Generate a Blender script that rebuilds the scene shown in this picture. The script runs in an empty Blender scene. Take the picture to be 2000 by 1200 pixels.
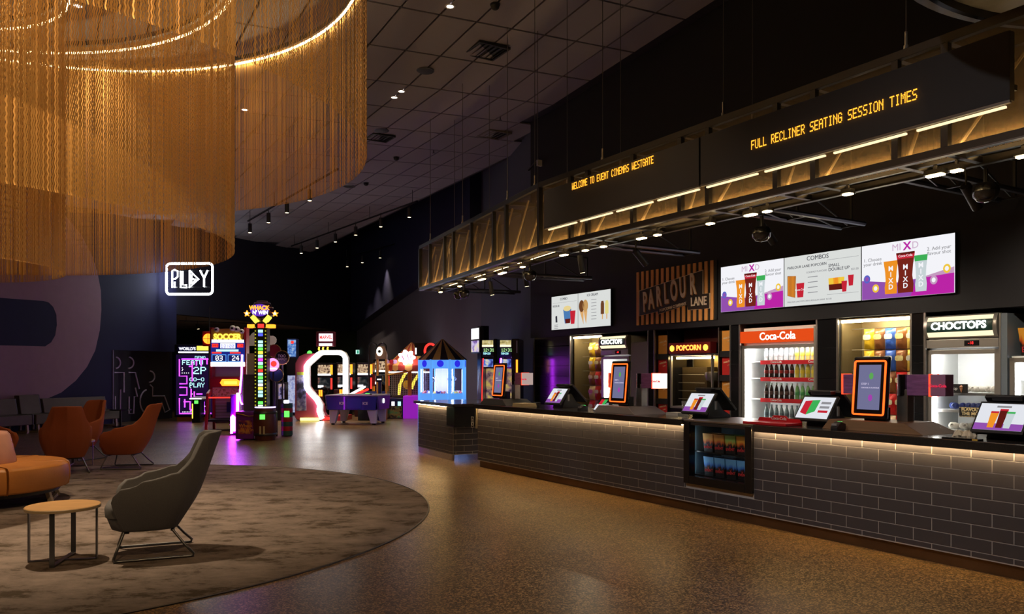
import bpy, math, random
import numpy as np
from mathutils import Vector, Matrix
random.seed(7)
PI = math.pi
scene = bpy.context.scene
col = scene.collection

# ---------------------------------------------------------------- camera
F, CX, HY, EYE = 1550.0, 1000.0, 725.0, 1.5
cam_d = bpy.data.cameras.new('camera')
cam_d.sensor_width = 36.0
cam_d.lens = F / 2000.0 * 36.0
cam_d.shift_y = 125.0 / 2000.0
cam_d.clip_end = 200
cam = bpy.data.objects.new('camera', cam_d)
cam.location = (0, 0, EYE)
cam.rotation_euler = (PI / 2, 0, 0)
col.objects.link(cam)
scene.camera = cam

# ---------------------------------------------------------------- world, exposure
wd = bpy.data.worlds.new('world'); scene.world = wd; wd.use_nodes = True
wd.node_tree.nodes['Background'].inputs[0].default_value = (0, 0, 0, 1)
wd.node_tree.nodes['Background'].inputs[1].default_value = 0.0
scene.view_settings.view_transform = 'Standard'
scene.view_settings.look = 'None'
scene.view_settings.exposure = 0.0
scene.view_settings.gamma = 1.0
scene.view_settings.use_curve_mapping = False
try:
    scene.cycles.use_denoising = True
    scene.cycles.max_bounces = 8
    scene.cycles.transparent_max_bounces = 24
    scene.cycles.sample_clamp_indirect = 4.0
    scene.cycles.caustics_reflective = False
    scene.cycles.caustics_refractive = False
except Exception:
    pass

# counter axes: AX runs along the counter away from the camera, BX from the counter towards the back wall
AX = (-0.5236, 0.8520); BX = (0.8520, 0.5236)
RC = math.atan2(-0.8520, 0.5236)          # local +x runs to the right along the counter, local +y towards the back wall
def W(a, b, z=0.0): return Vector((a*AX[0] + b*BX[0], a*AX[1] + b*BX[1], z))
def a_of(px, b):
    q = (px - CX) / F; Y = b / (q*BX[0] + BX[1]); return q*Y*AX[0] + Y*AX[1]
def z_of(px, py, b):
    q = (px - CX) / F; Y = b / (q*BX[0] + BX[1]); return EYE + (HY - py) * Y / F
def pt(px, py, Y): return Vector(((px - CX) / F * Y, Y, EYE + (HY - py) * Y / F))
def fl(px, py):
    Y = F * EYE / (py - HY); return Vector(((px - CX) / F * Y, Y, 0))
def on_line(px, p0, p1):
    # where the sight line of a column meets the vertical plane through two plan points
    q = (px - CX) / F
    dx, dy = p1[0]-p0[0], p1[1]-p0[1]
    t = (q*p0[1] - p0[0]) / (dx - q*dy)
    return Vector((p0[0] + dx*t, p0[1] + dy*t, 0))

# ---------------------------------------------------------------- house lamps of the ceiling above and behind the picture
# (the tiled ceiling with its downlights goes on there; every lamp sits at ceiling height)
A_F, B_F = 12.6, 5.06
def zc(a, b): return 6.4 + 0.06*(b-B_F) + (0.08*(A_F-a) if a < A_F else -0.02*(a-A_F))
def spot(name, loc, target, power, color, size=60, blend=0.6, radius=0.08, parent=None):
    d = bpy.data.lights.new(name, 'SPOT'); d.energy = power; d.color = color
    d.spot_size = math.radians(size); d.spot_blend = blend; d.shadow_soft_size = radius
    o = bpy.data.objects.new(name, d); o.location = loc
    o.rotation_euler = (Vector(target) - Vector(loc)).to_track_quat('-Z', 'Y').to_euler()
    if parent is not None: o.parent = parent
    col.objects.link(o); return o
WARM = (1.0, 0.74, 0.45); WARM2 = (1.0, 0.82, 0.60)
def house(name, x, y, target, power, color, size):
    a = x*AX[0]+y*AX[1]; b = x*BX[0]+y*BX[1]
    return spot(name, (x, y, zc(a, b)-0.03), target, power, color, size, 0.95)
house('lounge_downlight_offscreen', -4.7, 7.3, (-4.4, 7.5, 0), 1500, WARM, 62)
house('aisle_near_downlight_offscreen', 0.4, 3.2, (1.6, 4.2, 0), 300, (1.0, 0.64, 0.30), 84)
house('aisle_far_downlight_offscreen', 0.3, 8.4, (0.9, 8.4, 0), 160, (1.0, 0.64, 0.30), 66)
house('counter_near_downlight_offscreen', -2.2, 2.2, (3.4, 5.4, 0.5), 480, (0.95, 0.92, 0.90), 58)
house('counter_far_downlight_offscreen', -3.4, 5.6, (1.6, 8.0, 0.5), 380, (0.95, 0.92, 0.90), 54)
house('curtain_side_downlight_offscreen', -0.2, 0.6, (-3.6, 7.0, 3.8), 1000, (1.0, 0.64, 0.30), 62)
house('curtain_front_downlight_offscreen', -6.2, -2.5, (-6.0, 6.0, 3.8), 800, (1.0, 0.64, 0.30), 62)

# ---------------------------------------------------------------- materials
_mats = {}
def mat(name, color, rough=0.5, metal=0.0, emis=None, es=0.0, noise=0.0, nscale=40.0, bump=0.0, bscale=None,
        alpha=1.0, trans=0.0, coat=0.0, spec=None, stretch=None):
    if name in _mats: return _mats[name]
    m = bpy.data.materials.new(name); m.use_nodes = True
    nt = m.node_tree; b = nt.nodes['Principled BSDF']
    c4 = (color[0], color[1], color[2], 1)
    b.inputs['Base Color'].default_value = c4
    b.inputs['Roughness'].default_value = rough
    b.inputs['Metallic'].default_value = metal
    if coat: b.inputs['Coat Weight'].default_value = coat
    if trans: b.inputs['Transmission Weight'].default_value = trans
    if spec is not None: b.inputs['Specular IOR Level'].default_value = spec
    if alpha < 1: b.inputs['Alpha'].default_value = alpha
    if emis:
        b.inputs['Emission Color'].default_value = (emis[0], emis[1], emis[2], 1)
        b.inputs['Emission Strength'].default_value = es
    if noise or bump:
        tc = nt.nodes.new('ShaderNodeTexCoord'); mp = nt.nodes.new('ShaderNodeMapping')
        nt.links.new(tc.outputs['Object'], mp.inputs[0])
        if stretch: mp.inputs['Scale'].default_value = stretch
        nz = nt.nodes.new('ShaderNodeTexNoise'); nz.inputs['Scale'].default_value = nscale; nz.inputs['Detail'].default_value = 4
        nt.links.new(mp.outputs[0], nz.inputs['Vector'])
        if noise:
            mx = nt.nodes.new('ShaderNodeMix'); mx.data_type = 'RGBA'
            mx.inputs[6].default_value = tuple(max(0, c*(1-noise)) for c in color) + (1,)
            mx.inputs[7].default_value = tuple(min(1, c*(1+noise)) for c in color) + (1,)
            nt.links.new(nz.outputs['Fac'], mx.inputs[0]); nt.links.new(mx.outputs[2], b.inputs['Base Color'])
        if bump:
            bp = nt.nodes.new('ShaderNodeBump'); bp.inputs['Strength'].default_value = bump; bp.inputs['Distance'].default_value = 0.01
            n2 = nz
            if bscale:
                n2 = nt.nodes.new('ShaderNodeTexNoise'); n2.inputs['Scale'].default_value = bscale
                nt.links.new(mp.outputs[0], n2.inputs['Vector'])
            nt.links.new(n2.outputs['Fac'], bp.inputs['Height']); nt.links.new(bp.outputs[0], b.inputs['Normal'])
    _mats[name] = m
    return m
def glow(name, color, s=1.0):
    if name in _mats: return _mats[name]
    m = bpy.data.materials.new(name); m.use_nodes = True
    nt = m.node_tree; nt.nodes.remove(nt.nodes['Principled BSDF'])
    e = nt.nodes.new('ShaderNodeEmission'); e.inputs[0].default_value = (color[0], color[1], color[2], 1); e.inputs[1].default_value = s
    nt.links.new(e.outputs[0], nt.nodes['Material Output'].inputs[0])
    _mats[name] = m
    return m
def pic(name, c1, c2, c3, scale=6.0, s=1.0):
    # a lit printed picture: blotches of three colours
    if name in _mats: return _mats[name]
    m = bpy.data.materials.new(name); m.use_nodes = True
    nt = m.node_tree; nt.nodes.remove(nt.nodes['Principled BSDF'])
    tc = nt.nodes.new('ShaderNodeTexCoord')
    nz = nt.nodes.new('ShaderNodeTexNoise'); nz.inputs['Scale'].default_value = scale; nz.inputs['Detail'].default_value = 5
    nt.links.new(tc.outputs['Object'], nz.inputs['Vector'])
    r = nt.nodes.new('ShaderNodeValToRGB'); el = r.color_ramp.elements
    el[0].position = 0.38; el[0].color = c1 + (1,); el[1].position = 0.64; el[1].color = c3 + (1,)
    e2 = el.new(0.5); e2.color = c2 + (1,)
    nt.links.new(nz.outputs['Fac'], r.inputs[0])
    e = nt.nodes.new('ShaderNodeEmission'); e.inputs[1].default_value = s
    nt.links.new(r.outputs[0], e.inputs[0]); nt.links.new(e.outputs[0], nt.nodes['Material Output'].inputs[0])
    _mats[name] = m
    return m
def printed(name, c1, c2, c3, scale=6.0):
    # an unlit printed picture in three colours
    if name in _mats: return _mats[name]
    m = bpy.data.materials.new(name); m.use_nodes = True; nt = m.node_tree; b = nt.nodes['Principled BSDF']; b.inputs['Roughness'].default_value = 0.4
    tc = nt.nodes.new('ShaderNodeTexCoord'); nz = nt.nodes.new('ShaderNodeTexNoise'); nz.inputs['Scale'].default_value = scale; nz.inputs['Detail'].default_value = 5
    nt.links.new(tc.outputs['Object'], nz.inputs['Vector'])
    r = nt.nodes.new('ShaderNodeValToRGB'); el = r.color_ramp.elements
    el[0].position = 0.38; el[0].color = c1 + (1,); el[1].position = 0.64; el[1].color = c3 + (1,)
    e2 = el.new(0.5); e2.color = c2 + (1,)
    nt.links.new(nz.outputs['Fac'], r.inputs[0]); nt.links.new(r.outputs[0], b.inputs['Base Color'])
    _mats[name] = m
    return m
def sheer(name, color, clear, rough=0.4, metal=0.0, through=0.0):
    # thin see-through sheet: mesh screens and panes
    if name in _mats: return _mats[name]
    m = bpy.data.materials.new(name); m.use_nodes = True
    nt = m.node_tree; b = nt.nodes['Principled BSDF']
    b.inputs['Base Color'].default_value = color + (1,); b.inputs['Roughness'].default_value = rough; b.inputs['Metallic'].default_value = metal
    t = nt.nodes.new('ShaderNodeBsdfTransparent'); mx = nt.nodes.new('ShaderNodeMixShader'); mx.inputs[0].default_value = clear
    src = b
    if through:
        tl = nt.nodes.new('ShaderNodeBsdfTranslucent'); tl.inputs[0].default_value = color + (1,); m2 = nt.nodes.new('ShaderNodeMixShader'); m2.inputs[0].default_value = through
        nt.links.new(b.outputs[0], m2.inputs[1]); nt.links.new(tl.outputs[0], m2.inputs[2]); src = m2
    nt.links.new(src.outputs[0], mx.inputs[1]); nt.links.new(t.outputs[0], mx.inputs[2])
    nt.links.new(mx.outputs[0], nt.nodes['Material Output'].inputs[0])
    _mats[name] = m
    return m

# ---------------------------------------------------------------- mesh building
class MB:
    def __init__(s): s.v = []; s.f = []; s.m = []
    def add(s, vs, fs, m=0):
        o = len(s.v); s.v += [tuple(p) for p in vs]
        for f in fs: s.f.append(tuple(i + o for i in f)); s.m.append(m)
        return s
    def box(s, x0, x1, y0, y1, z0, z1, m=0):
        return s.add([(x0,y0,z0),(x1,y0,z0),(x1,y1,z0),(x0,y1,z0),(x0,y0,z1),(x1,y0,z1),(x1,y1,z1),(x0,y1,z1)],
                     [(0,3,2,1),(4,5,6,7),(0,1,5,4),(1,2,6,5),(2,3,7,6),(3,0,4,7)], m)
    def bar(s, p0, p1, w, h=None, up=(0,0,1), m=0):
        # rectangular bar from p0 to p1
        h = h or w; p0 = Vector(p0); p1 = Vector(p1); d = (p1-p0).normalized(); u = Vector(up)
        if abs(d.dot(u)) > 0.98: u = Vector((1,0,0))
        x = d.cross(u).normalized(); y = x.cross(d).normalized()
        vs = []
        for p in (p0, p1):
            for a, b in ((-1,-1),(1,-1),(1,1),(-1,1)): vs.append(p + x*(a*w/2) + y*(b*h/2))
        return s.add(vs, [(0,1,2,3),(7,6,5,4),(0,4,5,1),(1,5,6,2),(2,6,7,3),(3,7,4,0)], m)
    def prism(s, poly, axis, lo, hi, m=0):
        # poly in the plane of the two other axes, extruded along axis between lo and hi
        n = len(poly)
        def P(a, b, t): return {'x': (t,a,b), 'y': (a,t,b), 'z': (a,b,t)}[axis]
        vs = [P(a,b,lo) for a,b in poly] + [P(a,b,hi) for a,b in poly]
        fs = [tuple(range(n-1,-1,-1)), tuple(range(n,2*n))] + [(i,(i+1)%n,n+(i+1)%n,n+i) for i in range(n)]
        ar = sum(poly[i][0]*poly[(i+1)%n][1]-poly[(i+1)%n][0]*poly[i][1] for i in range(n))
        if (ar > 0) == (axis == 'y'): fs = [f[::-1] for f in fs]
        return s.add(vs, fs, m)
    def cyl(s, p0, p1, r0, r1=None, n=12, caps=True, m=0):
        r1 = r0 if r1 is None else r1
        p0 = Vector(p0); p1 = Vector(p1); d = (p1-p0).normalized()
        u = Vector((0,0,1)) if abs(d.z) < 0.95 else Vector((1,0,0))
        x = d.cross(u).normalized(); y = d.cross(x).normalized()
        vs = []
        for p, r in ((p0,r0),(p1,r1)):
            for i in range(n):
                t = 2*PI*i/n; vs.append(p + x*(r*math.cos(t)) + y*(r*math.sin(t)))
        fs = [(i,n+i,n+(i+1)%n,(i+1)%n) for i in range(n)]
        if caps: fs += [tuple(range(n)), tuple(range(2*n-1,n-1,-1))]
        return s.add(vs, fs, m)
    def tube(s, path, r, n=8, closed=False, m=0):
        P = [Vector(p) for p in path]; N = len(P); rings = []
        prev = None
        for i in range(N):
            if closed: d = P[(i+1)%N] - P[i-1]
            else: d = P[min(i+1,N-1)] - P[max(i-1,0)]
            d.normalize()
            if prev is None:
                u = Vector((0,0,1)) if abs(d.z) < 0.9 else Vector((1,0,0))
                x = d.cross(u).normalized()
            else:
                x = (prev - d*prev.dot(d)).normalized()
            prev = x; y = d.cross(x)
            rings.append([P[i] + x*(r*math.cos(2*PI*k/n)) + y*(r*math.sin(2*PI*k/n)) for k in range(n)])
        vs = [v for q in rings for v in q]; fs = []
        M = N if closed else N-1
        for i in range(M):
            j = (i+1) % N
            for k in range(n): fs.append((i*n+k, i*n+(k+1)%n, j*n+(k+1)%n, j*n+k))
        if not closed: fs += [tuple(range(n-1,-1,-1)), tuple(range((N-1)*n, N*n))]
        return s.add(vs, fs, m)
    def lathe(s, prof, n=20, c=(0,0,0), m=0, a0=0.0, a1=2*PI):
        full = abs(a1-a0) > 2*PI-1e-4; K = n if full else n+1
        vs = []
        for r, z in prof:
            for i in range(K):
                t = a0 + (a1-a0)*i/n; vs.append((c[0]+r*math.cos(t), c[1]+r*math.sin(t), c[2]+z))
        fs = []
        for j in range(len(prof)-1):
            for i in range(n):
                i2 = (i+1) % K; fs.append((j*K+i, j*K+i2, (j+1)*K+i2, (j+1)*K+i))
        return s.add(vs, fs, m)
    def ball(s, c, r, n=14, m=0, sz=1.0):
        k = n//2
        return s.lathe([(max(1e-4, r*math.sin(PI*i/k)), -r*sz*math.cos(PI*i/k)) for i in range(k+1)], n, c, m)
    def quad(s, a, b, c, d, m=0): return s.add([a,b,c,d], [(0,1,2,3)], m)
    def mesh(s, name, smooth=None):
        me = bpy.data.meshes.new(name); me.from_pydata([tuple(v) for v in s.v], [], s.f)
        if any(s.m): me.polygons.foreach_set('material_index', s.m)
        if smooth:
            me.polygons.foreach_set('use_smooth', [True]*len(me.polygons)); me.set_sharp_from_angle(angle=math.radians(smooth))
        me.update(); return me
    def build(s, name, mats, parent=None, loc=(0,0,0), rz=0.0, smooth=None, bevel=0.0, bseg=2):
        me = s.mesh(name, smooth)
        for m in (mats if isinstance(mats, (list, tuple)) else [mats]): me.materials.append(m)
        return link(name, me, parent, loc, rz, bevel, bseg)
def link(name, me, parent=None, loc=(0,0,0), rz=0.0, bevel=0.0, bseg=2):
    o = bpy.data.objects.new(name, me); col.objects.link(o); o.location = loc; o.rotation_euler = (0,0,rz)
    if parent is not None: o.parent = parent
    if bevel:
        b = o.modifiers.new('bevel', 'BEVEL'); b.width = bevel; b.segments = bseg; b.limit_method = 'ANGLE'; b.harden_normals = False
    return o
def tag(o, label, cat, group=None):
    o['label'] = label; o['category'] = cat
    if group: o['group'] = group
    return o
def thing(name, label, cat, loc=(0,0,0), rz=0.0, group=None):
    o = bpy.data.objects.new(name, None); o.empty_display_size = 0.1
    col.objects.link(o); o.location = loc; o.rotation_euler = (0,0,rz)
    return tag(o, label, cat, group)
def struct(o): o['kind'] = 'structure'; return o
def stuff(o): o['kind'] = 'stuff'; return o
def copy_tree(o, parent=None):
    c = o.copy(); col.objects.link(c); c.parent = parent
    for ch in list(o.children): copy_tree(ch, c)
    return c
def bx(name, m, parent, x0, x1, y0, y1, z0, z1, bevel=0.0):
    return MB().box(x0,x1,y0,y1,z0,z1).build(name, m, parent, bevel=bevel)

# flat lettering standing upright in the local xz plane, facing local -y
_txt = {}
def text_mesh(body, size, align='CENTER', bold=0.0, thick=0.004, squash=1.0):
    key = (body, size, align, bold, thick, squash)
    if key in _txt: return _txt[key]
    cu = bpy.data.curves.new('lettering', 'FONT'); cu.body = body; cu.size = size; cu.align_x = align; cu.align_y = 'CENTER'
    cu.offset = bold*size; cu.extrude = thick/2; cu.resolution_u = 3; cu.space_line = 0.9
    ob = bpy.data.objects.new('lettering', cu); col.objects.link(ob)
    dg = bpy.context.evaluated_depsgraph_get(); dg.update()
    me = bpy.data.meshes.new_from_object(ob.evaluated_get(dg))
    bpy.data.objects.remove(ob); bpy.data.curves.remove(cu)
    n = len(me.vertices); co = np.empty(n*3, np.float32); me.vertices.foreach_get('co', co); co = co.reshape(-1,3)
    new = np.stack([co[:,0]*squash, -co[:,2], co[:,1]], 1).astype(np.float32)
    me.vertices.foreach_set('co', new.ravel()); me.materials.clear(); me.update()
    _txt[key] = me
    return me
def lettering(body, size, m, parent, x, y, z, align='CENTER', bold=0.0, thick=0.004, squash=1.0, rot=0.0, name='lettering'):
    me = text_mesh(body, size, align, bold, thick, squash).copy(); me.materials.append(m)
    o = link(name, me, parent, (x,y,z)); o.rotation_euler = (0, rot, 0); return o
# dot-matrix lettering
FONT = {'A':'01110 10001 10001 11111 10001 10001 10001','C':'01110 10001 10000 10000 10000 10001 01110','D':'11110 10001 10001 10001 10001 10001 11110',
'E':'11111 10000 10000 11110 10000 10000 11111','F':'11111 10000 10000 11110 10000 10000 10000','G':'01110 10001 10000 10111 10001 10001 01110',
'I':'01110 00100 00100 00100 00100 00100 01110','L':'10000 10000 10000 10000 10000 10000 11111','M':'10001 11011 10101 10101 10001 10001 10001',
'N':'10001 11001 10101 10011 10001 10001 10001','O':'01110 10001 10001 10001 10001 10001 01110','P':'11110 10001 10001 11110 10000 10000 10000',
'R':'11110 10001 10001 11110 10100 10010 10001','S':'01111 10000 10000 01110 00001 00001 11110','T':'11111 00100 00100 00100 00100 00100 00100',
'U':'10001 10001 10001 10001 10001 10001 01110','V':'10001 10001 10001 10001 10001 01010 00100','W':'10001 10001 10001 10101 10101 11011 10001',
'Y':'10001 10001 01010 00100 00100 00100 00100','0':'01110 10001 10011 10101 11001 10001 01110','1':'00100 01100 00100 00100 00100 00100 01110',
'2':'01110 10001 00001 00110 01000 10000 11111','3':'11110 00001 00001 01110 00001 00001 11110','4':'00010 00110 01010 10010 11111 00010 00010',
'5':'11111 10000 11110 00001 00001 10001 01110','8':'01110 10001 10001 01110 10001 10001 01110',
'-':'00000 00000 00000 11111 00000 00000 00000',':':'00000 00100 00100 00000 00100 00100 00000',' ':'00000 '*7}
def dot_text(body, h, x0=0.0, z0=0.0, fill=0.9, wide=1.0):
    d = h/7.0; dx = d*wide; mb = MB(); x = x0; r = d*fill/2; rx = dx*fill/2
    for ch in body:
        for j, row in enumerate(FONT[ch].split()):
            for i, c in enumerate(row):
                if c == '1':
                    cx = x + (i+0.5)*dx; cz = z0 + h - (j+0.5)*d
                    mb.box(cx-rx, cx+rx, -0.004, 0.0, cz-r, cz+r)
        x += 6*dx
    return mb, x - dx

# ================================================================ the setting
M_WALLNAVY = mat('navy_wall_paint', (0.012, 0.013, 0.060), 0.75, noise=0.1, nscale=3)
M_WALLDARK = mat('black_wall_paint', (0.011, 0.011, 0.016), 0.7, noise=0.1, nscale=3)
M_HEAD = mat('dark_navy_paint', (0.010, 0.010, 0.024), 0.7, noise=0.1, nscale=3)
M_WALLGREY = mat('grey_wall_paint', (0.12, 0.105, 0.13), 0.75, noise=0.08, nscale=3)
M_WALLGREEN = mat('green_wall_paint', (0.02, 0.05, 0.015), 0.8)
M_MAUVE = mat('mauve_paint', (0.40, 0.255, 0.31), 0.75, noise=0.08, nscale=5)
M_BLACK = mat('black_gloss', (0.008, 0.008, 0.010), 0.25)
M_BLACKM = mat('black_matt', (0.012, 0.012, 0.014), 0.6)
M_STEEL = mat('brushed_steel', (0.42, 0.41, 0.40), 0.32, 0.9, noise=0.15, nscale=30)
M_DKSTEEL = mat('dark_steel', (0.10, 0.10, 0.11), 0.38, 0.85)
M_CHROME = mat('chrome', (0.75, 0.75, 0.76), 0.12, 1.0)
M_WHITE = mat('white_plastic', (0.75, 0.74, 0.72), 0.45)
M_WOOD = mat('oak_wood', (0.50, 0.29, 0.12), 0.45, noise=0.35, nscale=6, stretch=(1, 9, 9))
M_ASH = mat('pale_ash_wood', (0.55, 0.46, 0.33), 0.5, noise=0.2, nscale=5, stretch=(1, 9, 9))

# floor: dark resin with fine tan flecks
def floor_mat():
    m = bpy.data.materials.new('flecked_resin_floor'); m.use_nodes = True; nt = m.node_tree; b = nt.nodes['Principled BSDF']
    tc = nt.nodes.new('ShaderNodeTexCoord')
    vo = nt.nodes.new('ShaderNodeTexVoronoi'); vo.inputs['Scale'].default_value = 95
    nt.links.new(tc.outputs['Object'], vo.inputs['Vector'])
    nz = nt.nodes.new('ShaderNodeTexNoise'); nz.inputs['Scale'].default_value = 120; nz.inputs['Detail'].default_value = 3
    nt.links.new(tc.outputs['Object'], nz.inputs['Vector'])
    r = nt.nodes.new('ShaderNodeValToRGB'); el = r.color_ramp.elements
    el[0].position = 0.40; el[0].color = (0.040, 0.024, 0.010, 1); el[1].position = 0.72; el[1].color = (0.46, 0.28, 0.12, 1)
    e = el.new(0.56); e.color = (0.102, 0.058, 0.023, 1)
    sep = nt.nodes.new('ShaderNodeSeparateColor'); nt.links.new(vo.outputs['Color'], sep.inputs[0])
    mx = nt.nodes.new('ShaderNodeMath'); mx.operation = 'MULTIPLY_ADD'; mx.inputs[1].default_value = 0.45
    ad = nt.nodes.new('ShaderNodeMath'); ad.operation = 'MULTIPLY'; ad.inputs[1].default_value = 0.62
    nt.links.new(nz.outputs['Fac'], ad.inputs[0]); nt.links.new(sep.outputs[0], mx.inputs[0]); nt.links.new(ad.outputs[0], mx.inputs[2])
    nt.links.new(mx.outputs[0], r.inputs[0]); nt.links.new(r.outputs[0], b.inputs['Base Color'])
    n2 = nt.nodes.new('ShaderNodeTexNoise'); n2.inputs['Scale'].default_value = 1.3; n2.inputs['Detail'].default_value = 4
    nt.links.new(tc.outputs['Object'], n2.inputs['Vector'])
    rr = nt.nodes.new('ShaderNodeMapRange'); rr.inputs[3].default_value = 0.24; rr.inputs[4].default_value = 0.42
    nt.links.new(n2.outputs['Fac'], rr.inputs[0]); nt.links.new(rr.outputs[0], b.inputs['Roughness'])
    b.inputs['Specular IOR Level'].default_value = 0.6
    bp = nt.nodes.new('ShaderNodeBump'); bp.inputs['Strength'].default_value = 0.10; bp.inputs['Distance'].default_value = 0.004
    nt.links.new(nz.outputs['Fac'], bp.inputs['Height']); nt.links.new(bp.outputs[0], b.inputs['Normal'])
    return m
struct(MB().box(-21, 13, -7, 38, -0.2, 0.0).build('floor', floor_mat()))

# plan corners of the hall
L0, L1 = (-16.6, 7.0), (-10.57, 25.0)
H1 = (-6.96, 35.6)
R1 = (-0.87, 22.5)
R2 = W(13.75, 9.05)[:2]
def wall(name, p0, p1, z0, z1, th, m, parent=None):
    # th to the left of the direction p0 -> p1
    d = Vector((p1[0]-p0[0], p1[1]-p0[1])).normalized(); n = Vector((-d.y, d.x))*th
    q = [(p0[0],p0[1]),(p1[0],p1[1]),(p1[0]+n.x,p1[1]+n.y),(p0[0]+n.x,p0[1]+n.y)]
    o = MB().prism(q, 'z', z0, z1).build(name, m, parent)
    if parent is None: struct(o)
    return o
# left wall with the recess of the washroom entry
D0 = on_line(220, L0, L1); D1 = on_line(344, L0, L1)
wall('wall_left', L0, (D0.x, D0.y), 0, 7.6, 0.3, M_WALLNAVY)
wl = [o for o in bpy.data.objects if o.name == 'wall_left'][0]
wall('lintel', (D0.x, D0.y), L1, 2.10, 7.6, 0.3, M_WALLNAVY, wl)
ld = Vector((L1[0]-L0[0], L1[1]-L0[1])).normalized(); ln = Vector((-ld.y, ld.x))
rec = wall('recess_panel', (D0.x+ln.x*0.28, D0.y+ln.y*0.28), (L1[0]+ln.x*0.28, L1[1]+ln.y*0.28), 0, 2.10, 0.05, M_BLACKM, wl)
MB().bar((D0.x+0.01, D0.y, 0), (D0.x+0.01, D0.y, 2.1), 0.03, 0.03).build('corner_trim', mat('pale_trim', (0.35,0.33,0.42), 0.5), wl)
# painted letter shape on the left wall (flat paint)
def wl_px(px, py, off=0.0):
    p0 = (L0[0]-ln.x*off, L0[1]-ln.y*off); p1 = (L1[0]-ln.x*off, L1[1]-ln.y*off)
    p = on_line(px, p0, p1); return Vector((p.x, p.y, EYE + (HY-py)*p.y/F))
outer = [(-120,360),(-40,361),(40,373),(95,395),(130,424),(158,458),(178,495),(190,530),(197,568),(198,605),(195,645),(186,685),(170,717),(148,744),(120,767),(95,778),(60,783),(0,786),(-120,792)]
inner = [(-120,676),(0,675),(60,676),(88,677),(100,669),(108,655),(111,635),(110,615),(104,600),(95,591),(84,588),(40,585),(0,582),(-120,575)]
mb = MB(); pp = [wl_px(x, y, 0.004) for x, y in outer] + [wl_px(x, y, 0.004) for x, y in inner]
mb.add(pp, [tuple(range(len(pp)))]); mb.build('painted_letter', M_MAUVE, wl)
# line figures in the washroom recess
def rec_px(px, py):
    o = 0.28 - 0.012
    p = on_line(px, (L0[0]+ln.x*o, L0[1]+ln.y*o), (L1[0]+ln.x*o, L1[1]+ln.y*o)); return Vector((p.x, p.y, EYE + (HY-py)*p.y/F))
M_LINE = mat('white_line_paint', (0.75, 0.70, 0.80), 0.5)
def figure(paths):
    m_ = MB()
    for path in paths: m_.tube([rec_px(x, y) for x, y in path], 0.022, 6)
    m_.build('line_figure', M_LINE, wl)
def arc(cx, cy, rx, ry, t0, t1, n=12): return [(cx+rx*math.cos(math.radians(t0+(t1-t0)*i/n)), cy-ry*math.sin(math.radians(t0+(t1-t0)*i/n))) for i in range(n+1)]
figure([arc(225,709,10,11,85,-85), [(223,728),(242,728),(242,767)], [(235,761),(235,806),(222,806)], [(225,774),(225,806)]])
figure([arc(251,709,10,11,85,-95), [(251,728),(264,728),(272,760)], [(264,758),(268,775),(262,775),(261,808),(252,808),(252,775)]])
figure([arc(292,736,10,11,85,-95), [(293,752),(298,757),(298,774),(321,774),(331,801),(322,806),(315,786)], arc(290,785,16.5,24,105,285)])
# header over the arcade opening, the back room, the wall right of it
struct(wall('wall_header', L1, H1, 3.29, 7.6, 0.3, M_HEAD))
struct(wall('wall_arcade_back', (-6.7, 36.3), (-18.2, 36.3), 0, 3.6, -0.2, M_WALLGREEN))
struct(wall('wall_arcade_side', (L1[0]-0.35, L1[1]+0.15), (-18.2, 28.0), 0, 3.6, -0.2, M_HEAD))
struct(wall('wall_arcade_end', (-18.2, 28.0), (-18.2, 36.5), 0, 3.6, 0.2, M_HEAD))
ac = MB(); ac.prism([(L1[0],L1[1]+0.2),(H1[0]+0.2,H1[1]+0.9),(-18.3,36.4),(-18.3,27.9)], 'z', 3.40, 3.5)
struct(ac.build('ceiling_arcade', mat('grey_ceiling', (0.50,0.47,0.52), 0.8)))
wr = struct(wall('wall_right', H1, R1, 0, 7.6, 0.25, M_WALLGREY))
# dark sloping bulkhead hung along the right wall
rd = Vector((R1[0]-H1[0], R1[1]-H1[1])).normalized(); rn = Vector((-rd.y, rd.x))*-0.35; rL = (Vector(R1)-Vector(H1)).length
def rw(t, o): return (H1[0]+rd.x*rL*t + rn.x*o, H1[1]+rd.y*rL*t + rn.y*o)
mb = MB(); vs = []
for o in (1.0, 0.0):
    for t, z in ((0,3.29),(1,5.10),(1,7.6),(0,7.6)):
        p = rw(t, o); vs.append((p[0], p[1], z))
mb.add(vs, [(0,1,2,3),(7,6,5,4),(0,4,5,1),(1,5,6,2)])
mb.build('bulkhead_face', mat('deep_blue_paint', (0.012,0.012,0.05), 0.7), wr)
struct(wall('wall_right_return', R1, R2, 0, 7.6, 0.25, mat('blue_grey_paint', (0.08,0.085,0.12), 0.75)))
# back bar wall: a bulkhead above the fridges, a plain wall behind them
struct(MB().box(-(13.75-7), 7-(-1.0), 0, 0.8, 2.18, 7.6).build('wall_bulkhead', M_WALLDARK, loc=W(7,8.9), rz=RC))
struct(MB().box(-(13.75-7), 8.0, 0.78, 1.0, 0, 2.18).build('wall_bar_back', M_BLACKM, loc=W(7,8.9), rz=RC))
# walls behind the visitor
struct(MB().box(-20, 12, -6.4, -6.2, 0, 8.2).build('wall_entry', M_WALLDARK))
struct(MB().box(12, 12.2, -6.4, 8, 0, 8.2).build('wall_side', M_WALLDARK))

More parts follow.
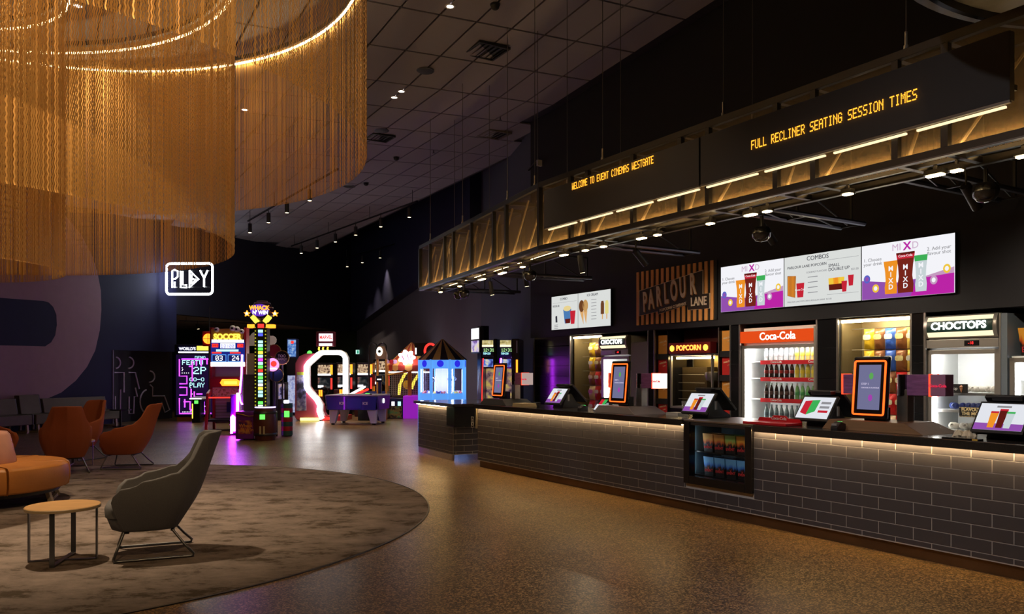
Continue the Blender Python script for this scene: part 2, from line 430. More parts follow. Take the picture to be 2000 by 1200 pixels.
# ---------------------------------------------------------------- suspended ceiling of single tiles
room = [L0, L1, H1, R1, tuple(W(13.7,8.9)[:2]), tuple(W(-1,8.9)[:2]), (8,-6), (-17,-6)]
def inside(x, y):
    c = False; n = len(room); j = n-1
    for i in range(n):
        xi, yi = room[i]; xj, yj = room[j]
        if (yi > y) != (yj > y) and x < (xj-xi)*(y-yi)/(yj-yi)+xi: c = not c
        j = i
    return c
M_TILE = mat('ceiling_tile', (0.30, 0.28, 0.32), 0.85, bump=0.25, nscale=60)
cb = MB(); vs = []
for a in (-9.0, A_F, 40.0):
    for b in (-17.0, 10.0):
        p = W(a, b, zc(a, b) + 0.035); vs.append(p)
cb.add(vs, [(0,1,3,2),(2,3,5,4)])
ceil = struct(cb.build('ceiling', mat('ceiling_grid', (0.035, 0.032, 0.045), 0.4)))
TA, TB = 1.2, 0.6
tile_me = MB().box(-TA/2+0.018, TA/2-0.018, -TB/2+0.016, TB/2-0.016, 0, 0.03).mesh('tile'); tile_me.materials.append(M_TILE)
cand = []
for i in range(-16, 24):
    for k in range(-32, 8):
        a = A_F + (i+0.5)*TA; b = B_F + (k+0.5)*TB
        p = W(a, b, zc(a, b))
        if p.y < 1.5 or not inside(p.x, p.y): continue
        ok = all(inside(*W(a+da, b+db)[:2]) for da in (-TA/2, TA/2) for db in (-TB/2, TB/2))
        x = CX + F*p.x/p.y; y = HY - F*(p.z-EYE)/p.y
        if -120 < x < 1500 and -150 < y < 560: cand.append((p.y, a, b, p, ok))
cand.sort(key=lambda t: t[0])
def tile_matrix(a, b, p):
    sa = -0.08 if a < A_F else -0.02
    ea = Vector((AX[0], AX[1], sa)).normalized(); eb = Vector((BX[0], BX[1], 0.06)).normalized()
    n = ea.cross(eb).normalized()
    if n.z < 0: n = -n; eb = -eb
    m = Matrix((ea, eb, n)).transposed().to_4x4(); m.translation = p; return m
rest = MB()
for n_, (d, a, b, p, ok) in enumerate(cand):
    mtx = tile_matrix(a, b, p)
    if n_ < 300:
        o = bpy.data.objects.new('tile', tile_me); col.objects.link(o); o.parent = ceil; o.matrix_local = mtx
    else:
        rest.add([mtx @ v.co for v in tile_me.vertices], [tuple(q.vertices) for q in tile_me.polygons])
if rest.v: stuff(rest.build('far_tiles', M_TILE, ceil))

# ---------------------------------------------------------------- lounge carpet
CC = (-5.34, 8.23); CR = 4.45
def carpet_mat():
    m = bpy.data.materials.new('streaked_carpet'); m.use_nodes = True; nt = m.node_tree; b = nt.nodes['Principled BSDF']
    tc = nt.nodes.new('ShaderNodeTexCoord'); mp = nt.nodes.new('ShaderNodeMapping'); mp.inputs['Scale'].default_value = (0.85, 1.35, 1); mp.inputs['Rotation'].default_value = (0, 0, 0.06)
    nt.links.new(tc.outputs['Object'], mp.inputs[0])
    nz = nt.nodes.new('ShaderNodeTexNoise'); nz.inputs['Scale'].default_value = 2.5; nz.inputs['Detail'].default_value = 10; nz.inputs['Roughness'].default_value = 0.74
    nt.links.new(mp.outputs[0], nz.inputs['Vector'])
    r = nt.nodes.new('ShaderNodeValToRGB'); el = r.color_ramp.elements
    el[0].position = 0.40; el[0].color = (0.085, 0.066, 0.052, 1); el[1].position = 0.62; el[1].color = (0.275, 0.225, 0.21, 1)
    e = el.new(0.47); e.color = (0.19, 0.155, 0.145, 1)
    nt.links.new(nz.outputs['Fac'], r.inputs[0]); nt.links.new(r.outputs[0], b.inputs['Base Color'])
    b.inputs['Roughness'].default_value = 0.95; b.inputs['Specular IOR Level'].default_value = 0.1
    n2 = nt.nodes.new('ShaderNodeTexNoise'); n2.inputs['Scale'].default_value = 160
    nt.links.new(tc.outputs['Object'], n2.inputs['Vector'])
    bp = nt.nodes.new('ShaderNodeBump'); bp.inputs['Strength'].default_value = 0.5; bp.inputs['Distance'].default_value = 0.01
    nt.links.new(n2.outputs['Fac'], bp.inputs['Height']); nt.links.new(bp.outputs[0], b.inputs['Normal'])
    return m
cp = thing('carpet', 'large round brown streaked carpet laid into the flecked floor', 'carpet', (CC[0], CC[1], 0))
MB().lathe([(0.001,0.008),(CR-0.02,0.008),(CR,0.0)], 128).build('pile', carpet_mat(), cp, smooth=30)
MB().lathe([(CR-0.004,0.0),(CR-0.004,0.009),(CR+0.012,0.007),(CR+0.014,0.0)], 128).build('edge_trim', M_DKSTEEL, cp, smooth=30)

# ================================================================ bead-chain chandelier, three drums
M_CHAIN = mat('gold_bead_chain', (0.80, 0.46, 0.155), 0.45, 0.35)
M_RING = glow('warm_led_ring', (1.0, 0.72, 0.34), 14.0)
def drum(label, c, R, z0, z1, zled, sp=0.022, seed=1, cover=0.52, ring_r=-0.03):
    rng = np.random.default_rng(seed)
    t = thing('chain_drum_chandelier', label, 'chandelier', (c[0], c[1], z0), 0, 'gold chain drums over the lounge')
    H = z1 - z0; n = int(2*PI*R/sp); dz = 0.030; k = int(H/dz)
    th = np.linspace(0, 2*PI, n, endpoint=False) + rng.normal(0, 0.12*sp/R, n)
    w = sp*cover * (1 + rng.normal(0, 0.10, n)); tw = rng.uniform(-0.4, 0.4, n)
    j = np.arange(k+1); z = np.minimum(j*dz, H)
    zig = np.where(j % 2 == 0, 1.0, -1.0)
    TH = th[:,None]; Z = np.broadcast_to(z, (n, k+1))
    off = 0.0024*zig[None,:]
    rad = R + 0.0036*zig[None,:]*np.cos(tw)[:,None]
    ang = TH + off/R
    verts = np.empty((n, k+1, 2, 3), np.float32)
    for s, sg in ((0,-1),(1,1)):
        da = sg*w[:,None]*0.5*np.cos(tw)[:,None]; dr = sg*w[:,None]*0.5*np.sin(tw)[:,None]
        a2 = ang + da/R; r2 = rad + dr
        verts[:,:,s,0] = r2*np.cos(a2); verts[:,:,s,1] = r2*np.sin(a2); verts[:,:,s,2] = Z
    base = (np.arange(n)*(k+1)*2)[:,None] + (np.arange(k)*2)[None,:]
    faces = np.stack([base, base+1, base+3, base+2], -1).reshape(-1, 4)
    me = bpy.data.meshes.new('chain_curtain')
    nv = n*(k+1)*2; nf = len(faces)
    me.vertices.add(nv); me.vertices.foreach_set('co', verts.ravel())
    me.loops.add(nf*4); me.loops.foreach_set('vertex_index', faces.astype(np.int32).ravel())
    me.polygons.add(nf); me.polygons.foreach_set('loop_start', np.arange(0, nf*4, 4, dtype=np.int32))
    me.update(calc_edges=True); me.materials.append(M_CHAIN)
    stuff(link('chain_curtain', me, t))
    MB().lathe([(R-0.03,H-0.01),(R+0.012,H-0.01),(R+0.012,H+0.05),(R-0.03,H+0.05),(R-0.03,H-0.01)], 96).build('hanging_rail', M_DKSTEEL, t, smooth=40)
    rr_ = R+ring_r; MB().lathe([(rr_-0.02,zled-z0-0.011),(rr_,zled-z0-0.011),(rr_,zled-z0+0.011),(rr_-0.02,zled-z0+0.011),(rr_-0.02,zled-z0-0.011)], 128).build('light_ring', M_RING, t, smooth=40)
    for i in range(6):
        a = i*PI/3 + 0.3
        x, y = (R-0.01)*math.cos(a), (R-0.01)*math.sin(a)
        ab = Vector((c[0]+x, c[1]+y)); aa = ab.x*AX[0]+ab.y*AX[1]; bb = ab.x*BX[0]+ab.y*BX[1]
        MB().cyl((x,y,H+0.04), (x,y,max(H+0.06, zc(aa,bb)-z0)), 0.006, n=6).build('suspension_rod', M_DKSTEEL, t)
    return t
drum('widest and highest gold chain drum of the chandelier over the carpet', (-5.49, 7.93), 3.97, 3.85, 6.05, 5.98, 0.0175, 1)
drum('middle gold chain drum of the chandelier, hung inside the widest one', (-6.02, 7.40), 3.24, 2.78, 5.86, 5.78, 0.016, 2, 0.62, 0.05)
drum('narrow innermost gold chain drum of the chandelier, hanging lowest', (-6.19, 7.92), 1.51, 2.55, 5.66, 5.58, 0.015, 3, 0.60, 0.05)

# ================================================================ service counter
M_GROUT = mat('grey_grout', (0.55, 0.54, 0.55), 0.9)
M_TILEC = mat('charcoal_wall_tile', (0.055, 0.056, 0.076), 0.45, noise=0.12, nscale=8)
M_TOP = mat('dark_stone_top', (0.030, 0.028, 0.028), 0.16, noise=0.3, nscale=60, spec=0.6)
M_KICK = mat('bronze_kick_plate', (0.16, 0.10, 0.055), 0.38, 0.7, noise=0.3, nscale=5)
M_LED = glow('warm_led_strip', (1.0, 0.62, 0.25), 88.0)
M_BRASS = mat('satin_edge', (0.38, 0.33, 0.26), 0.35, 0.8)
CB = 6.05           # front face of the counter
A0, A1 = 2.2, 10.87 # its two ends along AX
def loc_x(a, base): return base - a
def tile_rows(parent, x0, x1, jx, ytop=0.925, skip=None, flip=None):
    # staggered rows of 300 x 100 tiles standing on the local xz plane, facing -y; jx = one joint of the second row
    rows = [(0.85, ytop)] + [(0.85-0.1*(i+1), 0.85-0.1*i) for i in range(7)] + [(0.107, 0.15)]
    cache = {}
    for ri, (z0, z1) in enumerate(rows):
        off = jx if ri % 2 == 1 else jx + 0.1515
        k0 = math.floor((x0-off)/0.303); x = off + k0*0.303
        while x < x1:
            a, b = max(x, x0), min(x+0.303, x1); x += 0.303
            segs = [(a, b)]
            if skip and z1 > skip[2] and z0 < skip[3]:
                segs = [(p, q) for p, q in ((a, min(b, skip[0])), (max(a, skip[1]), b))]
            for p, q in segs:
                if q-p < 0.02: continue
                key = (round(q-p, 3), round(z1-z0, 3))
                if key not in cache:
                    w, h = q-p, z1-z0
                    me = MB().box(-w/2+0.0034, w/2-0.0034, -0.0028, 0.0, -h/2+0.0034, h/2-0.0034).mesh('tile'); me.materials.append(M_TILEC); cache[key] = me
                o = link('tile', cache[key], parent, ((p+q)/2, 0, (z0+z1)/2))
                if flip: o.location = flip((p+q)/2, (z0+z1)/2); o.rotation_euler = (0,0,flip.rz)
AM = 7.0
sc = thing('service_counter', 'long charcoal tiled service counter with glowing strip under its top', 'counter', W(AM, CB), RC)
xl, xr = AM-A1, AM-A0
DX0, DX1 = AM-a_of(1340, CB), AM-a_of(1473, CB)   # opening of the glass display
DZ0 = z_of(1473, 965, CB)
mb = MB()
mb.box(xl, DX0, 0.0, 0.04, 0.1, 0.925); mb.box(DX1, xr, 0.0, 0.04, 0.1, 0.925); mb.box(DX0, DX1, 0.0, 0.04, 0.1, DZ0)
mb.box(xl, xl+0.04, 0.04, 0.75, 0.1, 0.925)
mb.box(DX0-0.03, DX0, 0.04, 0.72, 0.1, 0.925); mb.box(DX1, DX1+0.03, 0.04, 0.72, 0.1, 0.925)
mb.build('carcass', M_GROUT, sc)
tile_rows(sc, xl, xr, AM-3.116, skip=(DX0, DX1, DZ0, 2))
bx('kick_plate', M_KICK, sc, xl+0.02, AM-6.0, 0.03, 0.06, 0.0, 0.105)
bx('kick_plate', M_KICK, sc, AM-5.995, xr, 0.03, 0.06, 0.0, 0.105)
for s0, s1 in ((xl+0.03, DX0-0.02), (DX1+0.02, xr)):
    MB().box(s0, s1, -0.044, -0.026, 0.919, 0.924).build('light_strip', M_LED, sc)
bx('end_post', M_BRASS, sc, xl-0.03, xl, -0.03, 0.06, 0.60, 0.925)
# access sign on the first tiles
s = MB().box(-0.042, 0.042, -0.006, 0, -0.085, 0.085).build('access_sign', M_BLACK, sc, loc=(AM-a_of(924,CB), -0.0035, z_of(924,825,CB))); s['label'] = 'small black wheelchair access sign'
M_SIGNW = mat('white_print', (0.8,0.8,0.8), 0.5)
mb = MB()
for q in ((-0.042,0.042,-0.085,-0.078),(-0.042,0.042,0.078,0.085),(-0.042,-0.036,-0.085,0.085),(0.036,0.042,-0.085,0.085)): mb.box(q[0],q[1],-0.008,-0.006,q[2],q[3])
mb.cyl((-0.004,-0.009,0.045),(-0.004,-0.006,0.045),0.010,n=10); mb.box(-0.010,0.002,-0.008,-0.006,-0.008,0.034); mb.box(-0.004,0.020,-0.008,-0.006,-0.010,0.0); mb.box(0.014,0.022,-0.008,-0.006,-0.045,-0.004)
mb.tube([(0.0+0.026*math.cos(t), -0.007, -0.026+0.026*math.sin(t)) for t in [math.radians(100+200*i/10) for i in range(11)]], 0.004, 5)
mb.build('pictogram', M_SIGNW, s)
# worktop (a thing of its own): two slabs with the glass display's lid between
ct = thing('stone_worktop', 'black polished stone top of the long tiled counter', 'worktop', W(AM, CB, 0.925), RC)
MB().box(xl-0.04, DX0-0.02, -0.05, 0.80, 0.0, 0.055).build('slab', M_TOP, ct, bevel=0.006); MB().box(xl-0.04, DX0-0.02, -0.05, -0.046, -0.013, 0.004).build('front_lip', M_TOP, ct)
MB().box(DX1+0.02, xr, -0.05, 0.80, 0.0, 0.055).build('slab', M_TOP, ct, bevel=0.006); MB().box(DX1+0.02, xr, -0.05, -0.046, -0.013, 0.004).build('front_lip', M_TOP, ct)
MB().box(DX0-0.02, DX1+0.02, -0.02, 0.80, 0.035, 0.055).build('steel_lid', M_STEEL, ct, bevel=0.004)

# glass display with popcorn cups set into the counter front
gd = thing('glass_display_case', 'black framed glass display case let into the counter front', 'display case', W(AM, CB), RC)
gw = DX1-DX0; zt = 0.955
def gp(name, m, *b, bevel=0): return bx(name, m, gd, *b, bevel=bevel)
gp('frame_side', M_BLACK, DX0, DX0+0.085, -0.04, 0.05, DZ0, zt, bevel=0.004)
gp('frame_side', M_BLACK, DX1-0.085, DX1, -0.04, 0.05, DZ0, zt, bevel=0.004)
gp('frame_bottom', M_BLACK, DX0+0.085, DX1-0.085, -0.04, 0.05, DZ0, DZ0+0.085, bevel=0.004)
gp('frame_top', M_DKSTEEL, DX0+0.085, DX1-0.085, -0.02, 0.05, zt-0.03, zt, bevel=0.004)
mi = mat('display_lining', (0.10, 0.16, 0.19), 0.4)
mb = MB(); mb.box(DX0+0.02, DX1-0.02, 0.50, 0.52, DZ0, zt-0.04); mb.box(DX0+0.01, DX0+0.03, 0.05, 0.5, DZ0, zt-0.04); mb.box(DX1-0.03, DX1-0.01, 0.05, 0.5, DZ0, zt-0.04)
mb.box(DX0+0.02, DX1-0.02, 0.05, 0.5, DZ0, DZ0+0.06); mb.build('lining', mi, gd)
ZS1, ZS2 = DZ0+0.095, DZ0+0.095+0.245
gp('shelf', M_BLACK, DX0+0.03, DX1-0.03, 0.10, 0.45, ZS2-0.012, ZS2); MB().box(DX1-0.075, DX1-0.06, 0.052, 0.062, DZ0+0.12, zt-0.06).build('light_tube', glow('cool_tube', (0.75,0.9,1.0), 5.0), gd)
gp('shelf', M_BLACK, DX0+0.03, DX1-0.03, 0.06, 0.45, ZS1-0.02, ZS1)
MB().box(DX0+0.035, DX0+0.055, 0.055, 0.075, DZ0+0.1, zt-0.06).build('light_tube', glow('cool_tube', (0.75,0.9,1.0), 5.0), gd)
MB().box(DX0+0.085, DX1-0.085, -0.012, -0.008, DZ0+0.085, zt-0.03).build('glass_pane', sheer('clear_pane', (0.02,0.02,0.02), 0.93, 0.04), gd)
M_CUPB = mat('cup_black', (0.015,0.012,0.014), 0.45)
def flame_mat(name, c1, c2):
    # printed streaks fading down into black
    m = bpy.data.materials.new(name); m.use_nodes = True; nt = m.node_tree; b = nt.nodes['Principled BSDF']
    tc = nt.nodes.new('ShaderNodeTexCoord'); sp = nt.nodes.new('ShaderNodeSeparateXYZ'); nt.links.new(tc.outputs['Generated'], sp.inputs[0])
    mp = nt.nodes.new('ShaderNodeMapping'); mp.inputs['Scale'].default_value = (6, 1, 0.5); nt.links.new(tc.outputs['Generated'], mp.inputs[0])
    nz = nt.nodes.new('ShaderNodeTexNoise'); nz.inputs['Scale'].default_value = 2.0; nt.links.new(mp.outputs[0], nz.inputs['Vector'])
    ad = nt.nodes.new('ShaderNodeMath'); ad.operation = 'MULTIPLY_ADD'; ad.inputs[1].default_value = 0.5; nt.links.new(nz.outputs['Fac'], ad.inputs[0]); nt.links.new(sp.outputs[2], ad.inputs[2])
    r = nt.nodes.new('ShaderNodeValToRGB'); el = r.color_ramp.elements
    el[0].position = 0.70; el[0].color = (0.012,0.01,0.012,1); el[1].position = 0.97; el[1].color = c2 + (1,)
    e = el.new(0.80); e.color = c1 + (1,)
    nt.links.new(ad.outputs[0], r.inputs[0]); nt.links.new(r.outputs[0], b.inputs['Base Color']); b.inputs['Roughness'].default_value = 0.45
    return m
M_FLO = flame_mat('orange_flame_print', (0.75,0.12,0.01), (0.95,0.45,0.05)); M_FLB = flame_mat('blue_flame_print', (0.03,0.18,0.80), (0.15,0.48,0.95)); M_FLG = flame_mat('green_flame_print', (0.75,0.35,0.05), (0.45,0.75,0.15))
M_REDPRINT = mat('red_print', (0.85,0.05,0.06), 0.5)
def popcorn_tub(label, loc, rz, m, w=0.145, h=0.19, group=None):
    t = thing('popcorn_tub', label, 'popcorn tub', loc, rz, group)
    a, b = w*0.42, w*0.5; vs = [(-a,-a,0),(a,-a,0),(a,a,0),(-a,a,0),(-b,-b,h),(b,-b,h),(b,b,h),(-b,b,h)]
    MB().add(vs, [(0,3,2,1),(0,1,5,4),(1,2,6,5),(2,3,7,6),(3,0,4,7)]).build('carton', m, t)
    MB().box(-b+0.004, b-0.004, -b+0.004, b-0.004, h-0.03, h-0.025).build('lid', M_CUPB, t)
    lettering('EVENT', w*0.27, M_REDPRINT, t, 0, -w*0.462, h*0.24, bold=0.01, thick=0.003, rot=-0.05)
    MB().add([(-0.005,-w*0.47,h*0.34),(0.008,-w*0.474,h*0.50),(0.002,-w*0.47,h*0.34)],[(0,1,2)]).add([(-0.02,-w*0.474,h*0.50),(-0.004,-w*0.47,h*0.32),(0.0,-w*0.47,h*0.34)],[(0,1,2)]).build('spark_mark', M_REDPRINT, t)
    return t
xs = [DX0+0.19+0.155*i for i in range(6) if DX0+0.19+0.155*i < DX1-0.16]
for i, x in enumerate(xs):
    p = W(AM-x, CB+0.20, ZS2); popcorn_tub('orange flame patterned popcorn tub on the upper display shelf' if i != 2 else 'popcorn tub with green flames on the upper display shelf', p, RC, M_FLO if i != 2 else M_FLG, group='orange tubs in the display' if i != 2 else None)
for i, x in enumerate(xs):
    p = W(AM-x-0.01, CB+0.20, ZS1); popcorn_tub('blue flame patterned popcorn tub on the lower display shelf', p, RC, M_FLB, group='blue tubs in the display')

# far end block of the counter, turned slightly, beyond the staff entry
e0 = fl(885, 901); e1 = fl(817, 883.5)
ed = Vector((e0.x-e1.x, e0.y-e1.y)); eL = ed.length; ea = math.atan2(ed.y, ed.x)
fc = thing('end_counter', 'short charcoal tiled counter block beyond the staff entry', 'counter', (e1.x, e1.y, 0), ea)
mb = MB(); mb.box(0, eL, 0.0, 0.04, 0.1, 0.90); mb.box(eL-0.04, eL, 0.04, 1.5, 0.1, 0.90); mb.build('carcass', M_GROUT, fc)
tile_rows(fc, 0, eL, 0.1, ytop=0.895)
class _Flip:
    rz = PI/2
    def __call__(s, u, z): return (eL, u, z)
tile_rows(fc, 0.0, 1.5, 0.2, ytop=0.895, flip=_Flip())
bx('kick_plate', mat('mirror_kick_plate', (0.5,0.47,0.5), 0.18, 0.95), fc, 0.02, eL-0.02, -0.004, 0.03, 0, 0.105)
MB().box(0.02, eL*0.86, -0.044, -0.026, 0.894, 0.899).build('light_strip', M_LED, fc)
bx('dark_side_panel', M_BLACK, fc, eL*0.87, eL+0.12, -0.03, 0.9, 0.58, 0.895)
ft = thing('stone_worktop', 'black polished top of the short tiled end counter', 'worktop', (e1.x, e1.y, 0.90), ea)
MB().box(-0.10, eL+0.13, -0.06, 1.6, 0, 0.055).build('slab', M_TOP, ft, bevel=0.006)

# ================================================================ things on the counter
ZC = 0.98
M_GLASSD = mat('dark_screen_glass', (0.01,0.01,0.012), 0.08)
M_POSB = mat('terminal_plastic', (0.022,0.024,0.030), 0.38)
G_WHITE = glow('screen_white', (0.80,0.82,0.88), 0.95); G_LILAC = glow('screen_lilac', (0.42,0.42,0.80), 0.8)
G_PURPLE = glow('screen_purple', (0.36,0.10,0.52), 0.8); G_MAGENTA = glow('screen_magenta', (0.55,0.02,0.42), 0.9)
G_RED = glow('screen_red', (0.62,0.02,0.04), 0.9); G_DKTEXT = glow('screen_dark_text', (0.05,0.05,0.07), 0.8); G_GREY = glow('screen_grey_text', (0.30,0.30,0.32), 0.9)
G_COKE = glow('screen_cola', (0.13,0.012,0.008), 0.9); G_ORANGE = glow('screen_orange', (0.90,0.30,0.02), 0.95); G_GREEN = glow('screen_green', (0.05,0.45,0.10), 0.95)
G_ICE = glow('screen_ice', (0.60,0.68,0.70), 0.95); G_YEL = glow('screen_yellow', (0.92,0.60,0.05), 0.95); G_BLUE = glow('screen_blue', (0.12,0.14,0.62), 0.9); G_MINT = glow('screen_mint', (0.20,0.50,0.42), 0.9)
def pos_terminal(label, a, b, kind, rz=0.0):
    # two touch screens back to back in an inverted V on a wedge foot
    t = thing('sales_terminal', label, 'sales terminal', W(a, b, ZC), RC+rz, 'sales terminals on the counter')
    w = 0.19; th = math.radians(54); L = 0.285
    bot = (-0.20, 0.055); top = (bot[0]+L*math.cos(th), bot[1]+L*math.sin(th))
    def panel(name, y0, z0, y1, z1, m, hw=w, thk=0.032, parent=t, bev=0.006):
        d = Vector((y1-y0, z1-z0)).normalized(); n = Vector((-d.y, d.x))
        poly = [(y0,z0),(y1,z1),(y1-n.x*thk,z1-n.y*thk),(y0-n.x*thk,z0-n.y*thk)]
        return MB().prism(poly, 'x', -hw, hw).build(name, m, parent, bevel=bev)
    scr = panel('customer_screen', bot[0], bot[1], top[0], top[1], M_POSB)
    d = Vector((math.cos(th), math.sin(th))); n = Vector((-d.y, d.x))
    def P(u, v, o=0.002):
        y = bot[0] + d.x*L*v + n.x*o; z = bot[1] + d.y*L*v + n.y*o; return (u*w*0.92, y, z)
    def patch(name, poly, m, o): 
        mb = MB(); mb.add([P(u, v, o) for u, v in poly], [tuple(range(len(poly)))]); return mb.build(name, m, scr)
    rect = lambda u0,u1,v0,v1: [(u0,v0),(u1,v0),(u1,v1),(u0,v1)]
    patch('display', rect(-1,1,0.09,0.93), G_WHITE, 0.0015)
    if kind == 'mixd':
        patch('picture', rect(-1,1,0.09,0.30), G_PURPLE, 0.0025)
        for u, m, h in ((-0.30,G_ORANGE,0.62),(0.05,G_COKE,0.70),(0.36,G_ICE,0.62)):
            patch('picture', [(u-0.13,0.16),(u+0.13,0.16),(u+0.17,h),(u-0.17,h)], m, 0.0035); patch('picture', [(u-0.17,h),(u+0.17,h),(u+0.17,h+0.06),(u-0.17,h+0.06)], G_RED if m != G_ICE else G_GREEN, 0.0035)
        patch('picture', rect(-0.3,0.3,0.80,0.86), G_GREY, 0.0035)
    else:
        patch('picture', [(-0.85,0.30),(-0.42,0.22),(-0.36,0.80),(-0.80,0.76)], G_RED, 0.0025); patch('picture', [(-0.42,0.22),(0.06,0.36),(0.12,0.82),(-0.36,0.80)], G_GREEN if kind == 'film' else G_MINT, 0.0027)
        for k in range(3): patch('picture', rect(0.25,0.85,0.66-0.17*k,0.75-0.17*k), G_GREY if k != 2 else G_RED, 0.0025)
    panel('staff_screen', top[0]+0.30, 0.075, top[0]+0.045, top[1]+0.030, M_POSB)
    MB().prism([(-0.10,0.0),(0.26,0.0),(0.26,0.03),(0.14,0.09),(0.06,0.20),(-0.02,0.20),(-0.06,0.10)], 'x', -0.12, 0.12).build('stand', M_POSB, t, bevel=0.006)
    bx('card_reader', mat('reader_strip', (0.35,0.36,0.38), 0.4), t, w, w+0.012, -0.06, -0.035, 0.10, 0.19)
    bx('camera_bar', M_POSB, t, -0.10, 0.12, top[0]-0.02, top[0]+0.08, top[1]+0.008, top[1]+0.045, bevel=0.006)
    return t
pos_terminal('sales terminal showing magenta screen, beside the glowing counter notice', a_of(1100,6.5), 6.5, 'mixd')
pos_terminal('sales terminal standing above the glass display case', a_of(1385,6.5), 6.45, 'mixd')
pos_terminal('sales terminal with red and green tickets on its screen', a_of(1592,6.35), 6.47, 'film')
pos_terminal('sales terminal with three drinks on screen, near the folded napkins', a_of(1960,6.3), 6.38, 'mixd')
# small upright notice
t = thing('notice_stand', 'white tilted notice with red and green tickets on the counter', 'notice', W(a_of(1176,6.45), 6.45, ZC), RC)
MB().prism([(-0.05,0.0),(0.05,0.0),(0.09,0.165),(0.083,0.168)], 'x', -0.13, 0.13).build('backing', M_BLACK, t)
def slope(name, u0,u1,v0,v1, m, o=0.0, par=t): MB().add([(u, -0.05+0.14*v-0.003-o, 0.165*v+0.002+o) for u, v in ((u0,v0),(u1,v0),(u1,v1),(u0,v1))], [(0,1,2,3)]).build(name, m, par)
slope('face', -0.125,0.125,0.05,0.98, G_WHITE); slope('picture', -0.09,-0.02,0.45,0.85, G_RED, 0.002); slope('picture', -0.02,0.045,0.45,0.85, G_GREEN, 0.002); slope('picture', 0.06,0.11,0.45,0.6, G_GREY, 0.002)

M_NEON = glow('orange_neon', (1.0,0.10,0.012), 2.6)
M_WRAP = mat('violet_drink_print', (0.30,0.13,0.36), 0.3, noise=0.7, nscale=4, stretch=(2,2,9))
M_REDEDGE = glow('red_light_edge', (1.0,0.06,0.02), 2.2)
M_WALNUT = mat('walnut_veneer', (0.16,0.085,0.045), 0.38, noise=0.3, nscale=5, stretch=(1,9,9)); M_SILVERW = mat('silver_veneer', (0.30,0.28,0.30), 0.35, 0.5)
def kiosk(label, px, b, plinth_m, plinth_w, end_m):
    a = a_of(px, b); t = thing('drink_kiosk', label, 'drink kiosk', W(a, b, ZC), RC, 'drink ordering kiosks on the counter')
    # foot plinth with sloped front
    h = 0.085
    MB().add([(-plinth_w*0.38,-0.30,0),(plinth_w*0.62,-0.30,0),(plinth_w*0.62,0.22,0),(-plinth_w*0.38,0.22,0),(-plinth_w*0.38+0.03,-0.24,h),(plinth_w*0.62-0.20,-0.24,h),(plinth_w*0.62-0.20,0.20,h),(-plinth_w*0.38+0.03,0.20,h)],
             [(0,3,2,1),(4,5,6,7),(0,1,5,4),(1,2,6,5),(2,3,7,6),(3,0,4,7)]).build('plinth', plinth_m, t, bevel=0.004)
    bx('post', M_STEEL, t, 0.17, 0.27, 0.0, 0.10, h, 0.36, bevel=0.004)
    bx('foot_column', M_BLACK, t, -0.10, 0.10, -0.06, 0.02, h, 0.20)
    # band of light boxes behind the screen
    bx('light_box', M_WRAP, t, -0.36, -0.15, 0.0, 0.12, 0.31, 0.49, bevel=0.006)
    bx('light_box', M_WRAP, t, 0.26, 0.46, 0.0, 0.12, 0.31, 0.49, bevel=0.006)
    MB().cyl((0.21,0.03,0.31),(0.21,0.03,0.49),0.045,n=14).build('dispenser_column', M_CHROME, t, smooth=40)
    bx('light_edge', M_REDEDGE, t, -0.372, -0.36, -0.006, 0.13, 0.305, 0.495); bx('light_edge', M_REDEDGE, t, 0.46, 0.472, -0.006, 0.13, 0.305, 0.495)
    bx('end_sign', end_m, t, 0.472, 0.60, -0.004, 0.12, 0.31, 0.49, bevel=0.004)
    lettering('Coca-Cola', 0.034, glow('red_print_lit', (0.80,0.03,0.08), 0.9), t, 0.536, -0.007, 0.395, bold=0.02)
    # tall tilted screen with neon border
    sw, z0, z1, tl = 0.172, 0.10, 0.645, 0.05
    poly = [(-0.16,z0),(-0.16+tl,z1),(-0.16+tl+0.045,z1),(-0.115,z0)]
    sp = MB().prism(poly, 'x', -sw, sw).build('screen_housing', M_BLACK, t, bevel=0.018, bseg=3)
    def Q(u, v, o): 
        z = z0+(z1-z0)*v; return (u*sw, -0.16 + tl*v - o, z)
    def ring(r):
        pts = []; w_, k = 0.86, 0.93
        for cx, cv, t0 in ((w_,k,0),(-w_,k,90),(-w_,1-k,180),(w_,1-k,270)):
            for i in range(4):
                an = math.radians(t0+90*i/3); pts.append(Q(cx-math.copysign(0.09,cx)+0.09*math.cos(an), cv-math.copysign(0.03,cv-0.5)+0.03*math.sin(an), 0.004))
        return pts
    MB().tube(ring(0), 0.0085, 6, closed=True).build('neon_border', M_NEON, sp)
    rect = lambda u0,u1,v0,v1,o: [Q(u0,v0,o),Q(u1,v0,o),Q(u1,v1,o),Q(u0,v1,o)]
    MB().add(rect(-0.62,0.62,0.15,0.87,0.003),[(0,1,2,3)]).build('display', glow('kiosk_display', (0.20,0.20,0.36), 0.8), sp)
    n_ = 14
    def blob(u, v, m): MB().add([Q(u+0.12*math.cos(2*PI*i/n_), v+0.055*math.sin(2*PI*i/n_), 0.005) for i in range(n_)], [tuple(range(n_))]).build('picture', m, sp)
    blob(0.1, 0.69, glow('lime_drop', (0.12,0.42,0.10), 0.9)); blob(0.1, 0.34, glow('violet_drop', (0.40,0.06,0.45), 0.9))
    tx = glow('kiosk_text', (0.55,0.50,0.70), 0.9)
    o = lettering('STEP 1', 0.026, tx, sp, -0.075, -0.16+tl*0.55-0.006, z0+0.545*0.56, 'LEFT'); o = lettering('CHOOSE A FLAVOUR', 0.018, tx, sp, -0.075, -0.16+tl*0.50-0.006, z0+0.545*0.50, 'LEFT')
    return t
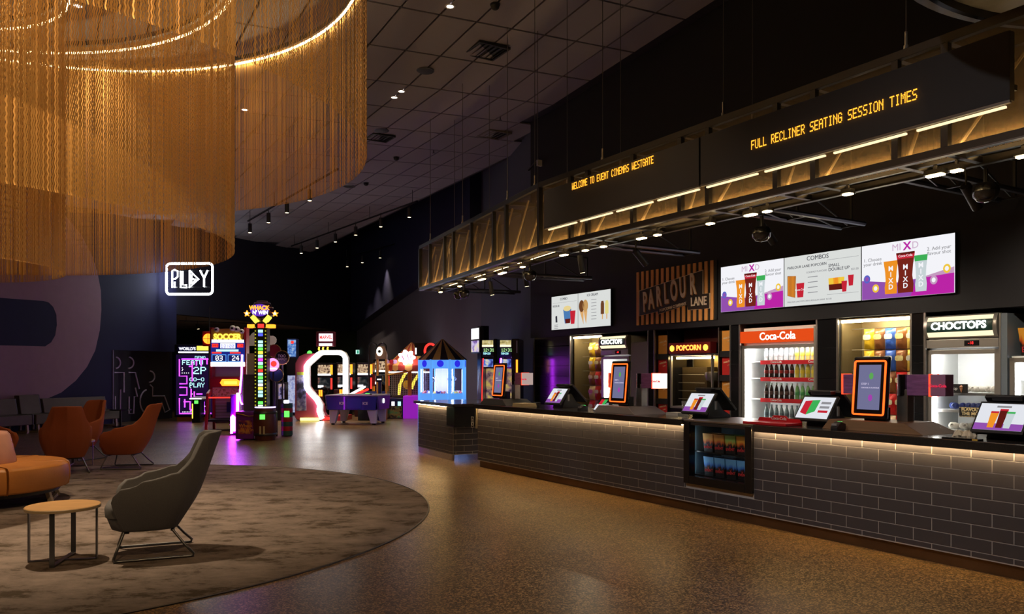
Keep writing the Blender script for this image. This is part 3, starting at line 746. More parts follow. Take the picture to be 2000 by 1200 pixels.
kiosk('drink kiosk on a dark plinth next to the staff entry end', 988, 6.45, M_BLACKM, 0.8, glow('end_sign_pale', (0.75,0.55,0.50), 0.6))
kiosk('drink kiosk on a silver edged plinth by the tilted notice', 1225, 6.45, M_SILVERW, 0.8, glow('end_sign_white', (1.0,0.92,0.75), 1.5))
kiosk('drink kiosk on a walnut plinth in front of the snack niche', 1716, 6.45, M_WALNUT, 0.95, mat('pink_end_sign', (0.45,0.22,0.42), 0.4))
# brochure stack lit on the far plinth
t = thing('leaflet_stack', 'low stack of pale leaflets at the far counter end', 'leaflets', W(a_of(1030,6.3), 6.25, ZC), RC)
for i in range(4): bx('leaflet', mat('paper_cream', (0.75,0.66,0.45), 0.7), t, -0.16+0.004*i, 0.16-0.006*i, -0.11, 0.11, 0.012*i, 0.012*i+0.011)
t = thing('leaflet_stack', 'stack of white leaflets beside the terminal above the display', 'leaflets', W(a_of(1322,6.5), 6.5, ZC), RC)
for i in range(3): bx('leaflet', M_WHITE, t, -0.10+0.003*i, 0.10, -0.08, 0.08, 0.012*i, 0.012*i+0.011)
# drip tray
t = thing('drip_tray', 'red branded drip tray lying on the counter by the terminal', 'tray', W(a_of(1512,6.2), 6.17, ZC), RC)
M_CRED = mat('cola_red', (0.62,0.02,0.03), 0.3)
MB().add([(-0.26,-0.12,0),(0.26,-0.12,0),(0.26,0.12,0),(-0.26,0.12,0),(-0.26,-0.12,0.025),(0.26,-0.12,0.025),(0.26,0.12,0.03),(-0.26,0.12,0.03)],[(0,3,2,1),(4,5,6,7),(0,1,5,4),(1,2,6,5),(2,3,7,6),(3,0,4,7)]).build('tray_body', M_CRED, t, bevel=0.004)
MB().prism([(-0.26,0.03),(0.26,0.03),(0.24,0.06),(0.10,0.06),(0.07,0.085),(-0.07,0.085),(-0.10,0.06),(-0.24,0.06)], 'y', 0.10, 0.12).build('back_rim', M_CRED, t)
lettering('Coca-Cola', 0.042, M_SIGNW, t, 0, 0.096, 0.056, bold=0.015)
# napkin, plastic cup, payment terminals
t = thing('folded_napkins', 'crumpled cream napkins on the counter by the walnut plinth', 'napkins', W(a_of(1885,6.2), 6.22, ZC), RC)
M_NAP = mat('napkin_paper', (0.75,0.68,0.55), 0.85, bump=0.4, nscale=20)
for i, (x, y, r) in enumerate(((-0.06,0,0.045),(0.0,0.02,0.05),(0.05,-0.01,0.04))):
    mb = MB(); n = 12
    mb.lathe([(0.001,0.055),(r*0.6,0.05),(r,0.02),(r*0.9,0.0)], n, (x,y,0))
    mb.v = [(p[0]+random.uniform(-0.01,0.01), p[1]+random.uniform(-0.01,0.01), max(0,p[2]+random.uniform(-0.008,0.008))) for p in mb.v]
    mb.build('napkin', M_NAP, t)
t = thing('flat_signboard', 'black and gold signboard lying flat under the napkins', 'sign', W(a_of(1885,6.1), 6.06, ZC), RC)
bx('board', M_BLACK, t, -0.14, 0.14, -0.03, 0.03, 0, 0.012); bx('gold_corner', mat('gold_card', (0.75,0.50,0.10), 0.4), t, 0.09, 0.13, -0.033, -0.03, 0.0, 0.012)
t = thing('clear_cup', 'empty clear plastic cup beside the terminal above the display', 'cup', W(a_of(1342,6.75), 6.72, ZC), RC)
MB().lathe([(0.026,0),(0.03,0.004),(0.042,0.16),(0.044,0.16),(0.031,0.0)], 16).build('cup_wall', sheer('cup_plastic', (0.6,0.6,0.6), 0.7, 0.1), t, smooth=40)
for px, b in ((1637, 6.10), (1138, 6.2)):
    t = thing('card_terminal', 'small card payment terminal with green light beside the ticket terminal' if px == 1637 else 'small black card payment terminal by the magenta screen terminal', 'card terminal', W(a_of(px,b), b, ZC), RC)
    MB().prism([(-0.06,0),(0.06,0),(0.06,0.055),(0.0,0.075),(-0.06,0.03)], 'x', -0.035, 0.035).build('body', M_POSB, t, bevel=0.004)
    bx('keys', mat('grey_keys', (0.3,0.3,0.32), 0.5), t, -0.025, 0.025, -0.058, -0.01, 0.040, 0.058); MB().box(-0.02,0.02,0.015,0.03,0.066,0.074).build('indicator', glow('green_led', (0.1,1.0,0.2), 1.6), t)

# ================================================================ the back bar
BB = 8.98
def bar_thing(name, label, cat, px0, px1, b=BB, group=None):
    a0, a1 = a_of(px0, b), a_of(px1, b); am = (a0+a1)/2
    return thing(name, label, cat, W(am, b), RC, group), (a0-a1)/2
# tiled piers between the units, with steel corner trims
M_PIER = mat('black_gloss_tile', (0.010,0.010,0.012), 0.15); M_PGROUT = mat('dark_grout', (0.04,0.04,0.045), 0.9)
pier_me = {}
for px0, px1 in ((1048,1118),(1271,1283),(1432,1450),(1601,1641),(1785,1812)):
    a0, a1 = a_of(px0, BB), a_of(px1, BB); hw = (a0-a1)/2
    t = struct(MB().box(-hw, hw, 0.0, 0.5, 0, 2.18).build('wall_pier', M_PGROUT, loc=W((a0+a1)/2, 8.93), rz=RC))
    for k in range(11):
        key = round(hw, 3)
        if key not in pier_me:
            me = MB().box(-hw+0.004, hw-0.004, -0.006, 0, -0.097, 0.097).mesh('tile'); me.materials.append(M_PIER); pier_me[key] = me
        link('tile', pier_me[key], t, (0, 0, 0.1+0.2*k - (0.02 if k == 10 else 0)))
    for s in (-1, 1): bx('corner_trim', M_STEEL, t, s*hw-0.012, s*hw+0.012, -0.015, 0.01, 0, 2.18)

# ---- snack niches
M_NICHE = mat('brass_lining', (0.30,0.24,0.13), 0.38, 0.6)
def niche(label, px0, px1):
    t, hw = bar_thing('snack_niche', label, 'snack rack', px0, px1)
    mb = MB(); mb.box(-hw,hw,0.42,0.44,0.1,2.16); mb.box(-hw,-hw+0.02,0,0.44,0.1,2.16); mb.box(hw-0.02,hw,0,0.44,0.1,2.16); mb.box(-hw,hw,-0.04,0.44,2.15,2.17)
    mb.build('lining', M_NICHE, t)
    MB().box(-hw+0.03, hw-0.03, -0.03, 0.0, 2.115, 2.145).build('light_tube', glow('warm_tube', (1.0,0.84,0.56), 62.0), t)
    bx('base', M_BLACK, t, -hw, hw, 0, 0.44, 0, 0.1)
    for k in range(6): MB().cyl((-hw+0.03,0.19,0.69+0.27*k),(hw-0.03,0.19,0.69+0.27*k),0.006,n=6).build('hanging_rail', M_STEEL, t)
    return t, hw
def bag_mesh(w, h, d=0.05):
    mb = MB(); nx, nz = 7, 9; vs = []; fs = []
    for s in (-1, 1):
        for j in range(nz):
            for i in range(nx):
                u, v = i/(nx-1)*2-1, j/(nz-1)*2-1
                y = s*d*(1-u**4)*(1-v**4)
                vs.append((u*w/2*(1-0.05*(1-v*v)), y, v*h/2 + h/2))
    n = nx*nz
    for s in (0, 1):
        for j in range(nz-1):
            for i in range(nx-1):
                q = s*n + j*nx + i; f = (q, q+1, q+nx+1, q+nx); fs.append(f if s == 0 else f[::-1])
    mb.add(vs, fs); return mb.mesh('pouch', 60)
BAGC = {'yellow': ((0.80,0.52,0.03),(0.95,0.85,0.5)), 'brown': ((0.26,0.10,0.035),(0.80,0.55,0.25)), 'blue': ((0.05,0.14,0.60),(0.75,0.80,0.95)), 'red': ((0.62,0.03,0.03),(0.9,0.7,0.4)), 'cream': ((0.70,0.55,0.35),(0.35,0.10,0.05)), 'gold': ((0.85,0.60,0.10),(0.95,0.9,0.7))}
_bm = {}
def bag(kindc, label, loc, group, w=0.20, h=0.25):
    key = (kindc, round(w,3))
    if key not in _bm:
        m = bag_mesh(w, h); c1, c2 = BAGC[kindc]
        m.materials.append(mat('foil_'+kindc, c1, 0.30, 0.15, noise=0.35, nscale=14, bump=0.5, bscale=22)); 
        l = MB(); n = 12
        l.add([(0.38*w*math.copysign(abs(math.cos(2*PI*i/n+0.26))**0.5,math.cos(2*PI*i/n+0.26)), -0.0525, h*0.60+0.13*h*math.copysign(abs(math.sin(2*PI*i/n+0.26))**0.6,math.sin(2*PI*i/n+0.26))) for i in range(n)], [tuple(range(n))])
        lm = l.mesh('printed_panel'); lm.materials.append(mat('print_'+kindc, c2, 0.4, noise=0.7, nscale=30)); _bm[key] = (m, lm)
    t = thing('snack_bag', label, 'snack bag', loc, RC, group)
    link('pouch', _bm[key][0], t); link('printed_panel', _bm[key][1], t); return t
n1, h1 = niche('narrow lit snack niche with hanging bags next to the small ice cream freezer', 1121, 1176)
n2, h2 = niche('wide lit snack niche with hanging bags behind the walnut kiosk', 1642, 1784)
def fill(niche_o, hw, rows, cols, what, side, x0, x1):
    pos = niche_o.location
    for r, row in enumerate(rows):
        for c, k in enumerate(row):
            x = x0 + (x1-x0)*(c+0.5)/len(row)
            p = Vector((pos.x, pos.y, 0)) + Vector((math.cos(RC)*x - math.sin(RC)*0.13, math.sin(RC)*x + math.cos(RC)*0.13, 0)); p.z = 2.04-0.27*(r+1)
            bag(k, '%s snack bag hanging in the %s niche, row %s from its light' % (k, what, ('one','two','three','four','five','six')[r]), p, 'hanging snack bags in the %s niche' % what, w=(x1-x0)/len(row)*0.99, h=0.26)
fill(n1, h1, [['yellow','brown','blue'],['yellow','brown','blue'],['brown','red','red'],['cream','red','red'],['red','brown','red']], 3, 'narrow', 1, -h1*0.25, h1*0.98)
fill(n2, h2, [['yellow','brown','blue','brown','gold'],['yellow','brown','blue','brown','gold'],['cream','brown','brown','red','cream'],['cream','brown','red','red','cream'],['red','red','cream','red','red']], 5, 'wide', 2, -h2*0.50, h2*0.97)

# ---- fridges
M_FRW = mat('fridge_white', (0.78,0.80,0.80), 0.4); M_ALU = mat('aluminium_trim', (0.48,0.47,0.45), 0.35, 0.75)
def fridge(name, label, px0, px1, ztop, zhead, header_m, lit=7.0, b=BB):
    t, hw = bar_thing(name, label, 'fridge', px0, px1, b)
    zt = zhead - 0.06
    mb = MB(); mb.box(-hw,hw,0.55,0.60,0.05,ztop); mb.box(-hw,-hw+0.04,0,0.6,0.05,zt); mb.box(hw-0.04,hw,0,0.6,0.05,zt); mb.box(-hw,hw,0,0.6,0.0,0.12); mb.box(-hw,hw,0.02,0.6,zt,ztop)
    mb.build('body', M_FRW, t)
    d = MB(); d.box(-hw,-hw+0.055,-0.03,0,0.12,zt); d.box(hw-0.055,hw,-0.03,0,0.12,zt); d.box(-hw,hw,-0.03,0,zt-0.05,zt); d.box(-hw,hw,-0.03,0,0.12,0.2)
    door = d.build('door', M_ALU, t, bevel=0.004)
    MB().box(-hw+0.055,hw-0.055,-0.016,-0.012,0.2,zt-0.05).build('glass_pane', sheer('fridge_pane', (0.05,0.05,0.05), 0.92, 0.05), door)
    MB().box(-hw+0.05,-hw+0.075,0.03,0.05,0.25,zt-0.08).build('light_tube', glow('fridge_tube', (1.0,0.98,0.92), 42.0), t)
    MB().box(-hw+0.08,hw-0.08,0.06,0.09,zt-0.03,zt-0.01).build('light_tube', glow('fridge_tube', (1.0,0.98,0.92), 42.0), t)
    return t, hw, zt
# cola fridge
t, hw, zt = fridge('drinks_fridge', 'tall glass door drinks fridge with glowing red header', 1451, 1600, 2.12, 1.93, None, 6.0)
cokeH = MB().box(-hw, hw-0.05, -0.06, 0.02, zt+0.035, zt+0.20).build('header_sign', glow('cola_header', (0.78,0.075,0.01), 1.0), t, bevel=0.006)
lettering('Coca-Cola', 0.15, glow('header_white', (1.0,0.9,0.85), 2.2), cokeH, 0.02, -0.068, zt+0.115, bold=0.012, squash=0.95)
bx('side_column', M_ALU, t, hw-0.05, hw+0.02, -0.05, 0.02, 0.1, 2.1)
fx0, fx1 = -hw+0.26, hw-0.07
shelf_z = [z_of(1520, y, BB+0.2) for y in (706, 739, 780, 822)]
cf = t
for z in shelf_z:
    bx('shelf', M_FRW, t, -hw+0.045, hw-0.045, 0.10, 0.52, z-0.012, z)
    bx('shelf_strip', M_CRED, t, fx0-0.01, hw-0.05, 0.085, 0.098, z-0.045, z+0.012)
    for fx in (0.28, 0.93):
        o = lettering('Coca-Cola', 0.045, M_SIGNW, t, fx0+(fx1-fx0)*fx, 0.08, z-0.012, bold=0.015)
def bottle_kit(kind, liquid, label_c, cap_c, clear=False):
    H = 0.20
    S_ = 1.12; LZ = lambda pr: [(r*1.02, z_*S_) for r, z_ in pr]
    b = MB().lathe(LZ([(0.0005,0),(0.028,0.0),(0.031,0.01),(0.029,0.05),(0.031,0.09),(0.031,0.115),(0.022,0.15),(0.012,0.175),(0.012,0.19)]), 12).mesh('bottle_body', 50)
    b.materials.append(mat('drink_'+kind, liquid, 0.12, spec=0.6, coat=0.3))
    l = MB().lathe(LZ([(0.0315,0.06),(0.0325,0.062),(0.0325,0.10),(0.0315,0.102)]), 12).mesh('label_band', 50); l.materials.append(mat('label_'+kind, label_c, 0.4))
    c = MB().lathe(LZ([(0.014,0.180),(0.014,0.205),(0.0005,0.206)]), 10).mesh('cap', 50); c.materials.append(mat('cap_'+kind, cap_c, 0.4))
    return b, l, c
KIT = {'cola': bottle_kit('cola', (0.030,0.010,0.006), (0.30,0.02,0.02), (0.85,0.62,0.03)), 'zero': bottle_kit('zero', (0.022,0.010,0.008), (0.10,0.06,0.055), (0.55,0.72,0.66)),
       'lemon': bottle_kit('lemon', (0.62,0.60,0.12), (0.75,0.62,0.03), (0.05,0.30,0.12)), 'lime': bottle_kit('lime', (0.18,0.42,0.16), (0.06,0.34,0.10), (0.80,0.82,0.80)),
       'water': bottle_kit('water', (0.22,0.33,0.36), (0.10,0.16,0.20), (0.30,0.40,0.50)), 'clear': bottle_kit('clear', (0.72,0.76,0.80), (0.80,0.80,0.84), (0.10,0.12,0.30)), 'juice': bottle_kit('juice', (0.85,0.70,0.25), (0.90,0.72,0.10), (0.08,0.10,0.20))}
LBL = {'cola':'dark cola bottle with yellow cap','zero':'dark cola bottle with pale green cap','lemon':'yellow lemonade bottle with green cap','lime':'green lemonade bottle with white cap','water':'teal water bottle with grey cap','clear':'clear water bottle with dark cap','juice':'pale yellow juice bottle with dark cap'}
def bottle(kind, p):
    t_ = thing('drink_bottle', LBL[kind] + ' on a shelf of the drinks fridge', 'bottle', p, RC, '%s bottles in the drinks fridge' % kind)
    for nm, me in zip(('bottle_body','label_band','cap'), KIT[kind]): link(nm, me, t_)
for z, (k1, n1_, k2, n2_) in zip(shelf_z, (('clear',6,'juice',5),('cola',6,'lemon',5),('zero',6,'lime',5),('water',11,'water',0))):
    n = n1_+n2_
    for i in range(n):
        x = fx0 + (fx1-fx0)*(i+0.5)/n
        p = cf.location + Vector((math.cos(RC)*x - math.sin(RC)*0.15, math.sin(RC)*x + math.cos(RC)*0.15, 0)); p.z = z
        bottle(k1 if i < n1_ else k2, p)
# ice cream freezers
M_CREAM = glow('cream_light_panel', (1.0,0.84,0.52), 1.3); M_GREENB = mat('dark_green_board', (0.012,0.045,0.038), 0.4)
def freezer(label, px0, px1, big):
    t, hw, zt = fridge('ice_cream_freezer', label, px0, px1, 2.12, 1.80 if big else 1.82, None, 5.0)
    hb = 2.13 - zt - 0.13; n = 8
    arcp = [(-0.10+0.05*(2*abs(0.5-i/n))**2, zt+0.13+hb*i/n) for i in range(n+1)]
    MB().prism(arcp + [(0.02,zt+0.13+hb),(0.02,zt+0.13)], 'x', -hw, hw).build('header_box', M_ALU, t, smooth=30)
    def strip(name, f0, f1, m, o, sub=None):
        mb = MB(); vs = []; k = 6
        for i in range(k+1):
            f = f0+(f1-f0)*i/k; y = -0.10+0.05*(2*abs(0.5-f))**2-o; z = zt+0.13+hb*f
            vs += [(-hw+0.04,y,z),(hw-0.04,y,z)]
        mb.add(vs, [(2*i,2*i+1,2*i+3,2*i+2) for i in range(k)]); return mb.build(name, m, t, smooth=30)
    strip('light_panel', 0.06, 0.27, M_CREAM, 0.004); strip('light_panel', 0.76, 0.94, M_CREAM, 0.004); strip('name_board', 0.27, 0.76, M_GREENB, 0.005)
    lettering('CHOCTOPS', 2*hw*0.142, glow('sign_white', (1.0,1.0,0.95), 2.4), t, 0, -0.112, zt+0.13+hb*0.52, bold=0.035)
    bx('control_strip', M_ALU, t, -hw, hw, -0.05, 0.02, zt+0.02, zt+0.12, bevel=0.006)
    MB().box(hw*0.10, hw*0.50, -0.053, -0.05, zt+0.04, zt+0.10).build('temperature_display', M_BLACK, t)
    lettering('-18', 0.045, glow('red_digits', (1.0,0.03,0.03), 1.6), t, hw*0.28, -0.056, zt+0.07)
    return t, hw, zt
f1, fh1, ft1 = freezer('small ice cream freezer with lit header beside the narrow snack niche', 1177, 1231, False)
f2, fh2, ft2 = freezer('big ice cream freezer with lit header beside the wide snack niche', 1813, 1955, True)
M_WRW = mat('white_wrapper', (0.70,0.68,0.62), 0.35, noise=0.3, nscale=20); M_WRB = mat('blue_wrapper', (0.04,0.07,0.30), 0.3, noise=0.4, nscale=20)
def wrapped_cone(p, rz, m, label, group):
    t_ = thing('wrapped_cone', label, 'ice cream', p, rz, group)
    MB().lathe([(0.004,-0.10),(0.012,-0.08),(0.034,0.0),(0.040,0.03),(0.030,0.06),(0.001,0.07)], 9).build('wrapper', m, t_, smooth=45)
    MB().cyl((0,0,0.07),(0.01,0,0.085),0.004,0.016,n=7,caps=False).build('twisted_end', m, t_, smooth=45)
    t_.rotation_euler = (PI/2*0.9, 0, rz); return t_
def fz_shelf(t, hw, z): bx('shelf', M_FRW, t, -hw+0.045, hw-0.045, 0.08, 0.52, z-0.015, z); bx('shelf_edge', M_ALU, t, -hw+0.05, hw-0.05, 0.065, 0.08, z-0.03, z)
for z, m, lb in ((z_of(1900,768,BB+0.1), M_WRW, 'white wrapped ice cream cone on the upper freezer shelf'), (z_of(1900,802,BB+0.1), M_WRB, 'blue wrapped ice cream cone on the lower freezer shelf'), (z_of(1900,842,BB+0.1), M_WRW, 'white wrapped ice cream cone on the lowest freezer shelf')):
    fz_shelf(f2, fh2, z)
    for i in range(10):
        x = -fh2*0.62 + fh2*1.45*(i+0.5)/10; y = 0.15+random.uniform(0,0.05)
        p = f2.location + Vector((math.cos(RC)*x - math.sin(RC)*y, math.sin(RC)*x + math.cos(RC)*y, 0)); p.z = z+0.04
        wrapped_cone(p, RC+random.uniform(-0.9,0.9), m, lb, lb.split(' on ')[1])
fz_shelf(f1, fh1, z_of(1204,765,BB)); fz_shelf(f1, fh1, z_of(1204,800,BB))
# signs in the big freezer door
t = thing('hanging_sign', 'black sign with a choc top cone on the freezer door', 'sign', W(a_of(1857,8.93), 8.93, z_of(1857,759,8.93)), RC)
sw = (a_of(1825,8.93)-a_of(1890,8.93))/2
MB().box(-sw,sw,-0.006,0.006,-0.05,0.05).build('board', M_BLACKM, t)
lettering('Choctop', 0.045, mat('white_print', (0.8,0.8,0.8)), t, 0.0, -0.009, 0.0)
MB().lathe([(0.001,-0.045),(0.016,0.0),(0.02,0.02),(0.001,0.04)], 10, (sw*0.66,-0.012,0)).build('cone_print', mat('cone_print', (0.45,0.22,0.12), 0.5), t, smooth=40)
t = thing('hanging_sign', 'flavour of the month sign with gold dots on the freezer door', 'sign', W(a_of(1905,8.93), 8.93, z_of(1905,806,8.93)), RC)
sw = (a_of(1875,8.93)-a_of(1938,8.93))/2
MB().box(-sw,sw,-0.006,0.006,-0.055,0.055).build('board', M_BLACKM, t)
lettering('FLAVOUR OF\nTHE MONTH', 0.05, mat('cream_print', (0.85,0.72,0.40), 0.5), t, 0.0, -0.009, 0.005, bold=0.03)
mb = MB()
for i in range(22):
    for zz in (-0.049, 0.049): mb.box(-sw+0.006+(2*sw-0.012)*i/21-0.004, -sw+0.006+(2*sw-0.012)*i/21+0.004, -0.008, -0.006, zz-0.004, zz+0.004)
mb.build('dot_border', mat('cream_print', (0.85,0.72,0.40)), t)
# grey panels beside the freezers, partly seen cabinet at the right edge
t, hw = bar_thing('side_cabinet', 'grey metal cabinet side beside the small ice cream freezer', 'cabinet', 1233, 1269)
bx('body', mat('grey_laminate', (0.22,0.22,0.25), 0.5), t, -hw, hw, 0.0, 0.55, 0, 2.0); bx('door', mat('grey_laminate', (0.22,0.22,0.25)), t, -hw+0.01, hw-0.01, -0.02, 0, 0.1, 1.98, bevel=0.004)
t, hw = bar_thing('side_cabinet', 'blue grey metal cabinet side beside the big ice cream freezer', 'cabinet', 1957, 1972)
bx('body', mat('blue_grey_laminate', (0.16,0.20,0.25), 0.5), t, -hw, hw, -0.05, 0.55, 0, 2.12); bx('edge_strip', M_ALU, t, -hw, -hw+0.015, -0.06, -0.05, 0, 2.12)
t, hw, zt = fridge('counter_fridge', 'white fridge with a popcorn tub standing on top', 1974, 2090, 1.66, 1.70, None, 4.0)
for z in (0.9, 1.15, 1.4): bx('shelf', M_FRW, t, -hw+0.05, hw-0.05, 0.08, 0.5, z, z+0.012)
popcorn_tub('large orange flame popcorn tub standing on the white fridge', W(a_of(2026,9.15), 9.24, 1.66), RC, M_FLO, w=0.32, h=0.30)

# ---- popcorn warmer with its side racks
pw, phw = bar_thing('popcorn_warmer', 'glass popcorn warmer with glowing red and yellow sign', 'popcorn warmer', 1309, 1391)
mred = mat('red_enamel', (0.16,0.012,0.012), 0.4)
mb = MB(); mb.box(-phw,phw,0.0,0.6,0,0.9); mb.build('base_cabinet', M_BLACK, pw, bevel=0.004)
pz0, pz1 = 0.9, z_of(1350,695,BB)
mb = MB()
for sx in (-1,1):
    mb.box(sx*phw-0.025 if sx > 0 else -phw, phw if sx > 0 else -phw+0.025, 0, 0.03, pz0, pz1); mb.box(sx*phw-0.025 if sx > 0 else -phw, phw if sx > 0 else -phw+0.025, 0.5, 0.53, pz0, pz1)
mb.box(-phw,phw,0,0.55,pz1,pz1+0.03); mb.box(-phw,phw,0,0.6,pz0,pz0+0.03); mb.build('frame', M_ALU, pw)
bx('back_panel', mat('brass_back', (0.30,0.22,0.09), 0.3, 0.7), pw, -phw+0.02, phw-0.02, 0.5, 0.52, pz0, pz1)
MB().box(-phw+0.025,phw-0.025,0.004,0.008,pz0+0.03,pz1).build('glass_pane', sheer('warm_pane', (0.05,0.04,0.03), 0.93, 0.05), pw)
bx('rack', mat('rack_bronze', (0.07,0.05,0.025), 0.4, 0.5), pw, -phw+0.05, phw*0.30, 0.22, 0.45, pz0+0.03, pz1-0.18)
for k in range(4): MB().cyl((-phw+0.05,0.14,pz0+0.15+0.13*k),(phw*0.35,0.14,pz0+0.15+0.13*k),0.007,n=6).build('rack_rail', M_STEEL, pw)
MB().lathe([(0.02,0.0),(0.10,0.03),(0.12,0.10),(0.11,0.16),(0.0005,0.17)], 16, (phw*0.55,0.22,pz1-0.42)).build('kettle', M_STEEL, pw, smooth=40)
MB().cyl((phw*0.55,0.22,pz0+0.05),(phw*0.75,0.15,pz1-0.05),0.012,n=8).build('stirring_arm', M_STEEL, pw, smooth=40)
MB().box(-phw+0.06, phw-0.06, 0.08, 0.12, pz1-0.05, pz1-0.02).build('heat_lamp', glow('amber_lamp', (1.0,0.72,0.32), 40.0), pw)
bx('sign_box', mred, pw, -phw*1.0, phw*1.0, -0.04, 0.1, pz1+0.03, pz1+0.21, bevel=0.01)
lettering('POPCORN', 0.115, glow('neon_popcorn', (1.0,0.20,0.03), 4.5), pw, 0, -0.047, pz1+0.12, bold=0.03)
for sx in (-1,1): MB().cyl((sx*phw*0.80,-0.045,pz1+0.12),(sx*phw*0.80,-0.052,pz1+0.12),0.05,n=9).build('kernel_mark', glow('neon_yellow', (1.0,0.55,0.05), 3.0), pw)
bx('upper_panel', mat('dark_red_panel', (0.055,0.006,0.006), 0.5), pw, -phw*0.98, phw*0.98, 0.30, 0.34, pz1+0.2, 2.17)
M_BOXO = mat('orange_carton', (0.72,0.32,0.06), 0.5, noise=0.1, nscale=4); M_BOXR = mat('red_carton', (0.62,0.03,0.03), 0.5, noise=0.1, nscale=4)
M_PALE = mat('pale_print', (0.85,0.65,0.40), 0.5)
for side, px0, px1, ys in (('left', 1283, 1305, (692, 733, 779, 818)), ('right', 1407, 1433, (686, 733, 777, 820))):
    rk, rh = bar_thing('box_rack', 'black rack of popcorn cartons standing %s' % ('between the grey cabinet and the popcorn warmer' if side == 'left' else 'between the popcorn warmer and the drinks fridge'), 'rack', px0, px1)
    bx('side_panel', M_BLACK, rk, -rh-0.012, -rh, -0.02, 0.4, 0, 2.16); bx('side_panel', M_BLACK, rk, rh, rh+0.012, -0.02, 0.4, 0, 2.16)
    bx('back_panel', M_BLACK, rk, -rh, rh, 0.38, 0.4, 0, 2.16); bx('edge_trim', M_STEEL, rk, -rh-0.018, -rh-0.006, -0.03, -0.02, 0, 2.16)
    for k, y in enumerate(ys):
        z = z_of((px0+px1)/2, y, BB); bx('shelf', M_BLACKM, rk, -rh, rh, -0.015, 0.38, z-0.09, z)
        c = M_BOXO if k % 2 == 0 else M_BOXR; cn = 'orange' if k % 2 == 0 else 'red'
        p = rk.location.copy(); q = Vector((-math.sin(RC)*0.13, math.cos(RC)*0.13, 0)); p = p + q; p.z = z
        bxt = thing('popcorn_carton', '%s popcorn carton %s the warmer, rack shelf %s' % (cn, 'between the grey cabinet and' if side == 'left' else 'between the drinks fridge and', ('one','two','three','four')[k]), 'carton', p, RC, 'popcorn cartons on the racks')
        w_ = rh*0.92
        bx('carton', c, bxt, -w_, w_, -0.11, 0.11, 0, 0.31, bevel=0.004)
        lettering('PARLOUR', w_*0.30, M_PALE, bxt, -w_*0.05, -0.114, 0.20, bold=0.02, rot=-0.18); lettering('LANE', w_*0.22, M_PALE, bxt, w_*0.2, -0.114, 0.15, rot=-0.18)
        bx('side_stripe', M_PALE, bxt, w_*0.80, w_*0.82, -0.112, -0.11, 0.02, 0.29)

# ================================================================ menu screens and the popcorn sign on the bulkhead
SB = 8.9
G_MENU = glow('menu_white', (0.86,0.86,0.90), 1.05); G_MENU2 = glow('menu_offwhite', (0.74,0.76,0.74), 0.95)
def menu(label, px0, px1, zb, zt, back, group='lit menu screens'):
    a0, a1 = a_of(px0, SB), a_of(px1, SB); hw = (a0-a1)/2
    t = thing('menu_screen', label, 'menu screen', W((a0+a1)/2, SB, zb), RC, group)
    h = zt-zb
    bx('housing', M_BLACK, t, -hw+0.004, hw-0.004, -0.045, 0.0, 0, h)
    d = MB().box(-hw+0.008, hw-0.008, -0.050, -0.045, 0.006, h-0.006).build('display', back, t)
    class S: pass
    s = S(); s.t = t; s.hw = hw; s.h = h; s.n = 0; s.d = d
    def poly(pts, m, lay=1, name='picture'):
        y = -0.050-0.0015*lay
        MB().add([((u*2-1)*hw, y, v*h) for u, v in pts], [tuple(range(len(pts)))]).build(name, m, t)
    def txt(body, u, v, size, m, align='CENTER', lay=2, bold=0.0, squash=1.0):
        lettering(body, size*h, m, t, (u*2-1)*hw, -0.050-0.0015*lay, v*h, align, bold, 0.002, squash)
    s.poly = poly; s.txt = txt
    return s
def disc(u, v, ru, rv, n=16): return [(u+ru*math.cos(2*PI*i/n), v+rv*math.sin(2*PI*i/n)) for i in range(n)]
def glass(u, v0, v1, w): return [(u-w*0.80,v0),(u+w*0.80,v0),(u+w*0.86,v0+(v1-v0)*0.2),(u+w*0.72,v0+(v1-v0)*0.42),(u+w*0.80,v0+(v1-v0)*0.68),(u+w,v1),(u-w,v1),(u-w*0.80,v0+(v1-v0)*0.68),(u-w*0.72,v0+(v1-v0)*0.42),(u-w*0.86,v0+(v1-v0)*0.2)]
G_COLAMID = glow('cola_brown', (0.20,0.02,0.012), 0.9); G_PALEV = glow('pale_violet', (0.62,0.36,0.58), 0.9); G_PINKL = glow('pink_outline', (0.62,0.45,0.60), 1.0)
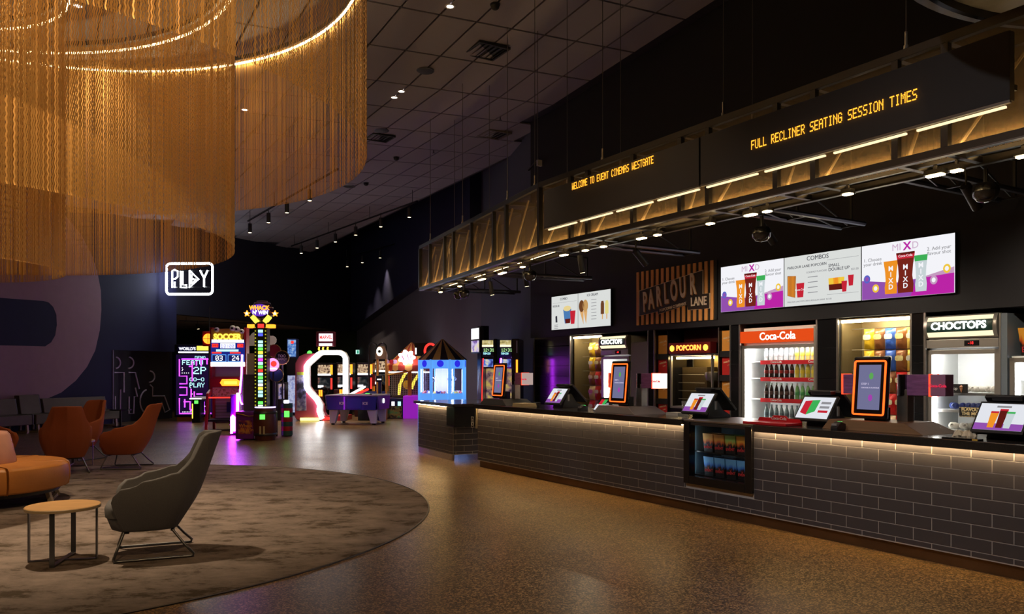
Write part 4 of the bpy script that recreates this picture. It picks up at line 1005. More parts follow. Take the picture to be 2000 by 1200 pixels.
def mixd(label, px0, px1, zb, zt):
    s = menu(label, px0, px1, zb, zt, G_MENU)
    s.poly([(0.01,0.01),(0.99,0.01),(0.99,0.33),(0.60,0.30),(0.40,0.27),(0.01,0.36)], G_PURPLE, 1)
    s.poly([(0.55,0.01),(0.99,0.01),(0.99,0.34),(0.62,0.30)], G_MAGENTA, 2); s.poly([(0.62,0.30),(0.99,0.34),(0.99,0.44)], G_PALEV, 2)
    s.txt('MI', 0.40, 0.88, 0.17, G_PINKL); s.txt('D', 0.60, 0.88, 0.17, G_PINKL); s.txt('X', 0.515, 0.88, 0.19, G_MAGENTA, bold=0.03)
    s.txt('1. Choose\nyour drink', 0.03, 0.68, 0.085, G_GREY, 'LEFT'); s.txt('2. Add your\nflavour shot', 0.96, 0.74, 0.085, G_GREY, 'RIGHT')
    for u, w, v1, liq, cap in ((0.34,0.08,0.66,G_ORANGE,G_ORANGE),(0.66,0.07,0.70,G_ICE,G_GREEN),(0.50,0.10,0.77,G_COLAMID,G_RED)):
        L_ = 3 if u != 0.50 else 5
        s.poly(glass(u, 0.08, v1, w), liq, L_); s.poly([(u-w*0.9,v1-0.10),(u+w*0.9,v1-0.10),(u+w,v1),(u-w,v1)], cap, L_+1)
        s.txt('M\nI\nX\nD', u, 0.36, 0.12, G_MENU, lay=L_+1, bold=0.02)
    s.txt('Coca-Cola', 0.50, 0.72, 0.06, G_MENU, lay=7); s.poly([(0.41,0.74),(0.59,0.74),(0.60,0.78),(0.40,0.78)], G_COKE, 7)
    for u, v, m in ((0.07,0.38,G_BLUE),(0.17,0.20,G_YEL),(0.79,0.25,G_PALEV),(0.92,0.42,G_YEL)): s.poly(disc(u, v, 0.038, 0.075), m, 3); s.poly(disc(u, v, 0.020, 0.040), G_MENU if m is not G_BLUE else G_PURPLE, 4)
    return s
zl, zh = 2.37, 3.05
mixd('lit menu screen with three drinks, next to the striped popcorn sign', 1412, 1536, zl, zh)
mixd('lit menu screen with three drinks, above the wide snack niche', 1687, 1871, zl, zh)
s = menu('pale lit menu screen headed combos between the two drink screens', 1536, 1687, zl, zh, G_MENU2)
s.txt('COMBOS', 0.46, 0.91, 0.12, G_DKTEXT); s.txt('PARLOUR LANE POPCORN', 0.05, 0.77, 0.075, G_DKTEXT, 'LEFT'); s.txt('GOURMET FLAVOURS', 0.31, 0.64, 0.048, G_GREY, 'LEFT')
for k in range(4): s.poly([(0.33,0.54-0.10*k),(0.46,0.54-0.10*k),(0.46,0.555-0.10*k),(0.33,0.555-0.10*k)], G_GREY)
s.txt('SMALL\nDOUBLE UP', 0.60, 0.68, 0.085, G_DKTEXT, 'LEFT'); s.txt('$21.00', 0.97, 0.60, 0.055, G_GREY, 'RIGHT'); s.txt('PARLOUR LANE POPCORN & REGULAR DRINK  $13.00', 0.05, 0.09, 0.042, G_GREY, 'LEFT')
s.poly([(0.05,0.22),(0.16,0.17),(0.17,0.60),(0.05,0.62)], glow('carton_brown', (0.30,0.10,0.03), 0.9), 1); 
for k in range(6): s.poly([(0.06+0.018*k,0.22-0.008*k),(0.07+0.018*k,0.215-0.008*k),(0.07+0.018*k,0.60),(0.06+0.018*k,0.61)], G_ORANGE, 2)
s.poly([(0.19,0.17),(0.27,0.17),(0.285,0.45),(0.175,0.45)], G_RED, 3); s.txt('Coca-Cola', 0.23, 0.32, 0.055, G_MENU, lay=5)
for u in (0.64,0.70,0.76): s.poly([(u-0.03,0.25),(u+0.03,0.25),(u+0.04,0.48),(u-0.04,0.48)], G_YEL if u != 0.70 else G_ORANGE, 2); s.poly([(u-0.03,0.25),(u+0.03,0.25),(u+0.035,0.36),(u-0.035,0.36)], G_COKE, 3)
for u, v in ((0.80,0.20),(0.88,0.30)): s.poly([(u-0.025,v),(u+0.025,v),(u+0.035,v+0.20),(u-0.035,v+0.20)], G_RED, 4)
for v in (0.83, 0.17): s.poly([(0.58,v),(0.97,v),(0.97,v+0.006),(0.58,v+0.006)], G_GREY, 1)
s = menu('pale lit menu screen with popcorn combo at the far end of the bar', 1081, 1133, 2.30, 2.96, G_MENU2)
s.txt('COMBO', 0.48, 0.89, 0.10, G_DKTEXT); s.txt('REGULAR', 0.06, 0.70, 0.08, G_DKTEXT, 'LEFT')
s.poly([(0.06,0.79),(0.95,0.79),(0.95,0.796),(0.06,0.796)], G_GREY, 1)
s.poly([(0.52,0.17),(0.72,0.17),(0.76,0.58),(0.46,0.58)], glow('blue_tub', (0.08,0.22,0.50), 0.9), 1); s.poly([(0.55,0.17),(0.72,0.17),(0.73,0.30),(0.53,0.30)], G_COKE, 2); s.poly(disc(0.61,0.60,0.14,0.08), glow('popcorn_pic', (0.85,0.68,0.30), 0.95), 2)
s.poly([(0.75,0.14),(0.88,0.14),(0.92,0.52),(0.72,0.52)], G_RED, 3); s.poly([(0.17,0.22),(0.24,0.22),(0.23,0.42),(0.16,0.40)], G_DKTEXT, 1)
for k in range(3): s.poly([(0.12,0.14-0.05*k),(0.26,0.14-0.05*k),(0.26,0.155-0.05*k),(0.12,0.155-0.05*k)], G_GREY)
s = menu('pale lit menu screen headed ice cream at the far end of the bar', 1133, 1197, 2.30, 2.96, G_MENU2)
s.txt('ICE CREAM', 0.46, 0.90, 0.10, G_DKTEXT)
gc = glow('choc_pic', (0.17,0.06,0.02), 0.9); gw_ = glow('wafer_pic', (0.75,0.42,0.16), 0.95); gh = glow('honey_pic', (0.60,0.34,0.12), 0.95)
for u, m in ((0.12,gc),(0.24,gh)): s.poly([(u-0.06,0.48),(u+0.06,0.48),(u+0.02+ (0.04 if u<0.2 else 0),0.10)], gw_, 1); s.poly(disc(u,0.62,0.085,0.17), m, 2)
for k in range(7): s.poly([(0.42,0.76-0.09*k),(0.58,0.76-0.09*k),(0.58,0.775-0.09*k),(0.42,0.775-0.09*k)], G_GREY)
for u, m in ((0.76,gc),(0.89,glow('banana_pic', (0.80,0.70,0.25), 0.95))): s.poly([(u-0.05,0.34),(u+0.05,0.34),(u+0.05,0.62),(u+0.03,0.70),(u-0.03,0.70),(u-0.05,0.62)], m, 1); s.poly([(u-0.015,0.20),(u+0.015,0.20),(u+0.015,0.34),(u-0.015,0.34)], gw_, 1)

# striped popcorn company sign
a0, a1 = a_of(1246, SB), a_of(1402, SB); hw = (a0-a1)/2; H = 0.90
ps = thing('popcorn_company_sign', 'orange and black striped popcorn company sign with tilted name plate', 'sign', W((a0+a1)/2, SB, 2.275), RC)
bx('backing', M_BLACKM, ps, -hw, hw, -0.02, 0, 0, H)
MS = mat('orange_slat', (0.78,0.36,0.10), 0.5)
n = 15; pitch = 2*hw/n
me = MB().box(0, pitch*0.52, -0.035, -0.02, 0, H).mesh('slat'); me.materials.append(MS)
for i in range(n+1):
    x = -hw + i*pitch
    if x + pitch*0.52 <= hw+0.03: link('slat', me, ps, (x, 0, 0))
dk = mat('sign_dark_brown', (0.030,0.018,0.012), 0.5); ol = mat('sign_cream', (0.80,0.62,0.42), 0.5)
def U(u, v): return ((u*2-1)*hw, v*H)
plate = [(0.056,0.176),(0.056,0.635),(0.853,0.848),(0.853,0.45),(0.93,0.45),(0.93,0.20),(0.685,0.20),(0.675,0.30),(0.31,0.177),(0.305,0.228)]
def grow(pl, k):
    cx = sum(p[0] for p in pl)/len(pl); cy = sum(p[1] for p in pl)/len(pl); return [(cx+(x-cx)*k, cy+(y-cy)*(1+(k-1)*1.6)) for x, y in pl]
pg = MB().prism([U(*p) for p in grow(plate, 1.02)], 'y', -0.050, -0.035).build('plate_outline', ol, ps)
pl = MB().prism([U(*p) for p in plate], 'y', -0.056, -0.050).build('name_plate', dk, ps)
cream = mat('sign_letter', (0.88,0.72,0.55), 0.5); shade = mat('sign_letter_side', (0.62,0.27,0.08), 0.5)
ang = -math.atan2(0.26*H, 0.80*2*hw)
w7 = 0.70*2*hw/7
for i, ch in enumerate('PARLOUR'):
    u = (0.138,0.222,0.323,0.418,0.517,0.625,0.745)[i]; x, z = U(u, 0.405+0.037*i)
    o = lettering(ch, 0.45, shade, ps, x+0.012, -0.058, z-0.012, bold=0.03, thick=0.006, squash=0.44); o.rotation_euler = (0, ang*0.35, 0)
    o = lettering(ch, 0.45, cream, ps, x, -0.062, z, bold=0.03, thick=0.012, squash=0.44); o.rotation_euler = (0, ang*0.35, 0)
x, z = U(0.815, 0.325); lettering('LANE', 0.185, cream, ps, x, -0.062, z, bold=0.02, thick=0.01, squash=0.75)
x, z = U(0.50, 0.275); lettering('POPCORN COMPANY', 0.062, cream, ps, x, -0.062, z, bold=0.03, thick=0.006, rot=ang*0.80)

# ================================================================ hanging lighting truss above the counter
M_TR = mat('truss_steel', (0.055,0.052,0.050), 0.42, 0.6); M_TRE = mat('truss_edge', (0.16,0.16,0.17), 0.4, 0.7)
M_MESH = sheer('wire_mesh', (0.30,0.22,0.12), 0.68, 0.5, 0.2, 0.6)
M_BRACE = mat('brace_brass', (0.70,0.52,0.28), 0.45, 0.4)
G_LAMP = glow('truss_lamp', (1.0,0.70,0.33), 22.0)
TZ0, TZ1 = 3.14, 4.07; TB0, TD = 6.0, 0.5
def truss(name, label, p0, p1, n, ratios, seed, lamps=True):
    # p0 -> p1 plan points of the front face, front to the left-hand customer side (local -y)
    d = Vector((p1[0]-p0[0], p1[1]-p0[1])); L = d.length
    t = thing(name, label, 'truss', (p0[0], p0[1], TZ0), math.atan2(d.y, d.x))
    H = TZ1-TZ0; rng = random.Random(seed)
    for y in (0.0, TD):
        for z in (0.0, H): MB().bar((0,y,z+ (0.035 if z == 0 else -0.035)),(L,y,z+(0.035 if z == 0 else -0.035)),0.06,0.07).build('chord', M_TR, t, bevel=0.004)
    MB().bar((0,TD/2,0.035),(L,TD/2,0.035),0.04,0.03).build('lamp_rail', M_TR, t)
    MB().bar((0,-0.034,0.004),(L,-0.034,0.004),0.012,0.012).build('edge_trim', M_TRE, t)
    x = 0.0; xs = [0.0]; tot = sum(ratios)
    for r in ratios: x += L*r/tot; xs.append(x)
    for i, x in enumerate(xs):
        for y in (0.0, TD): MB().bar((x,y,0.07),(x,y,H-0.07),0.055 if i not in (0,len(xs)-1) else 0.07,0.055).build('upright', M_TR, t)
        MB().bar((x,0,0.035),(x,TD,0.035),0.05,0.05).build('cross_bar', M_TR, t); MB().bar((x,0,H-0.035),(x,TD,H-0.035),0.05,0.05).build('cross_bar', M_TR, t)
    for i in range(len(xs)-1):
        a, b = xs[i]+0.03, xs[i+1]-0.03
        MB().box(a,b,0.018,0.022,0.07,H-0.07).build('mesh_panel', M_MESH, t)
        MB().box(a,b,TD-0.022,TD-0.018,0.07,H-0.07).build('mesh_panel', M_MESH, t)
        for yy in (0.052, TD-0.052): MB().box(a,b,yy-0.02,yy+0.02,0.062,0.068).build('strip_shield', M_TR, t)  # added shield: hides the light strip from below, sends its light upward
        k = max(1, round((b-a)/0.55))
        for j in range(k):
            u0 = a+(b-a)*j/k; u1 = a+(b-a)*(j+0.75)/k
            MB().cyl((u0+0.03,0.07,0.08),(u1,0.16,H-0.08),0.015,n=6).build('diagonal_brace', M_BRACE, t, smooth=40)
        if (b-a) > 0.55: MB().cyl((b-0.04,0.08,0.08),(b-(b-a)*0.35,0.20,H*0.75),0.012,n=6).build('diagonal_brace', M_BRACE, t, smooth=40)
        MB().box(a+0.01,b-0.01,0.045,0.060,0.074,0.084).build('light_strip', glow('truss_strip', (1.0,0.62,0.24), 22.0), t); MB().box(a+0.01,b-0.01,TD-0.060,TD-0.045,0.074,0.084).build('light_strip', glow('truss_strip', (1.0,0.62,0.24), 22.0), t)
    return t, L, xs
pm0 = W(9.03, TB0); pm1 = W(2.1, TB0)
tm, LM, xm = truss('lighting_truss', 'long straight black truss carrying the red text boards', pm0[:2], pm1[:2], 9, [1.25,0.62,1.5,1.35,0.70,1.5,0.72,1.35,0.7,1.5,0.8], 3)
pa0 = pt(821, 569, 16.3); 
ta, LA, xa = truss('lighting_truss', 'turned end truss of open mesh panels over the short counter', (pa0.x, pa0.y), pm0[:2], 7, [0.8,1.1,0.6,1.1,1.2,0.6,1.4], 4)
# text boards
M_BOARD = mat('led_board_face', (0.055,0.050,0.052), 0.6, bump=0.6, nscale=420); G_LEDT = glow('led_amber', (1.0,0.40,0.03), 2.0)
BZ0, BZ1 = 3.41, 3.90
def text_board(label, px0, px1, body, tx0, tx1, zt0, hh):
    a0, a1 = a_of(px0, TB0-0.10), a_of(px1, TB0-0.10); w = a0-a1
    t = thing('led_text_board', label, 'text board', W(a0, TB0-0.10, BZ0), RC)
    MB().box(0, w, 0.0, 0.07, 0, BZ1-BZ0).build('face_panel', M_BOARD, t, bevel=0.004)
    bx('lower_edge', M_TRE, t, 0, w, 0.0, 0.03, -0.02, 0.0)
    nseg = int(w/0.62)
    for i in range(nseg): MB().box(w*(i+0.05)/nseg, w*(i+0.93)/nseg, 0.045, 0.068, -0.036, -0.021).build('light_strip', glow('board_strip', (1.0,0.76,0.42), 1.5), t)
    x0 = a0-a_of(tx0, TB0-0.10); x1 = a0-a_of(tx1, TB0-0.10)
    n = len(body)*6-1; wide = (x1-x0)/(n*hh/7.0)
    mb, xe = dot_text(body, hh, x0, 0.0, 0.78, wide); mb.v = [(p[0], p[1]-0.004, p[2]+zt0) for p in mb.v]
    o = stuff(mb.build('lettering', G_LEDT, t))
    k = int(w/0.55)
    for i in range(k+1):
        xx = w*i/k; MB().bar((min(max(xx,0.02),w-0.02),0.07,0.1),(min(max(xx,0.02),w-0.02),0.105,0.1),0.04).build('mounting_lug', M_TR, t)
    return t
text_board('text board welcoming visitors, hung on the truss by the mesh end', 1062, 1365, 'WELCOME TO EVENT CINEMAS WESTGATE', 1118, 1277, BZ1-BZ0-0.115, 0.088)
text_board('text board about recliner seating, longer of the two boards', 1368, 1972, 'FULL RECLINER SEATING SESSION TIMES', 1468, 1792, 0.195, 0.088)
# lower arms reaching from the truss back over the bar
def arm(label, p, q, z):
    d = Vector((q.x-p.x, q.y-p.y)); L = d.length
    t = thing('ladder_beam', label, 'truss', (p.x, p.y, z), math.atan2(d.y, d.x), 'ladder beams between truss and bar')
    MARM = mat('arm_steel', (0.10,0.10,0.12), 0.35, 0.75)
    for y in (-0.16, 0.16):
        MB().cyl((0,y,0),(L,y,0),0.030,n=8).build('tube', MARM, t, smooth=40)
    for y in (0.0,): MB().cyl((0.10,y,0.38),(L,y,0.38),0.018,n=6).build('tube', M_TR, t, smooth=40)
    n = max(2, int(L/0.75))
    for i in range(n+1):
        x = L*i/n*0.98+0.02
        MB().bar((x,-0.16,0),(x,0.16,0),0.025).build('cross_bar', M_TR, t); MB().bar((max(x,0.12),0.0,0),(max(x,0.12),0.0,0.38),0.025).build('upright', M_TR, t)
        if i < n: MB().cyl((x,-0.16,0),(x+L/n*0.9,0.16,0),0.010,n=6).build('diagonal_brace', M_TR, t); MB().cyl((max(x,0.12),0.0,0.38),(x+L/n*0.9,0.0,0),0.010,n=6).build('diagonal_brace', M_TR, t)
    return t
for k, (px, lb) in enumerate(((1130,'first arm past the mesh end'),(1425,'arm over the popcorn sign'),(1740,'arm over the drink menu screens'))):
    a = a_of(px, TB0+0.45); arm('black ladder beam from the truss to the bar, '+lb, W(a, TB0+0.54), W(a, 8.55), TZ0+0.12)
ex = Vector((math.cos(ta.rotation_euler.z), math.sin(ta.rotation_euler.z))); ey = Vector((-ex.y, ex.x))
for f, lb in ((0.05,'under the outer end of the mesh truss'),(0.52,'under the middle of the mesh truss')):
    p = Vector((pa0.x, pa0.y)) + ex*(LA*f) + ey*(TD+0.04); q = p + ey*(1.5 if f < 0.3 else 1.7)
    arm('black ladder beam '+lb, Vector((p.x,p.y,0)), Vector((q.x,q.y,0)), TZ0+0.02)
# floodlights, small spots and cameras slung under the truss
def under(root, x, y, z=0.0):
    return root.location + Vector((math.cos(root.rotation_euler.z)*x - math.sin(root.rotation_euler.z)*y, math.sin(root.rotation_euler.z)*x + math.cos(root.rotation_euler.z)*y, z))
def flood(root, x, lb, wide):
    p = under(root, x, TD*0.5, 0); t = thing('truss_floodlight', 'warm floodlight slung under the %s' % lb, 'floodlight', p, root.rotation_euler.z, 'floodlights under the truss')
    MB().bar((0,0,0.03),(0,0,-0.06),0.02).build('bracket', M_TR, t)
    MB().prism([(-0.05,-0.06),(0.05,-0.06),(0.035,-0.02),(-0.035,-0.02)], 'x', -wide, wide).build('housing', M_TR, t)
    MB().box(-wide*0.9, wide*0.9, -0.024, 0.024, -0.072, -0.06).build('lamp', G_LAMP, t)
for x in (LA*0.10, LA*0.30, LA*0.50, LA*0.66, LA*0.80): flood(ta, x, 'mesh end truss', 0.14 if x > LA*0.45 and x < LA*0.7 else 0.05)
for i, f in enumerate((0.03, 0.10, 0.155, 0.26, 0.30, 0.42, 0.50, 0.53, 0.66, 0.775, 0.80, 0.87)): flood(tm, LM*f, 'long truss', 0.045 if i % 3 else 0.075)
def can_spot(label, p, tilt=0.25, rz=0.0, drop=0.12, r=0.042, L=0.19, power=60, size=70):
    t = thing('spot_light', label, 'spotlight', p, rz, 'small can spotlights')
    MB().cyl((0,0,0.06),(0,0,-drop),0.010,n=6).build('stem', M_TR, t)
    d = Vector((math.sin(tilt), 0, -math.cos(tilt)))
    c0 = Vector((0,0,-drop)) - d*0.02; c1 = c0 + d*L
    MB().cyl(c0, c1, r, n=14).build('can', mat('spot_can', (0.05,0.05,0.055), 0.4, 0.5), t, smooth=40)
    MB().cyl(c1, c1 + d*0.004, r*0.80, n=14).build('lens', glow('spot_lens', (1.0,0.80,0.45), 5.0), t)
    spot('spot_beam', c1 + d*0.012, c1 + d, power, WARM2, size, 0.8, 0.03, t)      # the light of this very lamp
    return t
for px, root, y in ((902,ta,0.9),(972,ta,1.0),(1074,ta,1.0)):
    # on the far rail of the end truss
    f = (px-821)/(1055-821); can_spot('can spotlight hanging behind the mesh end truss', under(root, LA*(f**0.72)*0.98, TD, -0.02), 0.2, RC+PI/2, 0.06, 0.04, 0.24, 40, 80)
for px in (1242, 1490, 1887):
    a = a_of(px, TB0+0.95); can_spot('can spotlight hanging from the truss over the %s' % {1242:'striped popcorn sign',1490:'first drink menu screen',1887:'second drink menu screen'}[px], W(a, TB0+0.95, TZ0+0.10), 0.85, RC+PI/2, 0.15, 0.045, 0.26, 110, 100)
def dome(label, p, r=0.085):
    t = thing('dome_camera', label, 'camera', p, 0, 'dome cameras under the truss')
    MB().cyl((0,0,0.05),(0,0,-0.07),0.018,n=8).build('stem', M_TR, t); MB().lathe([(0.02,-0.06),(r*0.8,-0.07),(r,-0.10),(r*1.02,-0.135)], 18).build('hood', M_BLACK, t, smooth=40)
    MB().lathe([(r,-0.135),(r*0.92,-0.175),(r*0.6,-0.21),(0.001,-0.225)], 18).build('lens_dome', mat('smoked_dome', (0.03,0.03,0.04), 0.05, 0.0, spec=1.0), t, smooth=60)
for px in (1487, 1925): dome('smoked dome camera hanging near the %s' % ('striped popcorn sign' if px == 1487 else 'last drink menu screen'), W(a_of(px, TB0+0.65), TB0+0.65, TZ0-0.05), 0.10)
for f in (0.19, 0.245, 0.77): dome('smoked dome camera hanging under the mesh end truss', under(ta, LA*f, TD*0.9, -0.03), 0.10)
# suspension cables
def cable(p, label='thin steel cable holding the truss from the ceiling'):
    a = p.x*AX[0]+p.y*AX[1]; b = p.x*BX[0]+p.y*BX[1]; zt_ = zc(a, min(b, 8.9))+0.03
    t = thing('suspension_cable', label, 'cable', p, 0, 'cables holding the truss')
    MB().cyl((0,0,0),(0,0,zt_-p.z),0.005,n=5).build('wire', mat('cable_wire', (0.16,0.15,0.15), 0.5, 0.6), t)
    MB().cyl((0,0,0),(0,0,0.14),0.013,n=8).build('turnbuckle', M_STEEL, t); MB().cyl((0,0,-0.03),(0,0,0.03),0.022,n=8).build('shackle', M_STEEL, t)
for px in (1177, 1413, 1770): cable(W(a_of(px,TB0), TB0, TZ1))
for px in (1212, 1470): cable(W(a_of(px,TB0+TD), TB0+TD, TZ1))
for f in (0.12, 0.45, 0.80, 0.97):
    for y in (0.0, TD): cable(under(ta, LA*f, y, TZ1-TZ0))

# round pendant dish over the aisle
dc = Vector((4.43, 4.10, 4.25)); DR = 2.3
t = thing('pendant_dish', 'large round pendant dish with dark double rim over the aisle', 'pendant', dc)
MB().lathe([(DR-0.10,0.0),(DR,0.0),(DR,0.05),(DR-0.10,0.05),(DR-0.10,0.0)], 96).build('outer_rim', M_STEEL, t, smooth=40)
MB().lathe([(DR-0.14,-0.03),(DR-0.10,-0.03),(DR-0.10,0.09),(DR-0.14,0.09),(DR-0.14,-0.03)], 96).build('inner_rim', M_BLACK, t, smooth=40)
MB().lathe([(0.001,0.14),(DR*0.5,0.12),(DR-0.14,0.03)], 72).build('dish', mat('dish_plaster', (0.22,0.22,0.23), 0.75, noise=0.3, nscale=6), t, smooth=40)
for i in range(3):
    an = i*2*PI/3+0.5; x, y = (DR-0.2)*math.cos(an), (DR-0.2)*math.sin(an); a = (dc.x+x)*AX[0]+(dc.y+y)*AX[1]; b = (dc.x+x)*BX[0]+(dc.y+y)*BX[1]
    MB().cyl((x,y,0.05),(x,y,zc(a,b)-dc.z+0.03),0.006,n=6).build('suspension_rod', M_DKSTEEL, t)

# ================================================================ lounge furniture
M_FGREY = mat('charcoal_fabric', (0.125,0.128,0.150), 0.92, noise=0.18, nscale=120, bump=0.4, bscale=240)
M_FORANGE = mat('rust_fabric', (0.44,0.115,0.045), 0.92, noise=0.15, nscale=120, bump=0.4, bscale=240)
M_LEG = mat('gunmetal_leg', (0.16,0.17,0.19), 0.3, 0.9)
def interp(tab, u):
    for (a, va), (b, vb) in zip(tab, tab[1:]):
        if u <= b:
            f = (u-a)/(b-a); f = f*f*(3-2*f)
            return va+(vb-va)*f if not isinstance(va, tuple) else tuple(p+(q-p)*f for p, q in zip(va, vb))
    return tab[-1][1]
_shell = None
def armchair(label, loc, rz, fabric, group=None):
    # front is local -y
    t = thing('wing_armchair', label, 'armchair', (loc[0], loc[1], 0.008), rz, group)
    plan = [(0.0,(0.0,0.275)),(0.28,(0.215,0.262)),(0.40,(0.300,0.215)),(0.50,(0.335,0.13)),(0.75,(0.342,-0.08)),(1.0,(0.315,-0.30))]
    top = [(0.0,0.99),(0.24,0.985),(0.29,0.965),(0.37,0.76),(0.46,0.68),(0.70,0.63),(0.90,0.575),(1.0,0.47)]
    nu, nv = 41, 12; th = 0.045
    def P(u, v, inner):
        au = abs(u); sx = 1 if u >= 0 else -1
        x, y = interp(plan, au); zt = interp(top, au); zb = 0.225
        z = zb + (zt-zb)*v; k = min(1.0, (z-zb)/0.33); s = 0.70 + 0.30*math.sin(k*PI/2)
        back = max(0.0, 1-au/0.62); back = back*back*(3-2*back)
        hx = 1.0
        if z > 0.62: hx = 1.0 - 0.10*(z-0.62)/0.37
        r = math.hypot(x, y); q = (r-th*inner)/r
        return (sx*x*s*q*hx, y*s*q + (z-zb)*0.36*back*0.95 - 0.02, z)
    vs = []; fs = []
    for inner in (0, 1):
        for j in range(nv):
            for i in range(nu):
                u = -1+2*i/(nu-1); v = j/(nv-1)
                p = P(u, v, inner)
                vs.append(p)
    n = nu*nv
    for j in range(nv-1):
        for i in range(nu-1):
            q = j*nu+i; fs.append((q,q+1,q+nu+1,q+nu)); q += n; fs.append((q,q+nu,q+nu+1,q+1))
    for i in range(nu-1):
        a = (nv-1)*nu+i; fs.append((a,a+1,n+a+1,n+a)); fs.append((i,n+i,n+i+1,i+1))
    for j in range(nv-1):
        a = j*nu; fs.append((a,a+nu,n+a+nu,n+a)); a = j*nu+nu-1; fs.append((a,n+a,n+a+nu,a+nu))
    mb = MB(); mb.add(vs, fs)
    sh = mb.build('shell', fabric, t, smooth=180)
    m = sh.modifiers.new('round', 'BEVEL'); m.width = 0.016; m.segments = 3; m.limit_method = 'ANGLE'; m.angle_limit = math.radians(50)
    # seat cushion and underseat
    def cushion(name, zs, front, mt):
        c = MB(); N = 28; vs_ = []; K = len(zs)
        for z, s in zs:
            for i in range(N):
                an = 2*PI*i/N; cx, cy = math.cos(an), math.sin(an)
                x = math.copysign(abs(cx)**0.55, cx)*0.275*s; y = math.copysign(abs(cy)**0.6, cy)*0.29*s - front
                vs_.append((x*(0.92 if y > 0.1 else 1.0), y, z))
        f_ = [(j*N+i, j*N+(i+1)%N, (j+1)*N+(i+1)%N, (j+1)*N+i) for j in range(K-1) for i in range(N)] + [tuple(range(N-1,-1,-1)), tuple(range((K-1)*N, K*N))]
        c.add(vs_, f_); return c.build(name, mt, t, smooth=50)
    cushion('seat_cushion', [(0.325,0.90),(0.335,1.0),(0.40,1.02),(0.43,0.97),(0.442,0.82)], 0.075, fabric)
    cushion('seat_base', [(0.215,0.70),(0.235,0.86),(0.32,0.97),(0.328,0.96)], 0.07, fabric)
    for sx in (-1, 1):
        x0, x1 = sx*0.20, sx*0.29
        MB().tube([(x0,0.13,0.215),(sx*0.255,0.22,0.10),(x1,0.285,0.03),(x1,0.28,0.012),(x1,0.26,0.010),(x1,-0.26,0.010),(x1,-0.285,0.012),(x1,-0.29,0.03),(sx*0.25,-0.255,0.13),(x0,-0.22,0.225)], 0.0105, 8).build('sled_leg', M_LEG, t, smooth=60)
    MB().bar((-0.21,0.13,0.213),(0.21,0.13,0.213),0.03,0.012).build('mounting_frame', M_BLACKM, t); MB().bar((-0.21,-0.20,0.213),(0.21,-0.20,0.213),0.03,0.012).build('mounting_frame', M_BLACKM, t)
    return t
def face(dx, dy): return math.atan2(dx, -dy)     # rotation that points local -y along (dx, dy)
armchair('charcoal grey wing armchair on thin sled legs beside the round oak table', (-2.93, 6.52), face(-0.93, -0.40), M_FGREY)
ch1 = fl(118, 934)
armchair('rust orange wing armchair with its back turned, behind the round ottoman', (-6.55, 11.65), face(-0.52, 0.85), M_FORANGE)
armchair('rust orange wing armchair half hidden behind another, facing the lounge', (-7.32, 13.4), face(-0.30, -0.95), M_FORANGE)
armchair('rust orange wing armchair standing alone at the far carpet edge', (-5.93, 12.25), face(-0.97, -0.12), M_FORANGE)
armchair('rust orange wing armchair beyond the ottoman, its seat just showing', (-7.72, 11.6), face(0.9, -0.3), M_FORANGE)
# round tables
def side_table(label, loc, R, z, rz):
    t = thing('round_side_table', label, 'table', (loc[0], loc[1], 0.008), rz)
    MB().lathe([(0.001,z-0.028),(R-0.006,z-0.028),(R,z-0.022),(R,z-0.004),(R-0.004,z),(0.001,z)], 48).build('tabletop', M_WOOD, t, smooth=40)
    MB().lathe([(R+0.0005,z-0.027),(R+0.002,z-0.026),(R+0.002,z-0.006),(R+0.0005,z-0.005)], 48).build('edge_band', mat('edge_band', (0.42,0.33,0.22), 0.45), t, smooth=40)
    r = R*0.92
    for k in range(4):
        a = k*PI/2; c, s = math.cos(a), math.sin(a)
        MB().bar((r*c,r*s,0.0),(r*c,r*s,z-0.03),0.036,0.008,up=(c,s,0)).build('leg', M_LEG, t)
    for k in range(2):
        a = k*PI/2; c, s = math.cos(a), math.sin(a)
        MB().bar((-r*c,-r*s,0.005+0.006*k),(r*c,r*s,0.005+0.006*k),0.036,0.008).build('floor_bar', M_LEG, t)
    return t
side_table('small round oak side table on flat dark steel legs', (-3.535, 6.25), 0.265, 0.437, math.radians(12))
side_table('round oak side table between the rust orange armchairs', (-6.95, 12.45), 0.36, 0.40, math.radians(20))
# round leather ottoman with a central back
ot = thing('round_ottoman', 'large round tan leather ottoman with a central conical back', 'ottoman', (-6.03, 8.98, 0.008), 0.35)
M_LEA = mat('tan_leather', (0.46,0.175,0.035), 0.42, noise=0.15, nscale=6, bump=0.15, bscale=60); M_LEA2 = mat('pink_tan_leather', (0.44,0.22,0.17), 0.45, noise=0.15, nscale=6, bump=0.15, bscale=60)
for k in range(6):
    a0, a1 = k*PI/3+0.012, (k+1)*PI/3-0.012
    mb = MB(); prof = [(0.30,0.165),(0.86,0.165),(0.89,0.185),(0.905,0.25),(0.905,0.36),(0.893,0.42),(0.86,0.445),(0.82,0.45),(0.30,0.45)]
    mb.lathe(prof, 14, a0=a0, a1=a1)
    K = 15; n = len(prof)
    mb.f.append(tuple(j*K for j in range(n))[::-1]); mb.m.append(0); mb.f.append(tuple(j*K+14 for j in range(n))); mb.m.append(0)
    mb.build('seat_segment', M_LEA, ot, smooth=50, bevel=0.006)
